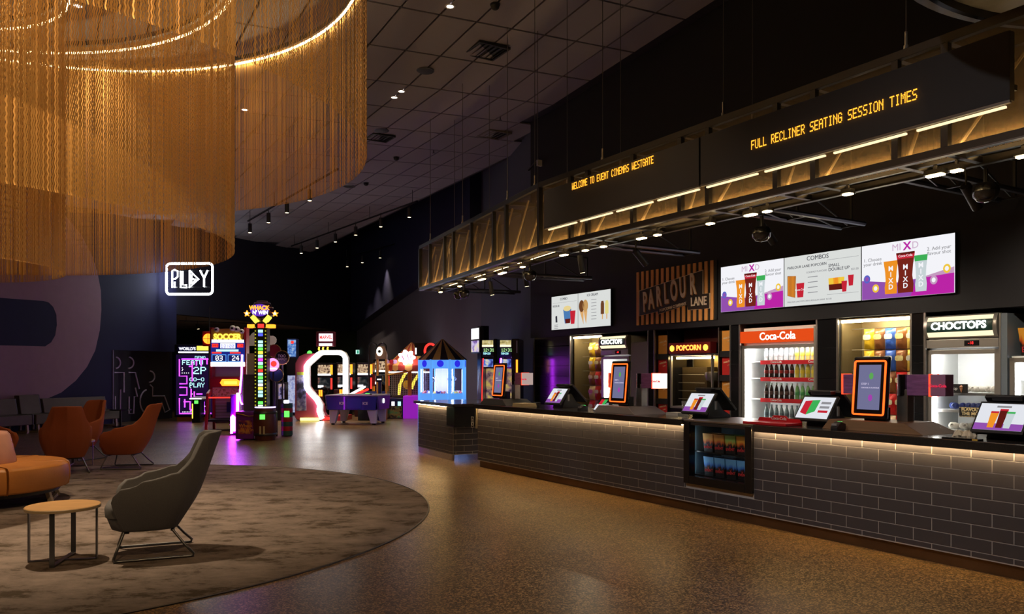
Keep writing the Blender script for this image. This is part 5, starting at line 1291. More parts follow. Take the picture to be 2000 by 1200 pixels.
for k in range(6):
    a0, a1 = k*PI/3+0.02, (k+1)*PI/3-0.02
    mb = MB(); prof = [(0.36,0.44),(0.365,0.47),(0.30,0.76),(0.27,0.80),(0.10,0.82)]
    mb.lathe(prof, 8, a0=a0, a1=a1); K = 9; n = len(prof)
    mb.f.append(tuple(j*K for j in range(n))[::-1]); mb.m.append(0); mb.f.append(tuple(j*K+8 for j in range(n))); mb.m.append(0)
    mb.build('back_segment', M_LEA2, ot, smooth=50)
MB().lathe([(0.001,0.12),(0.80,0.12),(0.80,0.165),(0.001,0.165)], 36).build('base_ring', M_BLACKM, ot, smooth=40)
for k in range(4):
    a = k*PI/2+0.05
    c, s = math.cos(a), math.sin(a); tx, ty = -s, c
    mb = MB()
    for e in (-1, 1): mb.bar((0.70*c+tx*0.25*e, 0.70*s+ty*0.25*e, 0.155), (0.745*c+tx*0.27*e, 0.745*s+ty*0.27*e, 0.0), 0.045, 0.045)
    mb.bar((0.735*c-tx*0.25,0.735*s-ty*0.25,0.02),(0.735*c+tx*0.25,0.735*s+ty*0.25,0.02),0.035,0.035)
    mb.build('sled_leg', M_ASH, ot)
# sofas along the far left wall
M_SOFA = mat('olive_vinyl', (0.13,0.105,0.065), 0.5, noise=0.15, nscale=8); M_SOFAE = mat('slate_vinyl', (0.12,0.12,0.15), 0.5, noise=0.1, nscale=8)
def sofa(label, loc, rz, L, hb=0.80):
    # local: front -y, right end at x = 0, runs to -x
    t = thing('bench_sofa', label, 'sofa', (loc[0], loc[1], 0), rz)
    MB().box(-L, -0.0, -0.42, 0.15, 0.20, 0.44).build('seat', M_SOFA, t, bevel=0.02)
    MB().prism([(0.06,0.44),(0.14,hb),(0.30,hb),(0.30,0.20),(0.12,0.20)], 'x', -L, 0.0).build('backrest', M_SOFA, t, bevel=0.015)
    MB().prism([(-0.43,0.19),(-0.43,0.45),(0.07,0.46),(0.15,hb+0.005),(0.31,hb+0.005),(0.31,0.19)], 'x', 0.0, 0.03).build('end_panel', M_SOFAE, t, bevel=0.008)
    for x in (-0.10, -L+0.10):
        MB().bar((x,-0.36,0.2),(x,-0.38,0.02),0.05).bar((x,0.20,0.2),(x,0.22,0.02),0.05).bar((x,-0.39,0.02),(x,0.23,0.02),0.05,0.04).build('sled_leg', M_ASH, t)
    return t
sn = -ln; s_far = Vector((-10.70, 21.7)) - sn*0.43      # along the left wall, backs to it
def sofa_at(label, t0, L, hb): q = s_far - ld*t0; sofa(label, (q.x, q.y), face(sn.x, sn.y), L, hb)
sofa_at('long bench sofa beside the washroom entry', 0.0, 1.95, 0.80)
sofa_at('short high backed dark bench between two longer bench sofas', 2.05, 0.55, 0.90)
sofa_at('olive bench sofa with pale sled legs under the painted wall letter', 2.70, 2.2, 0.82)
def drum_table(label, loc):
    t = thing('low_table', label, 'table', (loc.x, loc.y, 0))
    MB().lathe([(0.001,0.0),(0.20,0.0),(0.20,0.02),(0.03,0.03),(0.03,0.44)], 20).build('pedestal', M_BLACK, t, smooth=40); MB().lathe([(0.001,0.44),(0.27,0.44),(0.27,0.47),(0.001,0.47)], 24).build('tabletop', M_BLACK, t, smooth=40)
drum_table('small black pedestal table in front of the long bench sofa', fl(181, 834)+Vector((0.75,0,0)))

# ================================================================ arcade
G_W = glow('neon_white', (1.0,0.98,0.95), 6.0); G_WS = glow('soft_white_lit', (0.95,0.95,1.0), 1.6); G_VIO = glow('neon_violet', (0.52,0.03,1.0), 40.0); G_VIOS = glow('violet_line', (0.52,0.05,0.95), 3.0)
G_CY = glow('cyan_lit', (0.45,0.95,1.0), 1.5); G_YE = glow('yellow_lit', (1.0,0.72,0.08), 1.7); G_OR = glow('orange_lit', (1.0,0.30,0.02), 2.4); G_RE = glow('red_lit', (1.0,0.04,0.03), 1.6); G_GR = glow('green_lit', (0.12,1.0,0.10), 1.8); G_BL = glow('blue_lit', (0.08,0.10,0.95), 1.5); G_MG = glow('magenta_lit', (0.95,0.05,0.75), 1.7); G_SKY = glow('sky_lit', (0.12,0.40,1.0), 1.2)
M_RED = mat('arcade_red', (0.50,0.02,0.03), 0.35); M_NAVY = mat('arcade_navy', (0.015,0.02,0.12), 0.35); M_PUR = mat('arcade_purple', (0.16,0.02,0.28), 0.35); M_YELP = mat('arcade_yellow', (0.75,0.50,0.05), 0.4); M_ORP = mat('arcade_orange', (0.70,0.28,0.03), 0.4)
def machine(name, label, px, py, cat='arcade machine', rz=0.0, group=None):
    p = fl(px, py); return thing(name, label, cat, p, rz, group), p.y/F     # second value: metres per pixel there
def flat(name, m, parent, pts, y): return MB().add([(x, y, z) for x, z in pts], [tuple(range(len(pts)))]).build(name, m, parent)
def rct(x0, x1, z0, z1): return [(x0,z0),(x1,z0),(x1,z1),(x0,z1)]
def tubes(name, m, parent, paths, r, y, n=6, closed=False):
    mb = MB()
    for pth in paths: mb.tube([(x, y, z) for x, z in pth], r, n, closed)
    return mb.build(name, m, parent, smooth=60)

# ---- neon PLAY sign
pc = pt(370, 545, 24.2); k = 24.2/F
ns = thing('neon_sign', 'white neon sign reading play in a rounded frame', 'neon sign', pc, -0.06)
def rr(w, h, r, n=5):
    out = []
    for cx, cz, t0 in ((w-r,h-r,0),(-(w-r),h-r,90),(-(w-r),-(h-r),180),(w-r,-(h-r),270)):
        for i in range(n+1): an = math.radians(t0+90*i/n); out.append((cx+r*math.cos(an), cz+r*math.sin(an)))
    return out
G_NP = glow('neon_play', (0.92,0.97,1.0), 13.0)
tubes('neon_frame', G_NP, ns, [rr(46*k, 30*k, 7*k)], 0.034, 0, 8, True)
def PX(pts): return [((x-370)*k, (545-y)*k) for x, y in pts]
tubes('neon_letter', G_NP, ns, [PX([(336,562),(336,529),(341,527),(347,530),(347,541),(342,545),(337,545)]), PX([(341,562),(341,551)])], 0.022, -0.02)
tubes('neon_letter', G_NP, ns, [PX([(353,530),(353,562),(365,562),(365,557),(357,557),(357,530)])], 0.022, -0.02)
tubes('neon_letter', G_NP, ns, [PX([(371,529),(371,562),(389,546),(371,529)]), PX([(375,537),(375,555),(384,546)]), PX([(376,545),(381,546)])], 0.022, -0.02)
tubes('neon_letter', G_NP, ns, [PX([(392,529),(400,544),(400,561)]), PX([(407,529),(400,544)])], 0.024, -0.02)
for x in (-30*k, 30*k):
    MB().cyl((x,0.02,30*k),(x,0.02,6.2-pc.z),0.006,n=5).build('hanging_wire', M_DKSTEEL, ns)
MB().bar((-40*k,0.05,16*k),(40*k,0.05,16*k),0.03).bar((-40*k,0.05,-16*k),(40*k,0.05,-16*k),0.03).build('mounting_bar', M_BLACK, ns)

# ---- tall maze game
t, k = machine('maze_arcade_machine', 'huge black maze arcade machine with violet maze and cyan lettering', 384, 823, rz=0.1)
hw, H = 42*k, 150*k
bx('cabinet', M_BLACK, t, -hw, hw, 0.0, 0.5, 0.12, H, bevel=0.02); bx('foot', M_ORP, t, -hw*0.9, hw*0.9, 0.05, 0.45, 0, 0.12)
bx('marquee', mat('marquee_blue', (0.02,0.02,0.15), 0.4), t, -hw*0.85, hw, -0.03, 0.3, H-16*k, H-2*k); lettering("WORLD'S", 8*k, G_WS, t, -hw*0.40, -0.036, H-9*k, bold=0.03, squash=0.9); flat('marquee_light', G_YE, t, rct(hw*0.02,hw*0.95,H-12*k,H-3*k), -0.034); flat('marquee_light', G_WS, t, rct(-hw*0.8,hw*0.95,H-17*k,H-14*k), -0.036)
flat('screen', glow('maze_screen', (0.012,0.004,0.03), 1.0), t, rct(-hw*0.92,hw*0.92,12*k,H-20*k), -0.004)
mz = []
def L_(*p): mz.append([((x-384)*k, (823-y)*k) for x, y in p])
L_((352,702),(352,735),(366,735),(366,750),(352,750)); L_((352,757),(366,757),(366,772),(352,772)); L_((352,778),(352,808),(412,808)); L_((356,702),(412,702))
L_((370,716),(376,716)); L_((376,745),(376,706)); L_((384,705),(384,715)); L_((393,700),(393,716)); L_((374,760),(374,778)); L_((380,765),(380,775)); L_((360,785),(372,785),(372,800),(380,800)); L_((384,770),(395,770)); L_((384,790),(392,790),(392,800)); L_((398,785),(398,800)); L_((404,700),(404,712)); L_((372,802),(400,802)); L_((362,780),(362,796)); L_((386,778),(395,778))
mb = MB()
for p_ in mz: mb.tube([(x, -0.012, z) for x, z in p_], 0.020, 5)
mb.build('maze_lines', G_VIOS, t, smooth=60)
mb = MB()
for x, y in [(358+4*i, 722) for i in range(1)] + [(357,719),(357,724),(357,729),(361,729),(365,729),(369,729),(373,748),(373,753),(373,758),(376,770),(380,770)] + [(358+3*i,805) for i in range(16)] + [(384+4*i,794) for i in range(6)]:
    mb.box((x-384)*k-0.012,(x-384)*k+0.012,-0.012,-0.008,(823-y)*k-0.012,(823-y)*k+0.012)
mb.build('maze_dots', G_WS, t)
mb = MB()
for body, x0, y0, h, wd in (('DEMO',381,702,6,1.0),('FEATU',357,713,9,1.05),('2P',378,731,14,1.1),('CO-O',371,745,7,1.2),('PLAY',371,757,9,0.95)):
    m2, xe = dot_text(body, h*k, (x0-384)*k, (823-y0)*k, 1.0, wd); m2.v = [(p[0], p[1]-0.012, p[2]) for p in m2.v]; mb.add(m2.v, m2.f)
mb.build('lettering', G_CY, t)
mb, xe = dot_text('ONLY 1', 4*k, -34*k, (823-690)*k, 1.0, 0.8); mb.v = [(p[0], p[1]-0.012, p[2]) for p in mb.v]; mb.build('lettering', G_YE, t)
ped = bx('control_pedestal', M_BLACK, t, 5*k, 21*k, -0.75, -0.35, 0.0, 44*k, bevel=0.02)
MB().prism([(-0.85,44*k),(-0.30,44*k),(-0.30,49*k),(-0.85,47*k)], 'x', 2*k, 26*k).build('control_deck', M_WHITE, t, bevel=0.01); flat('deck_light', G_WS, t, rct(3*k,25*k,44.5*k,46.5*k), -0.855); flat('start_light', G_GR, t, rct(10*k,17*k,36*k,42*k), -0.756); flat('side_light', G_YE, t, rct(5.5*k,7.5*k,8*k,36*k), -0.756)

# ---- basketball lamp on the wall behind
p = pt(407, 662, 23.4); t = thing('ball_lamp', 'glowing orange basketball lamp box behind the maze machine', 'lamp', p)
MB().box(-0.18,0.18,0,0.15,-0.22,0.22).build('box', M_RED, t, bevel=0.01); MB().cyl((0,0.0,0),(0,-0.03,0),0.15,n=18).build('ball_light', G_OR, t); tubes('seam', M_BLACK, t, [[(-0.14,0),(0.14,0)],[(0,-0.14),(0,0.14)]], 0.008, -0.032)
MB().cyl((0,0.08,0.22),(0,0.08,3.4-p.z),0.015,n=6).build('hanging_rod', M_DKSTEEL, t); MB().cyl((0,0.08,-0.22),(0,0.08,-p.z),0.03,n=8).build('stand_pole', M_DKSTEEL, t)

# ---- soccer game
t, k = machine('soccer_arcade_machine', 'red soccer arcade machine with yellow marquee and blue scoreboard', 446, 840, rz=0.12)
hw, H = 32*k, 200*k
def z(y): return (840-y)*k
for sx in (-1, 1):
    MB().prism([(-0.55,0),(-0.40,z(768)),(-0.06,z(760)),(-0.02,z(640)),(0.35,z(640)),(0.35,0),(0.25,0),(0.20,z(770)),(-0.32,z(775)),(-0.46,0)], 'x', sx*hw-0.03, sx*hw+0.03).build('side_frame', M_RED, t, bevel=0.006)
bx('back_panel', mat('cream_panel', (0.55,0.42,0.33), 0.5), t, -hw, hw, 0.28, 0.32, 0.15, z(645))
bx('floor_panel', M_BLACKM, t, -hw, hw, -0.45, 0.3, z(822), z(818))
flat('scoreboard', glow('score_blue', (0.012,0.02,0.22), 1.0), t, rct(-hw,hw,z(712),z(668)), -0.055); bx('scoreboard_box', M_NAVY, t, -hw, hw, -0.05, 0.25, z(716), z(664))
flat('light_band', G_W, t, rct(-hw,hw,z(716),z(708)), -0.06); flat('light_band', G_WS, t, rct(-hw*0.95,hw*0.95,z(670),z(664)), -0.06)
for x0, x1, y0, y1, m in ((-30,-18,672,679,G_RE),(18,29,672,679,G_RE),(-14,14,671,681,G_WS),(-22,20,683,687,G_CY),(-30,-12,688,691,G_RE),(4,24,688,691,G_RE),(-30,-3,693,707,G_SKY),(0,30,693,707,G_SKY)): flat('score_panel', m, t, rct(x0*k,x1*k,z(y1),z(y0)), -0.058)
for x0, x1 in ((-29,-4),(1,29)): flat('score_panel', glow('score_dark', (0.01,0.012,0.10), 1.0), t, rct(x0*k,x1*k,z(706),z(694)), -0.062)
for body, x0, y1, h, m in (('18:00',-13,680.5,8,G_BL),('03',-23,705,10,G_WS),('24',8,705,10,G_WS),('GAME',-30,678,5,glow('score_dk_red', (0.25,0.0,0.01), 1.0)),('TIME',18,678,5,glow('score_dk_red', (0.25,0.0,0.01), 1.0))):
    mb, xe = dot_text(body, h*k, x0*k, z(y1), 1.0, 0.85 if len(body) < 5 else 0.75); mb.v = [(p[0], p[1]-0.062, p[2]) for p in mb.v]; mb.build('lettering', m, t)
MB().prism([(-hw*0.95,z(664)),(hw*0.85,z(664)),(hw*0.95,z(648)),(hw*0.55,z(642)),(-hw*0.95,z(644))], 'y', -0.10, 0.05).build('marquee', M_YELP, t)
lettering('SOCCER', 15*k, G_YE, t, 0, -0.115, z(659), bold=0.05, squash=0.9)
for x, y, r in ((-20,645,5),(10,642,6),(18,644,6),(27,648,5)):
    b_ = MB().ball((x*k, -0.10, z(y)), r*k, 12).build('ball', M_WHITE, t, smooth=60)
    MB().cyl((x*k,-0.10-r*k*0.98,z(y)),(x*k,-0.10-r*k*1.01,z(y)),r*k*0.4,n=5).build('ball_patch', M_BLACK, b_)
flat('crowd_print', printed('crowd_print', (0.35,0.20,0.05), (0.85,0.62,0.30), (0.55,0.40,0.30), 14), t, rct(-hw*0.9,hw*0.9,z(774),z(757)), -0.05)
MB().prism([(-0.10,z(756)),(-0.10,z(740)),(0.0,z(736)),(0.0,z(756))], 'x', -hw, hw).build('front_band', M_RED, t); flat('band_light', G_OR, t, [(-14*k,z(748)),(-10*k,z(741)),(18*k,z(741)),(26*k,z(746)),(22*k,z(754)),(-10*k,z(754))], -0.11); flat('band_light', G_YE, t, rct(-6*k,18*k,z(751),z(745)), -0.115)
for i in range(7): bx('net_bar', M_WHITE, t, -hw*0.9, hw*0.9, 0.24, 0.26, z(816-6*i)-0.006, z(816-6*i)+0.006)
bx('pitch_print', mat('pitch_green', (0.30,0.38,0.22), 0.5), t, -hw*0.9, hw*0.9, 0.255, 0.27, z(818), z(790)); bx('goal_figure', M_NAVY, t, -6*k, 8*k, 0.16, 0.22, z(806), z(786)); tubes('top_rail', G_RE, t, [[(-hw,z(776)),(hw,z(776))]], 0.02, -0.36)

# ---- violet lit totem
t, k = machine('violet_totem', 'slim cabinet outlined by violet neon next to the soccer machine', 459, 851, rz=0.2)
MB().box(-9*k, 8*k, 0, 0.45, 0.05, 80*k).build('cabinet', M_PUR, t, bevel=0.02); bx('plinth', M_BLACK, t, -8*k, 7*k, 0.03, 0.4, 0, 0.05)
tubes('neon_outline', G_VIO, t, [[(-6*k,4*k),(-6*k,36*k),(-4*k,39*k),(-1*k,36*k),(-1*k,8*k)]], 0.03, -0.03); tubes('neon_outline', G_VIO, t, [[(5*k,0.03),(5*k,79*k)]], 0.035, -0.03)
tubes('neon_outline', G_VIO, t, [[(8*k,80*k),(10*k,66*k),(14*k,60*k)]], 0.02, 0.0); tubes('neon_outline', G_VIO, t, [[(12*k,158*k),(11*k,120*k),(8*k,82*k)]], 0.022, 0.1); flat('lamp', G_W, t, rct(3*k,9*k,78*k,83*k), -0.035); MB().bar((12*k,0.15,0.3),(12*k,0.15,158*k),0.03).build('rear_mast', M_BLACK, t)

# ---- hammer tower
t, k = machine('strength_tower', 'tall strength tester tower with lit rungs, globe and stars on top', 510, 858, rz=0.05)
def z(y): return (858-y)*k
def xx(x): return (x-510)*k
bx('column', mat('tower_dark', (0.03,0.035,0.01), 0.4), t, xx(497), xx(521), 0.0, 0.28, z(805), z(636), bevel=0.01)
for sx in (497.5, 517.0):
    me = MB().cyl((0,0,0),(0,-0.02,0),0.014,n=8).mesh('bulb'); me.materials.append(glow('bulb_amber', (0.55,0.50,0.03), 0.9))
    for i in range(24): link('bulb', me, t, (xx(sx+1.7), -0.0, z(640+6.9*i)))
cols = [G_CY, G_BL, None, G_CY, G_CY, G_GR, G_YE, G_CY, G_MG, G_CY, G_GR, G_RE, G_CY, G_GR, G_CY, G_WS, G_YE, G_CY, G_CY, None, G_GR, G_WS]
for i, m in enumerate(cols):
    if m: MB().box(xx(504.5), xx(513.5), -0.02, 0.0, z(650+7*i), z(644.5+7*i)).build('lit_rung', m, t, bevel=0.006)
bx('top_box', M_BLACK, t, xx(495), xx(523), -0.02, 0.3, z(642), z(630)); flat('lamp', G_RE, t, rct(xx(504),xx(516),z(641),z(633)), -0.025)
for x0, x1 in ((484,498),(520,536)): MB().box(xx(x0),xx(x1),-0.05,0.12,z(641),z(634)).build('side_lamp', G_OR, t, bevel=0.01)
for sx in (-1, 1): MB().bar((sx*7*k,0.0,z(630)),(sx*17*k,0.0,z(618)),0.11,0.10).build('side_lamp', G_YE, t, bevel=0.01)
MB().ball((0,0.1,z(607)), 21*k, 22).build('globe', sheer('globe_plastic', (0.03,0.01,0.07), 0.45, 0.1), t, smooth=60)
tubes('globe_ring', mat('globe_ring', (0.5,0.4,0.3), 0.3, 0.8), t, [arc(0,0,1,1,0,1,1)], 0.001, 0)
for q in (0.95, 0.7, 0.45): MB().tube([(21.2*k*q*math.cos(2*PI*i/24), 0.1+21.2*k*q*math.sin(2*PI*i/24), z(607)+21.2*k*math.sqrt(max(0,1-q*q))) for i in range(24)], 0.010, 5, True).build('globe_ring', mat('globe_ring', (0.5,0.4,0.3)), t, smooth=60)
lettering('WHACK', 11*k, G_OR, t, 0, -0.10-0.06, z(603), bold=0.05, squash=0.9); lettering("N' WIN", 10*k, G_WS, t, 2*k, -0.16, z(612), bold=0.05, squash=0.9)
flat('name_board', glow('violet_board', (0.12,0.03,0.45), 1.2), t, [(xx(510)+18*k*math.cos(2*PI*i/20), z(607)+12*k*math.sin(2*PI*i/20)) for i in range(20)], -0.13)
MB().cyl((0,0.1,z(630)),(0,0.1,z(622)),7*k,n=16).build('globe_base', M_DKSTEEL, t, smooth=40)
for sx, m in ((-1, G_OR), (1, G_OR)):
    st = [(sx*27*k + (6.5*k if i % 2 == 0 else 3*k)*math.sin(i*PI/5), z(613) + (6.5*k if i % 2 == 0 else 3*k)*math.cos(i*PI/5)) for i in range(10)]
    MB().prism(st, 'y', -0.03, 0.03).build('star_lamp', m, t); MB().prism([(x*0.55+sx*27*k*0.45, zz*0.55+z(613)*0.45) for x, zz in st], 'y', -0.036, -0.03).build('star_lamp', G_WS, t)
    MB().bar((sx*6*k,0.05,z(624)),(sx*25*k,0.0,z(614)),0.03).build('star_arm', M_DKSTEEL, t)
MB().lathe([(0.001,0.0),(0.21,0.0),(0.24,0.20),(0.252,0.36),(0.24,0.54),(0.215,0.70),(0.001,0.70)], 24, (14*k*1.0,-0.26,0)).build('barrel', mat('barrel_wood', (0.10,0.025,0.018), 0.4, noise=0.4, nscale=5), t, smooth=35)
for zz in (0.13, 0.60): MB().lathe([(0.235,zz-0.03),(0.25,zz),(0.238,zz+0.03)], 24, (14*k,-0.26,0)).build('barrel_hoop', M_DKSTEEL, t, smooth=40)
MB().lathe([(0.19,0.70),(0.22,0.705),(0.22,0.725),(0.19,0.73)], 24, (14*k,-0.26,0)).build('light_ring', glow('lilac_ring', (0.6,0.5,1.0), 2.0), t, smooth=40); MB().lathe([(0.001,0.73),(0.19,0.73)], 24, (14*k,-0.26,0)).build('strike_pad', M_BLACK, t)
flat('lamp', G_GR, t, rct(9*k,19*k,z(817),z(808)), -0.508)
for x in (10, 17): flat('mallet_print', mat('print_cream2', (0.5,0.42,0.25), 0.5), t, rct((x-1.5)*k,(x+2)*k,z(845),z(830)), -0.515)
bx('prize_cabinet', M_PUR, t, xx(468), xx(503), -0.30, 0.5, 0.02, z(803), bevel=0.02)
flat('cabinet_print', printed('firework_print', (0.05,0.01,0.12), (0.30,0.03,0.10), (0.65,0.30,0.08), 7), t, rct(xx(474),xx(500),z(846),z(820)), -0.305); lettering('Whack\n  N Win', 0.10, mat('print_orange', (0.75,0.28,0.05), 0.5), t, xx(488), -0.31, z(834), bold=0.02)
tubes('gold_edge', mat('gold_edge', (0.6,0.4,0.1), 0.3, 0.8), t, [[(xx(470),z(806)),(xx(482),z(809)),(xx(494),z(812)),(xx(503),z(811))]], 0.012, -0.31)
bx('art_panel', mat('art_panel', (0.13,0.10,0.20), 0.5, noise=0.7, nscale=5), t, xx(468), xx(498), 0.30, 0.34, z(803), z(732)); bx('art_panel', M_WHITE, t, xx(474), xx(497), 0.36, 0.38, z(734), z(690))
# sign discs beside the tower
for x, y, r, m, lb in ((536,686,13,mat('disc_red', (0.30,0.02,0.02), 0.4),'round dark red balloon sign'),(551,699,14,M_BLACK,'round black balloon sign reading too hard'),(533,713,14,glow('lit_pink', (0.85,0.35,0.95), 1.4),'round glowing pink balloon sign'),(540,733,14,mat('disc_blue', (0.03,0.08,0.22), 0.4),'round dark blue balloon sign')):
    p = pt(x, y, {536:18.55, 551:18.35, 533:18.0, 540:18.18}[x]); k2 = p.y/F
    d = thing('balloon_sign', lb + ' on a thin post by the tower', 'sign', p)
    MB().lathe([(r*k2*0.92,-0.02),(r*k2,-0.02),(r*k2,0.02),(r*k2*0.92,0.02)], 24).build('rim', mat('gold_edge', (0.6,0.4,0.1)), d, smooth=40).rotation_euler = (PI/2,0,0)
    MB().cyl((0,-0.012,0),(0,0.015,0),r*k2*0.93,n=24).build('disc', m, d); MB().bar((0,0.03,-r*k2),(0,0.03,-p.z),0.03).build('post', M_DKSTEEL, d)
    if m is M_BLACK: lettering('TOO\nHARD!', 7*k2, M_WHITE, d, 0, -0.02, 0)
    if x == 533: MB().cyl((2*k2,-0.02,2*k2),(2*k2,-0.014,2*k2),6*k2,n=12).build('red_print', G_RE, d); flat('white_print', G_WS, d, rct(-8*k2,8*k2,-9*k2,-6*k2), -0.02)
p = pt(507, 668, 22.6); k2 = p.y/F; d = thing('cloud_panel', 'white cloud shaped panel on a post behind the tower', 'panel', p)
cl_ = []
for cx_, cz_, r_, t0, t1 in ((-24,2,10,270,90),(-8,8,11,160,40),(10,9,10,150,30),(24,3,9,110,-90)):
    for i in range(7):
        an = math.radians(t0+(t1-t0)*i/6) if t0 != 270 else math.radians(270-180*i/6); cl_.append(((cx_+r_*math.cos(an))*k2, (cz_+r_*math.sin(an))*k2))
MB().prism(cl_, 'y', 0, 0.03).build('board', M_WHITE, d); MB().bar((-0.1,0.05,-6*k2),(-0.1,0.05,-p.z),0.05).build('post', M_DKSTEEL, d)
# striped barrel cabinet to its right
t, k = machine('striped_barrel', 'barrel cabinet with dark red and green stripes and a green lamp', 558, 853)
n = 7
for i in range(n): MB().lathe([(11*k,z(853)*0+0.02+0.105*i),(11.4*k,0.06+0.105*i),(11*k,0.125+0.105*i)], 20, (0,0.1,0)).build('stripe', M_RED if i % 2 else mat('stripe_green', (0.03,0.12,0.09), 0.4), t, smooth=40)
MB().lathe([(0.001,0.755),(11*k,0.755),(11*k,0.74)], 20, (0,0.1,0)).build('lid', M_BLACK, t); flat('lamp', G_GR, t, rct(-2*k,8*k,38*k,50*k), 0.1-11.6*k); MB().box(-6*k,4*k,0.05,0.15,0.755,0.83).build('top_lamp', G_WS, t, bevel=0.02); MB().cyl((0,0.1,0),(0,0.1,0.03),10*k,n=20).build('plinth', M_BLACK, t)

# ---- capsule vending cabinet
t, k = machine('capsule_cabinet', 'blue and white capsule cabinet beside the pink ride', 569, 812, rz=0.1)
bx('cabinet', M_NAVY, t, -9*k, 10*k, 0, 0.5, 0.03, 150*k, bevel=0.02); flat('poster', pic('blue_poster', (0.03,0.08,0.45), (0.15,0.35,0.85), (0.55,0.70,0.95), 9, 0.7), t, rct(-7*k,9*k,115*k,148*k), -0.004); flat('window', pic('pale_window', (0.35,0.40,0.75), (0.65,0.70,0.95), (0.25,0.25,0.5), 7, 0.7), t, rct(-7*k,9*k,6*k,78*k), -0.004); MB().cyl((2*k,-0.03,143*k),(2*k,0,143*k),3*k,n=12).build('ball_print', G_RE, t); bx('divider', M_BLACK, t, -9*k, 10*k, -0.02, 0.02, 80*k, 112*k); bx('foot', M_BLACK, t, -8*k, 9*k, 0.02, 0.48, 0, 0.03)
t, k = machine('capsule_cabinet', 'low dark capsule cabinet with lit window behind the balloon signs', 547, 822, rz=0.1)
bx('cabinet', M_BLACK, t, -12*k, 10*k, 0, 0.5, 0.03, 75*k, bevel=0.02); flat('window', pic('violet_window', (0.03,0.02,0.06), (0.35,0.3,0.6), (0.8,0.5,0.4), 8, 0.6), t, rct(-3*k,8*k,42*k,72*k), -0.004); bx('foot', M_BLACK, t, -11*k, 9*k, 0.02, 0.48, 0, 0.03)

# ---- ride framed by a white neon ring
t, k = machine('neon_ring_ride', 'ride cabin with rosy side shell framed by thick white neon', 628, 822)
def z(y): return (822-y)*k
def xx(x): return (x-628)*k
shell = [(577,815),(582,821),(640,821),(630,806),(628,790),(612,770),(601,755),(600,716),(614,698),(624,690),(598,691),(585,697),(578,710)]
MB().prism([(xx(x), z(y)) for x, y in shell], 'y', -0.10, 0.45).build('side_shell', mat('rose_shell', (0.42,0.06,0.11), 0.3, coat=0.5), t, bevel=0.03)
MB().prism([(xx(x), z(y)) for x, y in ((581,727),(597,727),(599,760),(600,802),(581,803))], 'y', -0.112, -0.10).build('comic_strip', printed('comic_print', (0.03,0.03,0.05), (0.16,0.15,0.35), (0.50,0.48,0.62), 5), t); flat('strip_head', mat('lime_print', (0.45,0.48,0.05), 0.5), t, [(xx(x), z(y)) for x, y in ((582,733),(596,733),(596,727),(582,727))], -0.115)
ring = [(631,818),(625,803),(626,791),(620,780),(604,763),(600,755),(600,716),(604,710),(624,692),(630,689),(664,689),(672,693),(676,700),(676,785)]
MB().tube([(xx(x), -0.12, z(y)) for x, y in ring], 4.4*k, 10).build('neon_ring', glow('ring_white', (1.0,0.97,0.94), 12.0), t, smooth=60)
MB().tube([(xx(x)+0.03, -0.02, z(y)) for x, y in ring], 5.0*k, 8).build('neon_back', M_WHITE, t, smooth=60)
for x0 in (592,): tubes('floor_light', glow('floor_yellow', (0.95,0.90,0.20), 3.0), t, [[(xx(x0),0.06),(xx(628),0.06)]], 0.05, -0.3)
bx('deck', M_RED, t, xx(632), xx(676), -0.1, 0.9, 0, 0.14); flat('deck_light', G_RE, t, rct(xx(634),xx(656),0.03,0.11), -0.104)
MB().ball((xx(603), 0.1, z(690)), 5*k, 12).build('beacon', G_GR, t, smooth=60)
sg = bx('sign_box', mat('maroon_box', (0.10,0.004,0.015), 0.4), t, xx(617), xx(652), 0.0, 0.3, z(677), z(648), bevel=0.02)
flat('sign_light', glow('sign_pinkwhite', (1.0,0.85,0.88), 2.2), sg, rct(xx(623),xx(650),z(667),z(652)), -0.006); lettering('MARVEL', 9*k, G_RE, sg, xx(636.5), -0.012, z(659.5), bold=0.04, squash=0.75); flat('sign_light', G_WS, sg, rct(xx(623),xx(649),z(676),z(671)), -0.006)
for x in (624, 632, 641): tubes('bracket', G_YE, t, [[(xx(x-2),z(678)),(xx(x-3),z(682)),(xx(x),z(688))]], 0.028, 0.1)

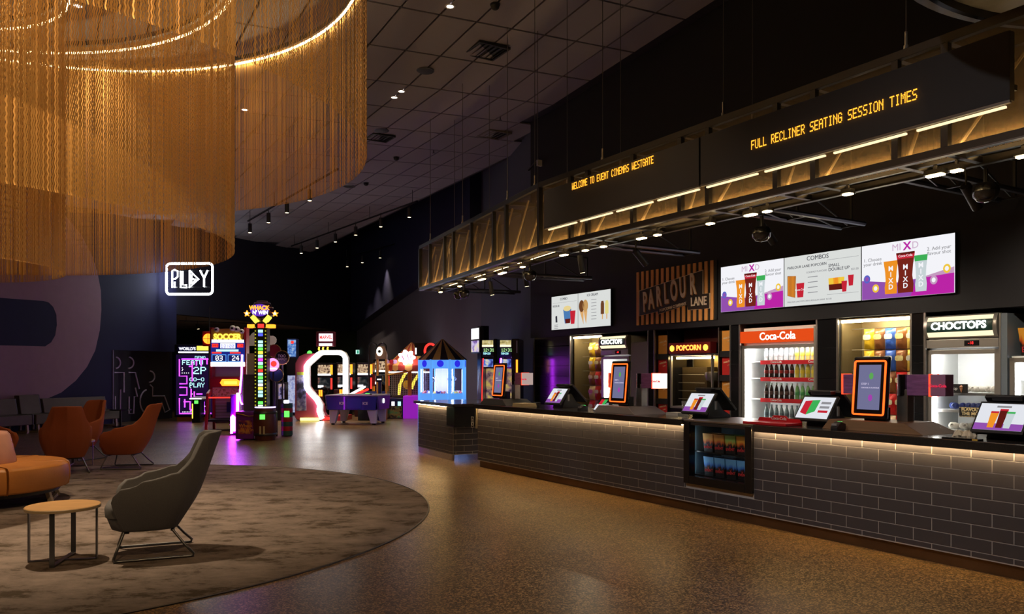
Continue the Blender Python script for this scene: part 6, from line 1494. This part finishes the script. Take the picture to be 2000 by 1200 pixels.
# ---- row of driving cabinets
for i, (x0, nm) in enumerate(((632,'seen through the neon ring'),(671,'beside the neon ring upright'),(710,'behind the hockey table'),(744,'behind the hoop game'))):
    t, k = machine('driving_cabinet', 'dark driving cabinet with red lights, %s' % nm, x0, (813,812,812,806)[i], group='driving cabinets in a row')
    hw = 15.5*k
    def z(y): return (812-y)*k
    bx('cabinet', M_BLACK, t, -hw, hw, 0.1, 0.7, 0, z(708), bevel=0.02); flat('marquee', pic('race_print', (0.06,0.03,0.02), (0.55,0.35,0.22), (0.95,0.75,0.45), 11, 0.9), t, rct(-hw*0.82,hw*0.82,z(730),z(712)), 0.095); flat('marquee_light', G_WS, t, rct(-hw*0.82,hw*0.85,z(733),z(729.5)), 0.09)
    flat('screen', pic('race_screen', (0.01,0.012,0.015), (0.06,0.06,0.06), (0.35,0.12,0.08), 4, 0.8), t, rct(-hw*0.80,hw*0.78,z(758),z(737)), 0.095); flat('screen_light', G_WS, t, rct(-hw*0.8,-hw*0.1,z(757),z(752)), 0.09)
    for xo in (0.86, 0.99): tubes('light_line', G_OR, t, [[(hw*xo,z(731)),(hw*xo,z(712))]], 0.022, 0.08)
    tubes('light_line', G_RE, t, [[(hw*0.92,z(760)),(hw*0.92,z(738))]], 0.03, 0.08)
    MB().tube([(0.16*math.cos(2*PI*j/16), -0.02+0.05*math.sin(2*PI*j/16), z(765)+0.15*math.sin(2*PI*j/16)) for j in range(16)], 0.02, 6, True).build('steering_wheel', M_BLACK, t, smooth=60); MB().cyl((0,0.0,z(765)),(0,0.12,z(767)),0.03,n=8).build('steering_column', M_DKSTEEL, t)
    MB().prism([(-0.75,0.0),(-0.80,z(760)),(-0.68,z(760)),(-0.62,z(790)),(-0.25,z(792)),(-0.25,0.0)], 'x', -hw*0.6, hw*0.6).build('seat', mat('seat_maroon', (0.06,0.008,0.008), 0.5), t, bevel=0.03)
    for xo in (0.25, 0.50): tubes('light_line', G_OR, t, [[(hw*xo,z(772)),(hw*xo*0.95,z(760))]], 0.026, -0.82)
    flat('floor_lamp', G_OR, t, rct(-hw*0.2,hw*0.3,z(796),z(792)), -0.82)

# ---- hoop game
t, k = machine('hoop_game', 'tall hoop game with two dark arches and an orange post sign', 737, 820)
def z(y): return (820-y)*k
def xx(x): return (x-737)*k
for cx_ in (724, 742):
    MB().tube([(xx(cx_-8),0.4,0.02),(xx(cx_-8),0.4,z(678))] + [(xx(cx_)-8*k*math.cos(PI*i/8), 0.4, z(678)+8*k*math.sin(PI*i/8)) for i in range(1,8)] + [(xx(cx_+8),0.4,z(678)),(xx(cx_+8),0.4,0.02)], 0.03, 8).build('arch', M_BLACK, t, smooth=60)
for x in (736, 753): bx('post', M_ORP, t, xx(x), xx(x+3), -0.05, 0.08, 0, z(702), bevel=0.01)
MB().prism([(xx(734),z(702)),(xx(756),z(702)),(xx(756),z(692)),(xx(751),z(677)),(xx(739),z(677)),(xx(734),z(692))], 'y', -0.06, 0.06).build('sign_board', mat('tan_board', (0.30,0.17,0.10), 0.4), t, bevel=0.01)
MB().lathe([(0.001,0),(6*k,0),(6*k,0.02)], 20).build('sign_light', glow('ivory_lit', (1.0,0.92,0.75), 2.2), t).matrix_local = Matrix.Translation((xx(742), -0.085, z(687))) @ Matrix.Rotation(-PI/2, 4, 'X') @ Matrix.Diagonal((1,1.5,1,1))
MB().lathe([(0.001,0),(3*k,0),(3*k,0.004)], 16).build('sign_print', M_BLACK, t).matrix_local = Matrix.Translation((xx(742), -0.092, z(687))) @ Matrix.Rotation(-PI/2, 4, 'X')
bx('post', M_NAVY, t, xx(745), xx(751), -0.6, -0.5, 0, z(735)); bx('control_box', M_BLACK, t, xx(742), xx(754), -0.7, -0.5, z(746), z(734), bevel=0.02); flat('control_light', G_WS, t, rct(xx(744),xx(752),z(742),z(740)), -0.706)
for y0, m in ((770, G_WS), (775, G_RE)): MB().bar((xx(693),-0.7,z(y0)),(xx(710)+ (6*k if m is G_RE else 0),0.2,z(y0)+14*k),0.07,0.05).build('lane_light', m, t)
MB().prism([(-0.7,z(785)),(0.3,z(765)),(0.3,z(770)),(-0.7,z(790))], 'x', xx(694), xx(756)).build('ball_lane', M_NAVY, t); bx('base', M_BLACK, t, xx(704), xx(750), -0.4, 0.0, 0, z(790)); flat('lane_lamp', G_GR, t, rct(xx(722),xx(730),z(772),z(767)), -0.72)

# ---- carnival ball game under a striped tent roof
def tent(t, R, z0, z1, n, ma, mb_, c=(0,0), valance=0.0):
    for i in range(n):
        a0, a1 = 2*PI*i/n, 2*PI*(i+1)/n
        p0 = (c[0]+R*math.cos(a0), c[1]+R*math.sin(a0), z0); p1 = (c[0]+R*math.cos(a1), c[1]+R*math.sin(a1), z0)
        q0 = (c[0]+R*0.04*math.cos(a0), c[1]+R*0.04*math.sin(a0), z1); q1 = (c[0]+R*0.04*math.cos(a1), c[1]+R*0.04*math.sin(a1), z1)
        m = MB(); up = Vector((0,0,0.015))
        vs = [Vector(v) for v in (p0,p1,q1,q0)]; m.add(vs+[v+up for v in vs], [(0,3,2,1),(4,5,6,7),(0,1,5,4),(1,2,6,5),(2,3,7,6),(3,0,4,7)])
        if valance:
            mid = (Vector(p0)+Vector(p1))/2; m.add([Vector(p0),Vector(p1),Vector(p1)-Vector((0,0,valance)),mid-Vector((0,0,valance*1.5)),Vector(p0)-Vector((0,0,valance))],[(0,1,2,3,4)])
        m.build('roof_stripe', ma if i % 2 == 0 else mb_, t)
t, k = machine('carnival_ball_game', 'carnival ball game with orange and red striped tent roof and netting', 800, 817, rz=0.0)
def z(y): return (817-y)*k
def xx(x): return (x-800)*k
tent(t, 50*k, z(715), z(669), 22, mat('tent_orange', (0.85,0.40,0.10), 0.6), mat('tent_red', (0.55,0.05,0.03), 0.6), (0,0.55), 0.12)
for x in (755, 797, 800, 843): bx('post', M_ORP, t, xx(x), xx(x+4), -0.05, 0.05, z(775), z(715), bevel=0.01)
mb = MB()
for i in range(23): mb.box(xx(757)+i*3.9*k-0.006, xx(757)+i*3.9*k+0.006, 0.0, 0.006, z(772), z(728))
for j in range(13): mb.box(xx(757), xx(845), 0.0, 0.006, z(772)+j*3.6*k-0.006, z(772)+j*3.6*k+0.006)
stuff(mb.build('netting', mat('net_cord', (0.45,0.40,0.33), 0.7), t))
bx('back_panel', mat('game_back', (0.12,0.07,0.05), 0.6), t, xx(757), xx(845), 1.0, 1.05, 0.5, z(715)); bx('light_rail', G_WS, t, xx(757), xx(845), -0.02, 0.02, z(729), z(726))
tubes('yellow_hoop', G_YE, t, [[(xx(778),z(772)),(xx(780),z(752)),(xx(786),z(738)),(xx(792),z(728))],[(xx(803),z(760)),(xx(808),z(745)),(xx(818),z(730)),(xx(828),z(722))]], 0.05, 0.12); tubes('yellow_hoop', mat('hoop_orange', (0.8,0.4,0.04), 0.4), t, [[(xx(757),z(733)),(xx(775),z(730)),(xx(815),z(723)),(xx(828),z(720))]], 0.03, -0.03); MB().cyl((xx(793),0.3,z(752)),(xx(793),0.34,z(752)),9*k,n=18).build('target_disc', M_YELP, t)
bx('base', mat('lit_magenta_panel', (0.34,0.02,0.45), 0.3, emis=(0.45,0.02,0.80), es=0.45), t, xx(790), xx(846), -0.35, 1.0, 0, z(773), bevel=0.02); bx('base', M_NAVY, t, xx(754), xx(790), -0.35, 1.0, 0.0, z(778), bevel=0.02)
for x, m in ((757, G_GR), (768, G_WS), (780, G_CY)): flat('lamp', m, t, rct(xx(x),xx(x+6),z(792),z(784)), -0.356)
flat('print', printed('carnival_print', (0.03,0.02,0.03), (0.35,0.25,0.08), (0.10,0.35,0.15), 8), t, rct(xx(756),xx(788),z(815),z(793)), -0.356)
fl_ = [(xx(797)+ (15+2.2*math.cos(7*2*PI*i/56))*k*math.cos(2*PI*i/56), z(699)+(13+2.2*math.cos(7*2*PI*i/56))*k*math.sin(2*PI*i/56)) for i in range(56)]
MB().prism(fl_, 'y', -0.36, -0.31).build('flower_lamp', glow('flower_white', (1.0,0.90,0.96), 10.0), t); tubes('lamp_print', glow('print_pink', (0.80,0.25,0.5), 1.2), t, [[(xx(788),z(695)),(xx(792),z(704))],[(xx(798),z(693)),(xx(802),z(704)),(xx(806),z(695))]], 0.025, -0.37)
for x, m in ((757,mat('paper_lilac',(0.6,0.35,0.6),0.5)),(765,M_RED),(772,mat('paper_lilac',(0.6,0.35,0.6),0.5))): MB().cyl((xx(x),-0.06,z(707)),(xx(x),-0.03,z(707)),4.2*k,n=14).build('valance_disc', m, t)
# red lit drum sign on the far wall and the exit sign
p = pt(841, 686, 23.6); t = thing('ring_light', 'red ring light glowing behind the two tent roofs', 'lamp', p); MB().tube([(0.17*math.cos(2*PI*i/24), 0, 0.21*math.sin(2*PI*i/24)) for i in range(24)], 0.035, 8, True).build('neon_ring', G_RE, t, smooth=60); MB().cyl((0,0.05,0),(0,0.12,0),0.20,n=20).build('backing', M_BLACK, t); MB().bar((0,0.1,-0.2),(0,0.1,-p.z),0.05).build('post', M_BLACK, t)
p = pt(823, 683, 24.2); t = thing('wall_tablet', 'dark tablet sign with white lit edges behind the tent roofs', 'sign', p); MB().box(-0.2,0.2,0,0.06,-0.2,0.2).build('panel', M_BLACK, t); 
for x in (-0.17, 0.17): flat('edge_light', G_WS, t, rct(x-0.025,x+0.025,-0.15,0.05), -0.004)
MB().bar((0,0.05,-0.2),(0,0.05,-p.z),0.05).build('post', M_BLACK, t)
p = on_line(700, (rw(0.0,0.02)[0],rw(0.0,0.02)[1]), rw(1.0,0.02)); 
zz_ = EYE+(HY-688)*p.y/F
t = thing('exit_sign', 'small pale green lit exit sign on the far wall', 'sign', (p.x, p.y-0.12, zz_)); kx = p.y/F; bx('box', M_BLACK, t, -5*kx, 5*kx, 0, 0.1, -5*kx, 5*kx); flat('face', glow('exit_face', (0.55,0.95,0.80), 1.1), t, rct(-4*kx,4*kx,-4*kx,4*kx), -0.004); flat('pictogram', glow('exit_green', (0.02,0.35,0.20), 0.8), t, rct(-1.5*kx,1.5*kx,-3*kx,3*kx), -0.008)

# ---- octagonal claw machine
t, k = machine('claw_machine', 'octagonal claw machine with blue posts and yellow black striped roof', 864, 842, rz=0.0)
def z(y): return (842-y)*k
def xx(x): return (x-864)*k
R8 = 46*k; cy8 = 0.0
tent(t, R8*1.05, z(704), z(664), 20, mat('tent_yellow', (0.85,0.55,0.16), 0.6), mat('tent_black', (0.03,0.02,0.03), 0.6), (0,0), 0.0)
M_SKYP = mat('lit_sky_blue_acrylic', (0.15,0.42,0.85), 0.35, emis=(0.10,0.36,0.95), es=0.9)      # the machine's backlit panels
oc = [(R8*math.cos(PI/8+i*PI/4), R8*math.sin(PI/8+i*PI/4)) for i in range(8)]
for i in range(8):
    (x0, y0), (x1, y1) = oc[i], oc[(i+1)%8]
    MB().bar((x0,y0,0.0),(x0,y0,z(703)),0.07).build('corner_post', M_SKYP, t, bevel=0.01)
    d = Vector((x1-x0, y1-y0, 0)); 
    def side(f0, f1, z0, z1, off, name, m):
        n_ = Vector((d.y, -d.x, 0)).normalized()*off
        a, b = Vector((x0,y0,0))+d*f0+n_, Vector((x0,y0,0))+d*f1+n_
        MB().add([a+Vector((0,0,z0)), b+Vector((0,0,z0)), b+Vector((0,0,z1)), a+Vector((0,0,z1))], [(0,1,2,3)]).build(name, m, t)
    side(0.06,0.94,0.0,z(790),0.0,'base_panel', M_NAVY); side(0.06,0.94,z(790),z(768),0.01,'front_panel', M_SKYP); side(0.08,0.92,z(768),z(720),0.0,'window_pane', sheer('claw_pane', (0.1,0.1,0.2), 0.86, 0.08)); side(0.06,0.94,z(720),z(704),0.01,'head_panel', M_SKYP)
    m_ = Vector(((x0+x1)/2, (y0+y1)/2, 0)); nn = m_.normalized()
    MB().cyl(m_+nn*0.02+Vector((0,0,z(711))), m_+nn*0.035+Vector((0,0,z(711))), 6.5*k, n=16).build('head_lamp', glow('deep_blue_lit', (0.02,0.02,0.55), 1.4), t)
    MB().bar(Vector((x0,y0,0))*0.96+Vector((0,0,z(766))), Vector((x0,y0,0))*0.96+Vector((0,0,z(722))), 0.035).build('light_tube', glow('claw_tube', (0.55,0.60,1.0), 40.0), t)
MB().cyl((0,0,z(786)),(0,0,z(706)),R8*0.30,n=8).build('centre_column', mat('white_core', (0.8,0.8,0.85), 0.4), t)
MB().cyl((0,0,z(704)),(0,0,z(702)),R8*0.98,n=8).build('ceiling_plate', M_WHITE, t); MB().cyl((0,0,z(790)),(0,0,z(786)),R8*0.9,n=8).build('prize_floor', M_WHITE, t)
for i in range(4):
    an = i*PI/2-0.9; x, y = R8*0.55*math.cos(an), R8*0.55*math.sin(an)
    cl = MB().cyl((x,y,z(704)),(x,y,z(735)),0.012,n=6).build('claw', M_CHROME, t)
    for j in range(3): aa = j*2*PI/3; MB().tube([(x,y,z(735)),(x+0.08*math.cos(aa),y+0.08*math.sin(aa),z(740)),(x+0.03*math.cos(aa),y+0.03*math.sin(aa),z(746))],0.010,5).build('claw_finger', M_CHROME, cl)
tc_ = ((0.75,0.70,0.65),(0.7,0.55,0.15),(0.15,0.15,0.5),(0.6,0.15,0.15),(0.75,0.75,0.8))
base_p = t.location.copy()
for i in range(16):
    an = -PI/2 + (i-7.5)*0.26; r = R8*(0.62+0.14*(i % 2)); q = base_p + Vector((r*math.cos(an), r*math.sin(an), z(786)))
    nm = ('cream','gold','blue','red','white')[i % 5]
    pl_ = thing('plush_toy', '%s plush toy heaped in the claw machine' % nm, 'toy', q, an, 'plush toys in the claw machine')
    mp_ = mat('plush_%s' % nm, tc_[i % 5], 0.9); MB().ball((0,0,0.09), 0.09, 10).build('body', mp_, pl_, smooth=60); MB().ball((0.02,0,0.21), 0.065, 10).build('head', mp_, pl_, smooth=60)
    for s_ in (-1,1): MB().ball((0.0,0.045*s_,0.27), 0.022, 8).build('ear', mp_, pl_, smooth=60)

# ---- tall thin cabinets by the bar end
for x0, Y, lb in ((953, 17.2, 'slim prize cabinet with lit blue screen beside the claw machine'), (988, 16.2, 'slim prize cabinet with lit blue screen and orange side strip')):
    k = Y/F; p = pt(x0, 725, Y); p.z = 0
    t = thing('prize_cabinet', lb, 'arcade machine', p, -0.15)
    def z(y): return EYE+(725-y)*k
    bx('side_wall', M_BLACK, t, 11*k, 26*k if x0 > 970 else 18*k, 0.0, 0.7, 0, z(662), bevel=0.02); bx('back_wall', M_BLACK, t, -12*k, 12*k, 0.5, 0.7, 0, z(664)); bx('side_wall', M_PUR, t, -13*k, -11.5*k, 0.0, 0.7, 0, z(700)); bx('base_box', M_BLACK, t, -12*k, 12*k, 0.02, 0.6, 0, z(790), bevel=0.01)
    bx('head_box', M_NAVY, t, -12*k, 11*k, 0.0, 0.5, z(697), z(664)); flat('head_print', pic('gold_print', (0.35,0.28,0.10), (0.75,0.62,0.25), (0.85,0.80,0.6), 9, 0.8), t, rct(-11.5*k,10.5*k,z(675),z(665)), -0.004); flat('head_light', glow('cream_band', (1.0,0.85,0.5), 1.6), t, rct(-11.5*k,10.5*k,z(678),z(674)), -0.006)
    for body, y1, h, m in (('12:31',687,6,glow('lime_lit', (0.5,0.9,0.35), 1.3)),('50420',693,4,G_CY)):
        mb, xe = dot_text(body, h*k, -9*k, z(y1), 1.0, 0.85); mb.v = [(q[0], q[1]-0.006, q[2]) for q in mb.v]; mb.build('lettering', m, t)
    flat('mid_print', pic('mid_print', (0.03,0.04,0.25), (0.15,0.25,0.75), (0.90,0.85,0.45), 8, 0.9), t, rct(-11*k,10*k,z(717),z(702)), 0.01); flat('shelf_print', pic('prize_print', (0.05,0.03,0.05), (0.35,0.2,0.2), (0.75,0.55,0.15), 7, 0.6), t, rct(-11*k,10*k,z(785),z(720)), 0.45)
    tubes('lit_edge', G_VIO if x0 > 970 else G_RE, t, [[(-11.5*k,z(785)),(-11*k,z(740)),(-9*k,z(700))]] , 0.012, -0.02)
    if x0 > 970: tubes('lit_edge', G_OR, t, [[(22*k,z(728)),(22*k,z(703))]], 0.02, -0.02); tubes('lit_edge', mat('grey_edge',(0.3,0.3,0.35),0.4), t, [[(22*k,z(690)),(22*k,z(666))]], 0.012, -0.02)
    if x0 < 970: MB().prism([(-24*k,z(790)),(-13*k,z(790)),(-13*k,z(705)),(-17*k,z(715))], 'y', 0.1, 0.14).build('glass_wing', sheer('wing_glass', (0.5,0.45,0.6), 0.55, 0.1), t)
# monitor tower seen edge on
k = 18.4/F; p = pt(932, 725, 18.4); p.z = 0
t = thing('monitor_tower', 'tall black monitor tower with lit side screens behind the prize cabinets', 'display', p, -1.15)
def z(y): return EYE+(725-y)*k
bx('column', M_BLACK, t, -0.12, 0.12, 0.05, 0.25, 0, z(637), bevel=0.01); bx('screen_box', M_DKSTEEL, t, -0.28, 0.28, -0.05, 0.05, z(690), z(640), bevel=0.01); flat('screen', G_WS, t, rct(-0.24,0.24,z(663),z(642)), -0.054); flat('screen', pic('tower_print', (0.2,0.1,0.4), (0.7,0.6,0.9), (0.9,0.8,0.5), 6, 0.9), t, rct(-0.24,0.24,z(688),z(666)), -0.054)

# ---- air hockey table
t, k = machine('air_hockey_table', 'blue air hockey table with white splayed legs', 700, 828, 'hockey table', rz=-0.12)
hw = 50*k; Dp = 0.62
bx('playing_field', M_WHITE, t, -hw*0.94, hw*0.94, -Dp*0.9, Dp*0.9, 0.74, 0.78)
M_HBL = mat('hockey_blue', (0.02,0.035,0.28), 0.25, coat=0.4)
MB().prism([(-hw,0.80),(hw,0.80),(hw*0.93,0.42),(-hw*0.93,0.42)], 'y', -Dp, -Dp+0.04).build('side_panel', M_HBL, t, bevel=0.008); MB().prism([(-hw,0.80),(hw,0.80),(hw*0.93,0.42),(-hw*0.93,0.42)], 'y', Dp-0.04, Dp).build('side_panel', M_HBL, t, bevel=0.008)
for sx in (-1, 1):
    MB().prism([(-Dp,0.80),(Dp,0.80),(Dp*0.8,0.42),(-Dp*0.8,0.42)], 'x', sx*hw-0.03, sx*hw+0.03).build('end_panel', mat('hockey_violet', (0.10,0.05,0.35), 0.3), t, bevel=0.008)
    MB().cyl((sx*(hw+0.03),-0.1,0.66),(sx*(hw+0.05),-0.1,0.66),0.07,n=14).build('puck_slot', G_WS, t)
bx('underside', M_HBL, t, -hw*0.93, hw*0.93, -Dp+0.04, Dp-0.04, 0.42, 0.45)
mb = MB(); mb.box(-hw-0.02,hw+0.02,-Dp-0.02,-Dp+0.06,0.80,0.835); mb.box(-hw-0.02,hw+0.02,Dp-0.06,Dp+0.02,0.80,0.835); mb.box(-hw-0.02,-hw+0.06,-Dp+0.06,Dp-0.06,0.80,0.835); mb.box(hw-0.06,hw+0.02,-Dp+0.06,Dp-0.06,0.80,0.835); mb.build('rail', M_ALU, t, bevel=0.006)
for sx in (-1, 1):
    for sy in (-1, 1):
        x, y = sx*hw*0.74, sy*Dp*0.72; w_ = 0.13
        MB().add([(x-w_,y-0.09,0.42),(x+w_,y-0.09,0.42),(x+w_,y+0.09,0.42),(x-w_,y+0.09,0.42),(x-w_*0.6+sx*0.05,y-0.06,0.04),(x+w_*0.6+sx*0.05,y-0.06,0.04),(x+w_*0.6+sx*0.05,y+0.06,0.04),(x-w_*0.6+sx*0.05,y+0.06,0.04)], [(0,1,2,3),(7,6,5,4),(0,4,5,1),(1,5,6,2),(2,6,7,3),(3,7,4,0)]).build('leg', M_WHITE, t, bevel=0.01)
        MB().cyl((x+sx*0.05,y,0),(x+sx*0.05,y,0.045),0.05,n=10).build('foot', M_BLACK, t)
flat('front_panel', mat('royal_panel', (0.01,0.05,0.40), 0.3), t, rct(-8*k,20*k,0.46,0.74), -Dp-0.012)
for x in (-19, 27): lettering('ICE', 0.10, M_SIGNW, t, x*k, -Dp-0.008, 0.60, bold=0.03)
for x in (-0.62, 0.45): MB().lathe([(0.001,0.0),(0.09,0.0),(0.09,0.02),(0.03,0.03),(0.03,0.06),(0.001,0.065)], 14, (hw*x,0.1,0.78)).build('mallet', M_BLACK, t, smooth=40)

# ================================================================ ceiling fixtures
def ceil_at(px, py, off=0.0):
    # point where the sight line meets the ceiling tiles
    q = (px-CX)/F; s = (HY-py)/F; Y = 5.0
    for _ in range(60):
        x = q*Y; a = x*AX[0]+Y*AX[1]; b = x*BX[0]+Y*BX[1]; Y = 0.5*Y + 0.5*(zc(a, b)-off-EYE)/s
    return Vector((q*Y, Y, EYE+s*Y))
for px, py, lb in ((879,12,'small bright ceiling downlight next to the square vent'),(770,190,'small bright ceiling downlight, one of a pair'),(784,178,'small bright ceiling downlight, one of a pair'),(152,11,'small bright ceiling downlight above the gold chain drums'),(478,214,'small bright ceiling downlight at the curtain edge')):
    p = ceil_at(px, py); t = thing('downlight', lb, 'downlight', p, 0, 'ceiling downlights')
    MB().lathe([(0.075,-0.008),(0.05,-0.008),(0.05,0.01),(0.075,0.0),(0.075,-0.008)], 20).build('trim_ring', M_WHITE, t, smooth=40); MB().lathe([(0.001,-0.004),(0.05,-0.004)], 20).build('lens', glow('downlight_lens', (1.0,0.88,0.72), 9.0), t)
    spot('downlight_beam', (0,0,-0.015), (0,0,-1), 420 if px == 152 else 240, WARM, 74, 0.9, 0.05, t)      # the light of this very lamp
for px, py, r, lb in ((830,138,0.15,'large'),(745,255,0.15,'medium'),(682,364,0.16,'far')):
    p = ceil_at(px, py); t = thing('ceiling_speaker', '%s round dark ceiling speaker grille' % lb, 'speaker', p)
    MB().lathe([(0.001,-0.012),(r*0.92,-0.012),(r,-0.004),(r,0.0)], 28).build('grille', M_BLACKM, t, smooth=40); MB().lathe([(r*0.94,-0.014),(r*1.03,-0.008),(r*1.03,0.0)], 28).build('rim', M_DKSTEEL, t, smooth=40)
for px, py, w, m, lb in ((950,98,0.56,M_BLACKM,'square dark louvred ceiling vent'),(965,262,0.56,mat('vent_grey',(0.20,0.18,0.16),0.6),'square grey ceiling vent'),(742,268,0.5,M_BLACKM,'square black ceiling vent at the curtain edge')):
    p = ceil_at(px, py); t = thing('ceiling_vent', lb, 'vent', p, math.atan2(AX[1], AX[0]))
    mb = MB(); h = w/2; 
    for q in ((-h,h,-h,-h+0.03),(-h,h,h-0.03,h),(-h,-h+0.03,-h+0.03,h-0.03),(h-0.03,h,-h+0.03,h-0.03)): mb.box(q[0],q[1],q[2],q[3],-0.03,0.01)
    mb.build('frame', m, t); bx('duct_back', M_BLACKM, t, -h+0.03, h-0.03, -h+0.03, h-0.03, 0.0, 0.012)
    for i in range(6): MB().bar((-h+0.03,-h+0.06+(w-0.12)*i/5,-0.012),(h-0.03,-h+0.06+(w-0.12)*i/5,-0.012),0.045,0.006,up=(0,0.6,0.8)).build('louvre', m, t)
for px, py in ((774,307),(715,357),(847,294),(977,229),(967,8)):
    p = ceil_at(px, py); t = thing('smoke_detector' if px in (774,967,715) else 'sprinkler_head', 'small dark %s on the tiled ceiling' % ('smoke detector' if px in (774,967,715) else 'sprinkler head'), 'detector' if px in (774,967,715) else 'sprinkler', p, 0, 'small ceiling devices')
    if px in (774,967,715): MB().lathe([(0.05,0.0),(0.065,-0.02),(0.055,-0.06),(0.03,-0.08),(0.001,-0.085)], 16).build('body', M_BLACKM, t, smooth=40); MB().lathe([(0.075,0.0),(0.075,-0.012),(0.05,-0.014)], 16).build('base_plate', M_DKSTEEL, t, smooth=40)
    else: MB().cyl((0,0,0),(0,0,-0.06),0.012,n=8).build('stem', M_DKSTEEL, t); MB().cyl((0,0,-0.06),(0,0,-0.066),0.035,n=10).build('deflector', M_DKSTEEL, t)
# track lights
def track(label, p0, p1, spots, drop=0.35):
    A_ = ceil_at(*p0, drop); B_ = ceil_at(*p1, drop); d = B_-A_
    t = thing('light_track', label, 'light track', A_)
    MB().bar((0,0,0),tuple(d),0.035,0.035).build('rail', M_BLACK, t)
    for f in (0.03, 0.35, 0.68, 0.97):
        q = d*f; a = (A_.x+q.x)*AX[0]+(A_.y+q.y)*AX[1]; b = (A_.x+q.x)*BX[0]+(A_.y+q.y)*BX[1]; MB().cyl(tuple(q), (q.x,q.y,zc(a,b)-A_.z), 0.008, n=5).build('hanger', M_DKSTEEL, t)
    for f in spots:
        q = A_ + d*f; can_spot('black can spotlight on the %s' % label.split(' ')[0] + ' ceiling track', q - Vector((0,0,0.03)), 0.0, 0.0, 0.10, 0.055, 0.26, 240, 70)
track('nearer black ceiling track with small spotlights beyond the chandelier', (569,481), (815,393), (0.10,0.25,0.41,0.575,0.76,0.95))
track('farther black ceiling track with small spotlights above the arcade', (672,505), (858,452), (0.04,0.22,0.42,0.68))
track('curtained black ceiling track running behind the gold chains', (484,432), (660,330), (0.03,0.28,0.50,0.74), 0.35)
# arcade low ceiling fixtures
p0 = pt(350, 650, 27.0); p1 = pt(418, 622, 26.2)
t = thing('light_track', 'black track under the low arcade ceiling with two spots', 'light track', (-11.6, 27.6, 3.25)); d = Vector((2.0, 1.6, 0)); MB().bar((0,0,0), tuple(d), 0.03).build('rail', M_BLACK, t)
for f in (0.1, 0.9): MB().cyl(tuple(d*f), tuple(d*f+Vector((0,0,0.16))), 0.008, n=5).build('hanger', M_DKSTEEL, t)
for f in (0.25, 0.75): can_spot('black can spotlight under the low arcade ceiling', Vector((-11.6,27.6,3.22))+d*f, 0.2, 0.5, 0.08, 0.05, 0.18, 50, 80)
t = thing('ceiling_speaker', 'wide dark ceiling disc under the low arcade ceiling', 'speaker', (-10.3, 28.0, 3.40)); MB().lathe([(0.001,-0.03),(0.42,-0.03),(0.45,-0.01),(0.45,0)], 28).build('grille', M_BLACKM, t, smooth=40); MB().lathe([(0.45,-0.02),(0.47,-0.01),(0.47,0)], 28).build('rim', M_DKSTEEL, t, smooth=40)
# bracket light on the black wall
p = W(a_of(1052, 8.86), 8.86, z_of(1052, 316, 8.86)); t = thing('wall_bracket', 'small pale device on a dark bracket high on the black wall', 'wall device', p, RC); MB().bar((-0.35,-0.02,-0.10),(0.05,-0.02,0.05),0.03).build('bracket', M_DKSTEEL, t); bx('device', M_WHITE, t, 0.02, 0.07, -0.06, 0.04, -0.10, 0.02)
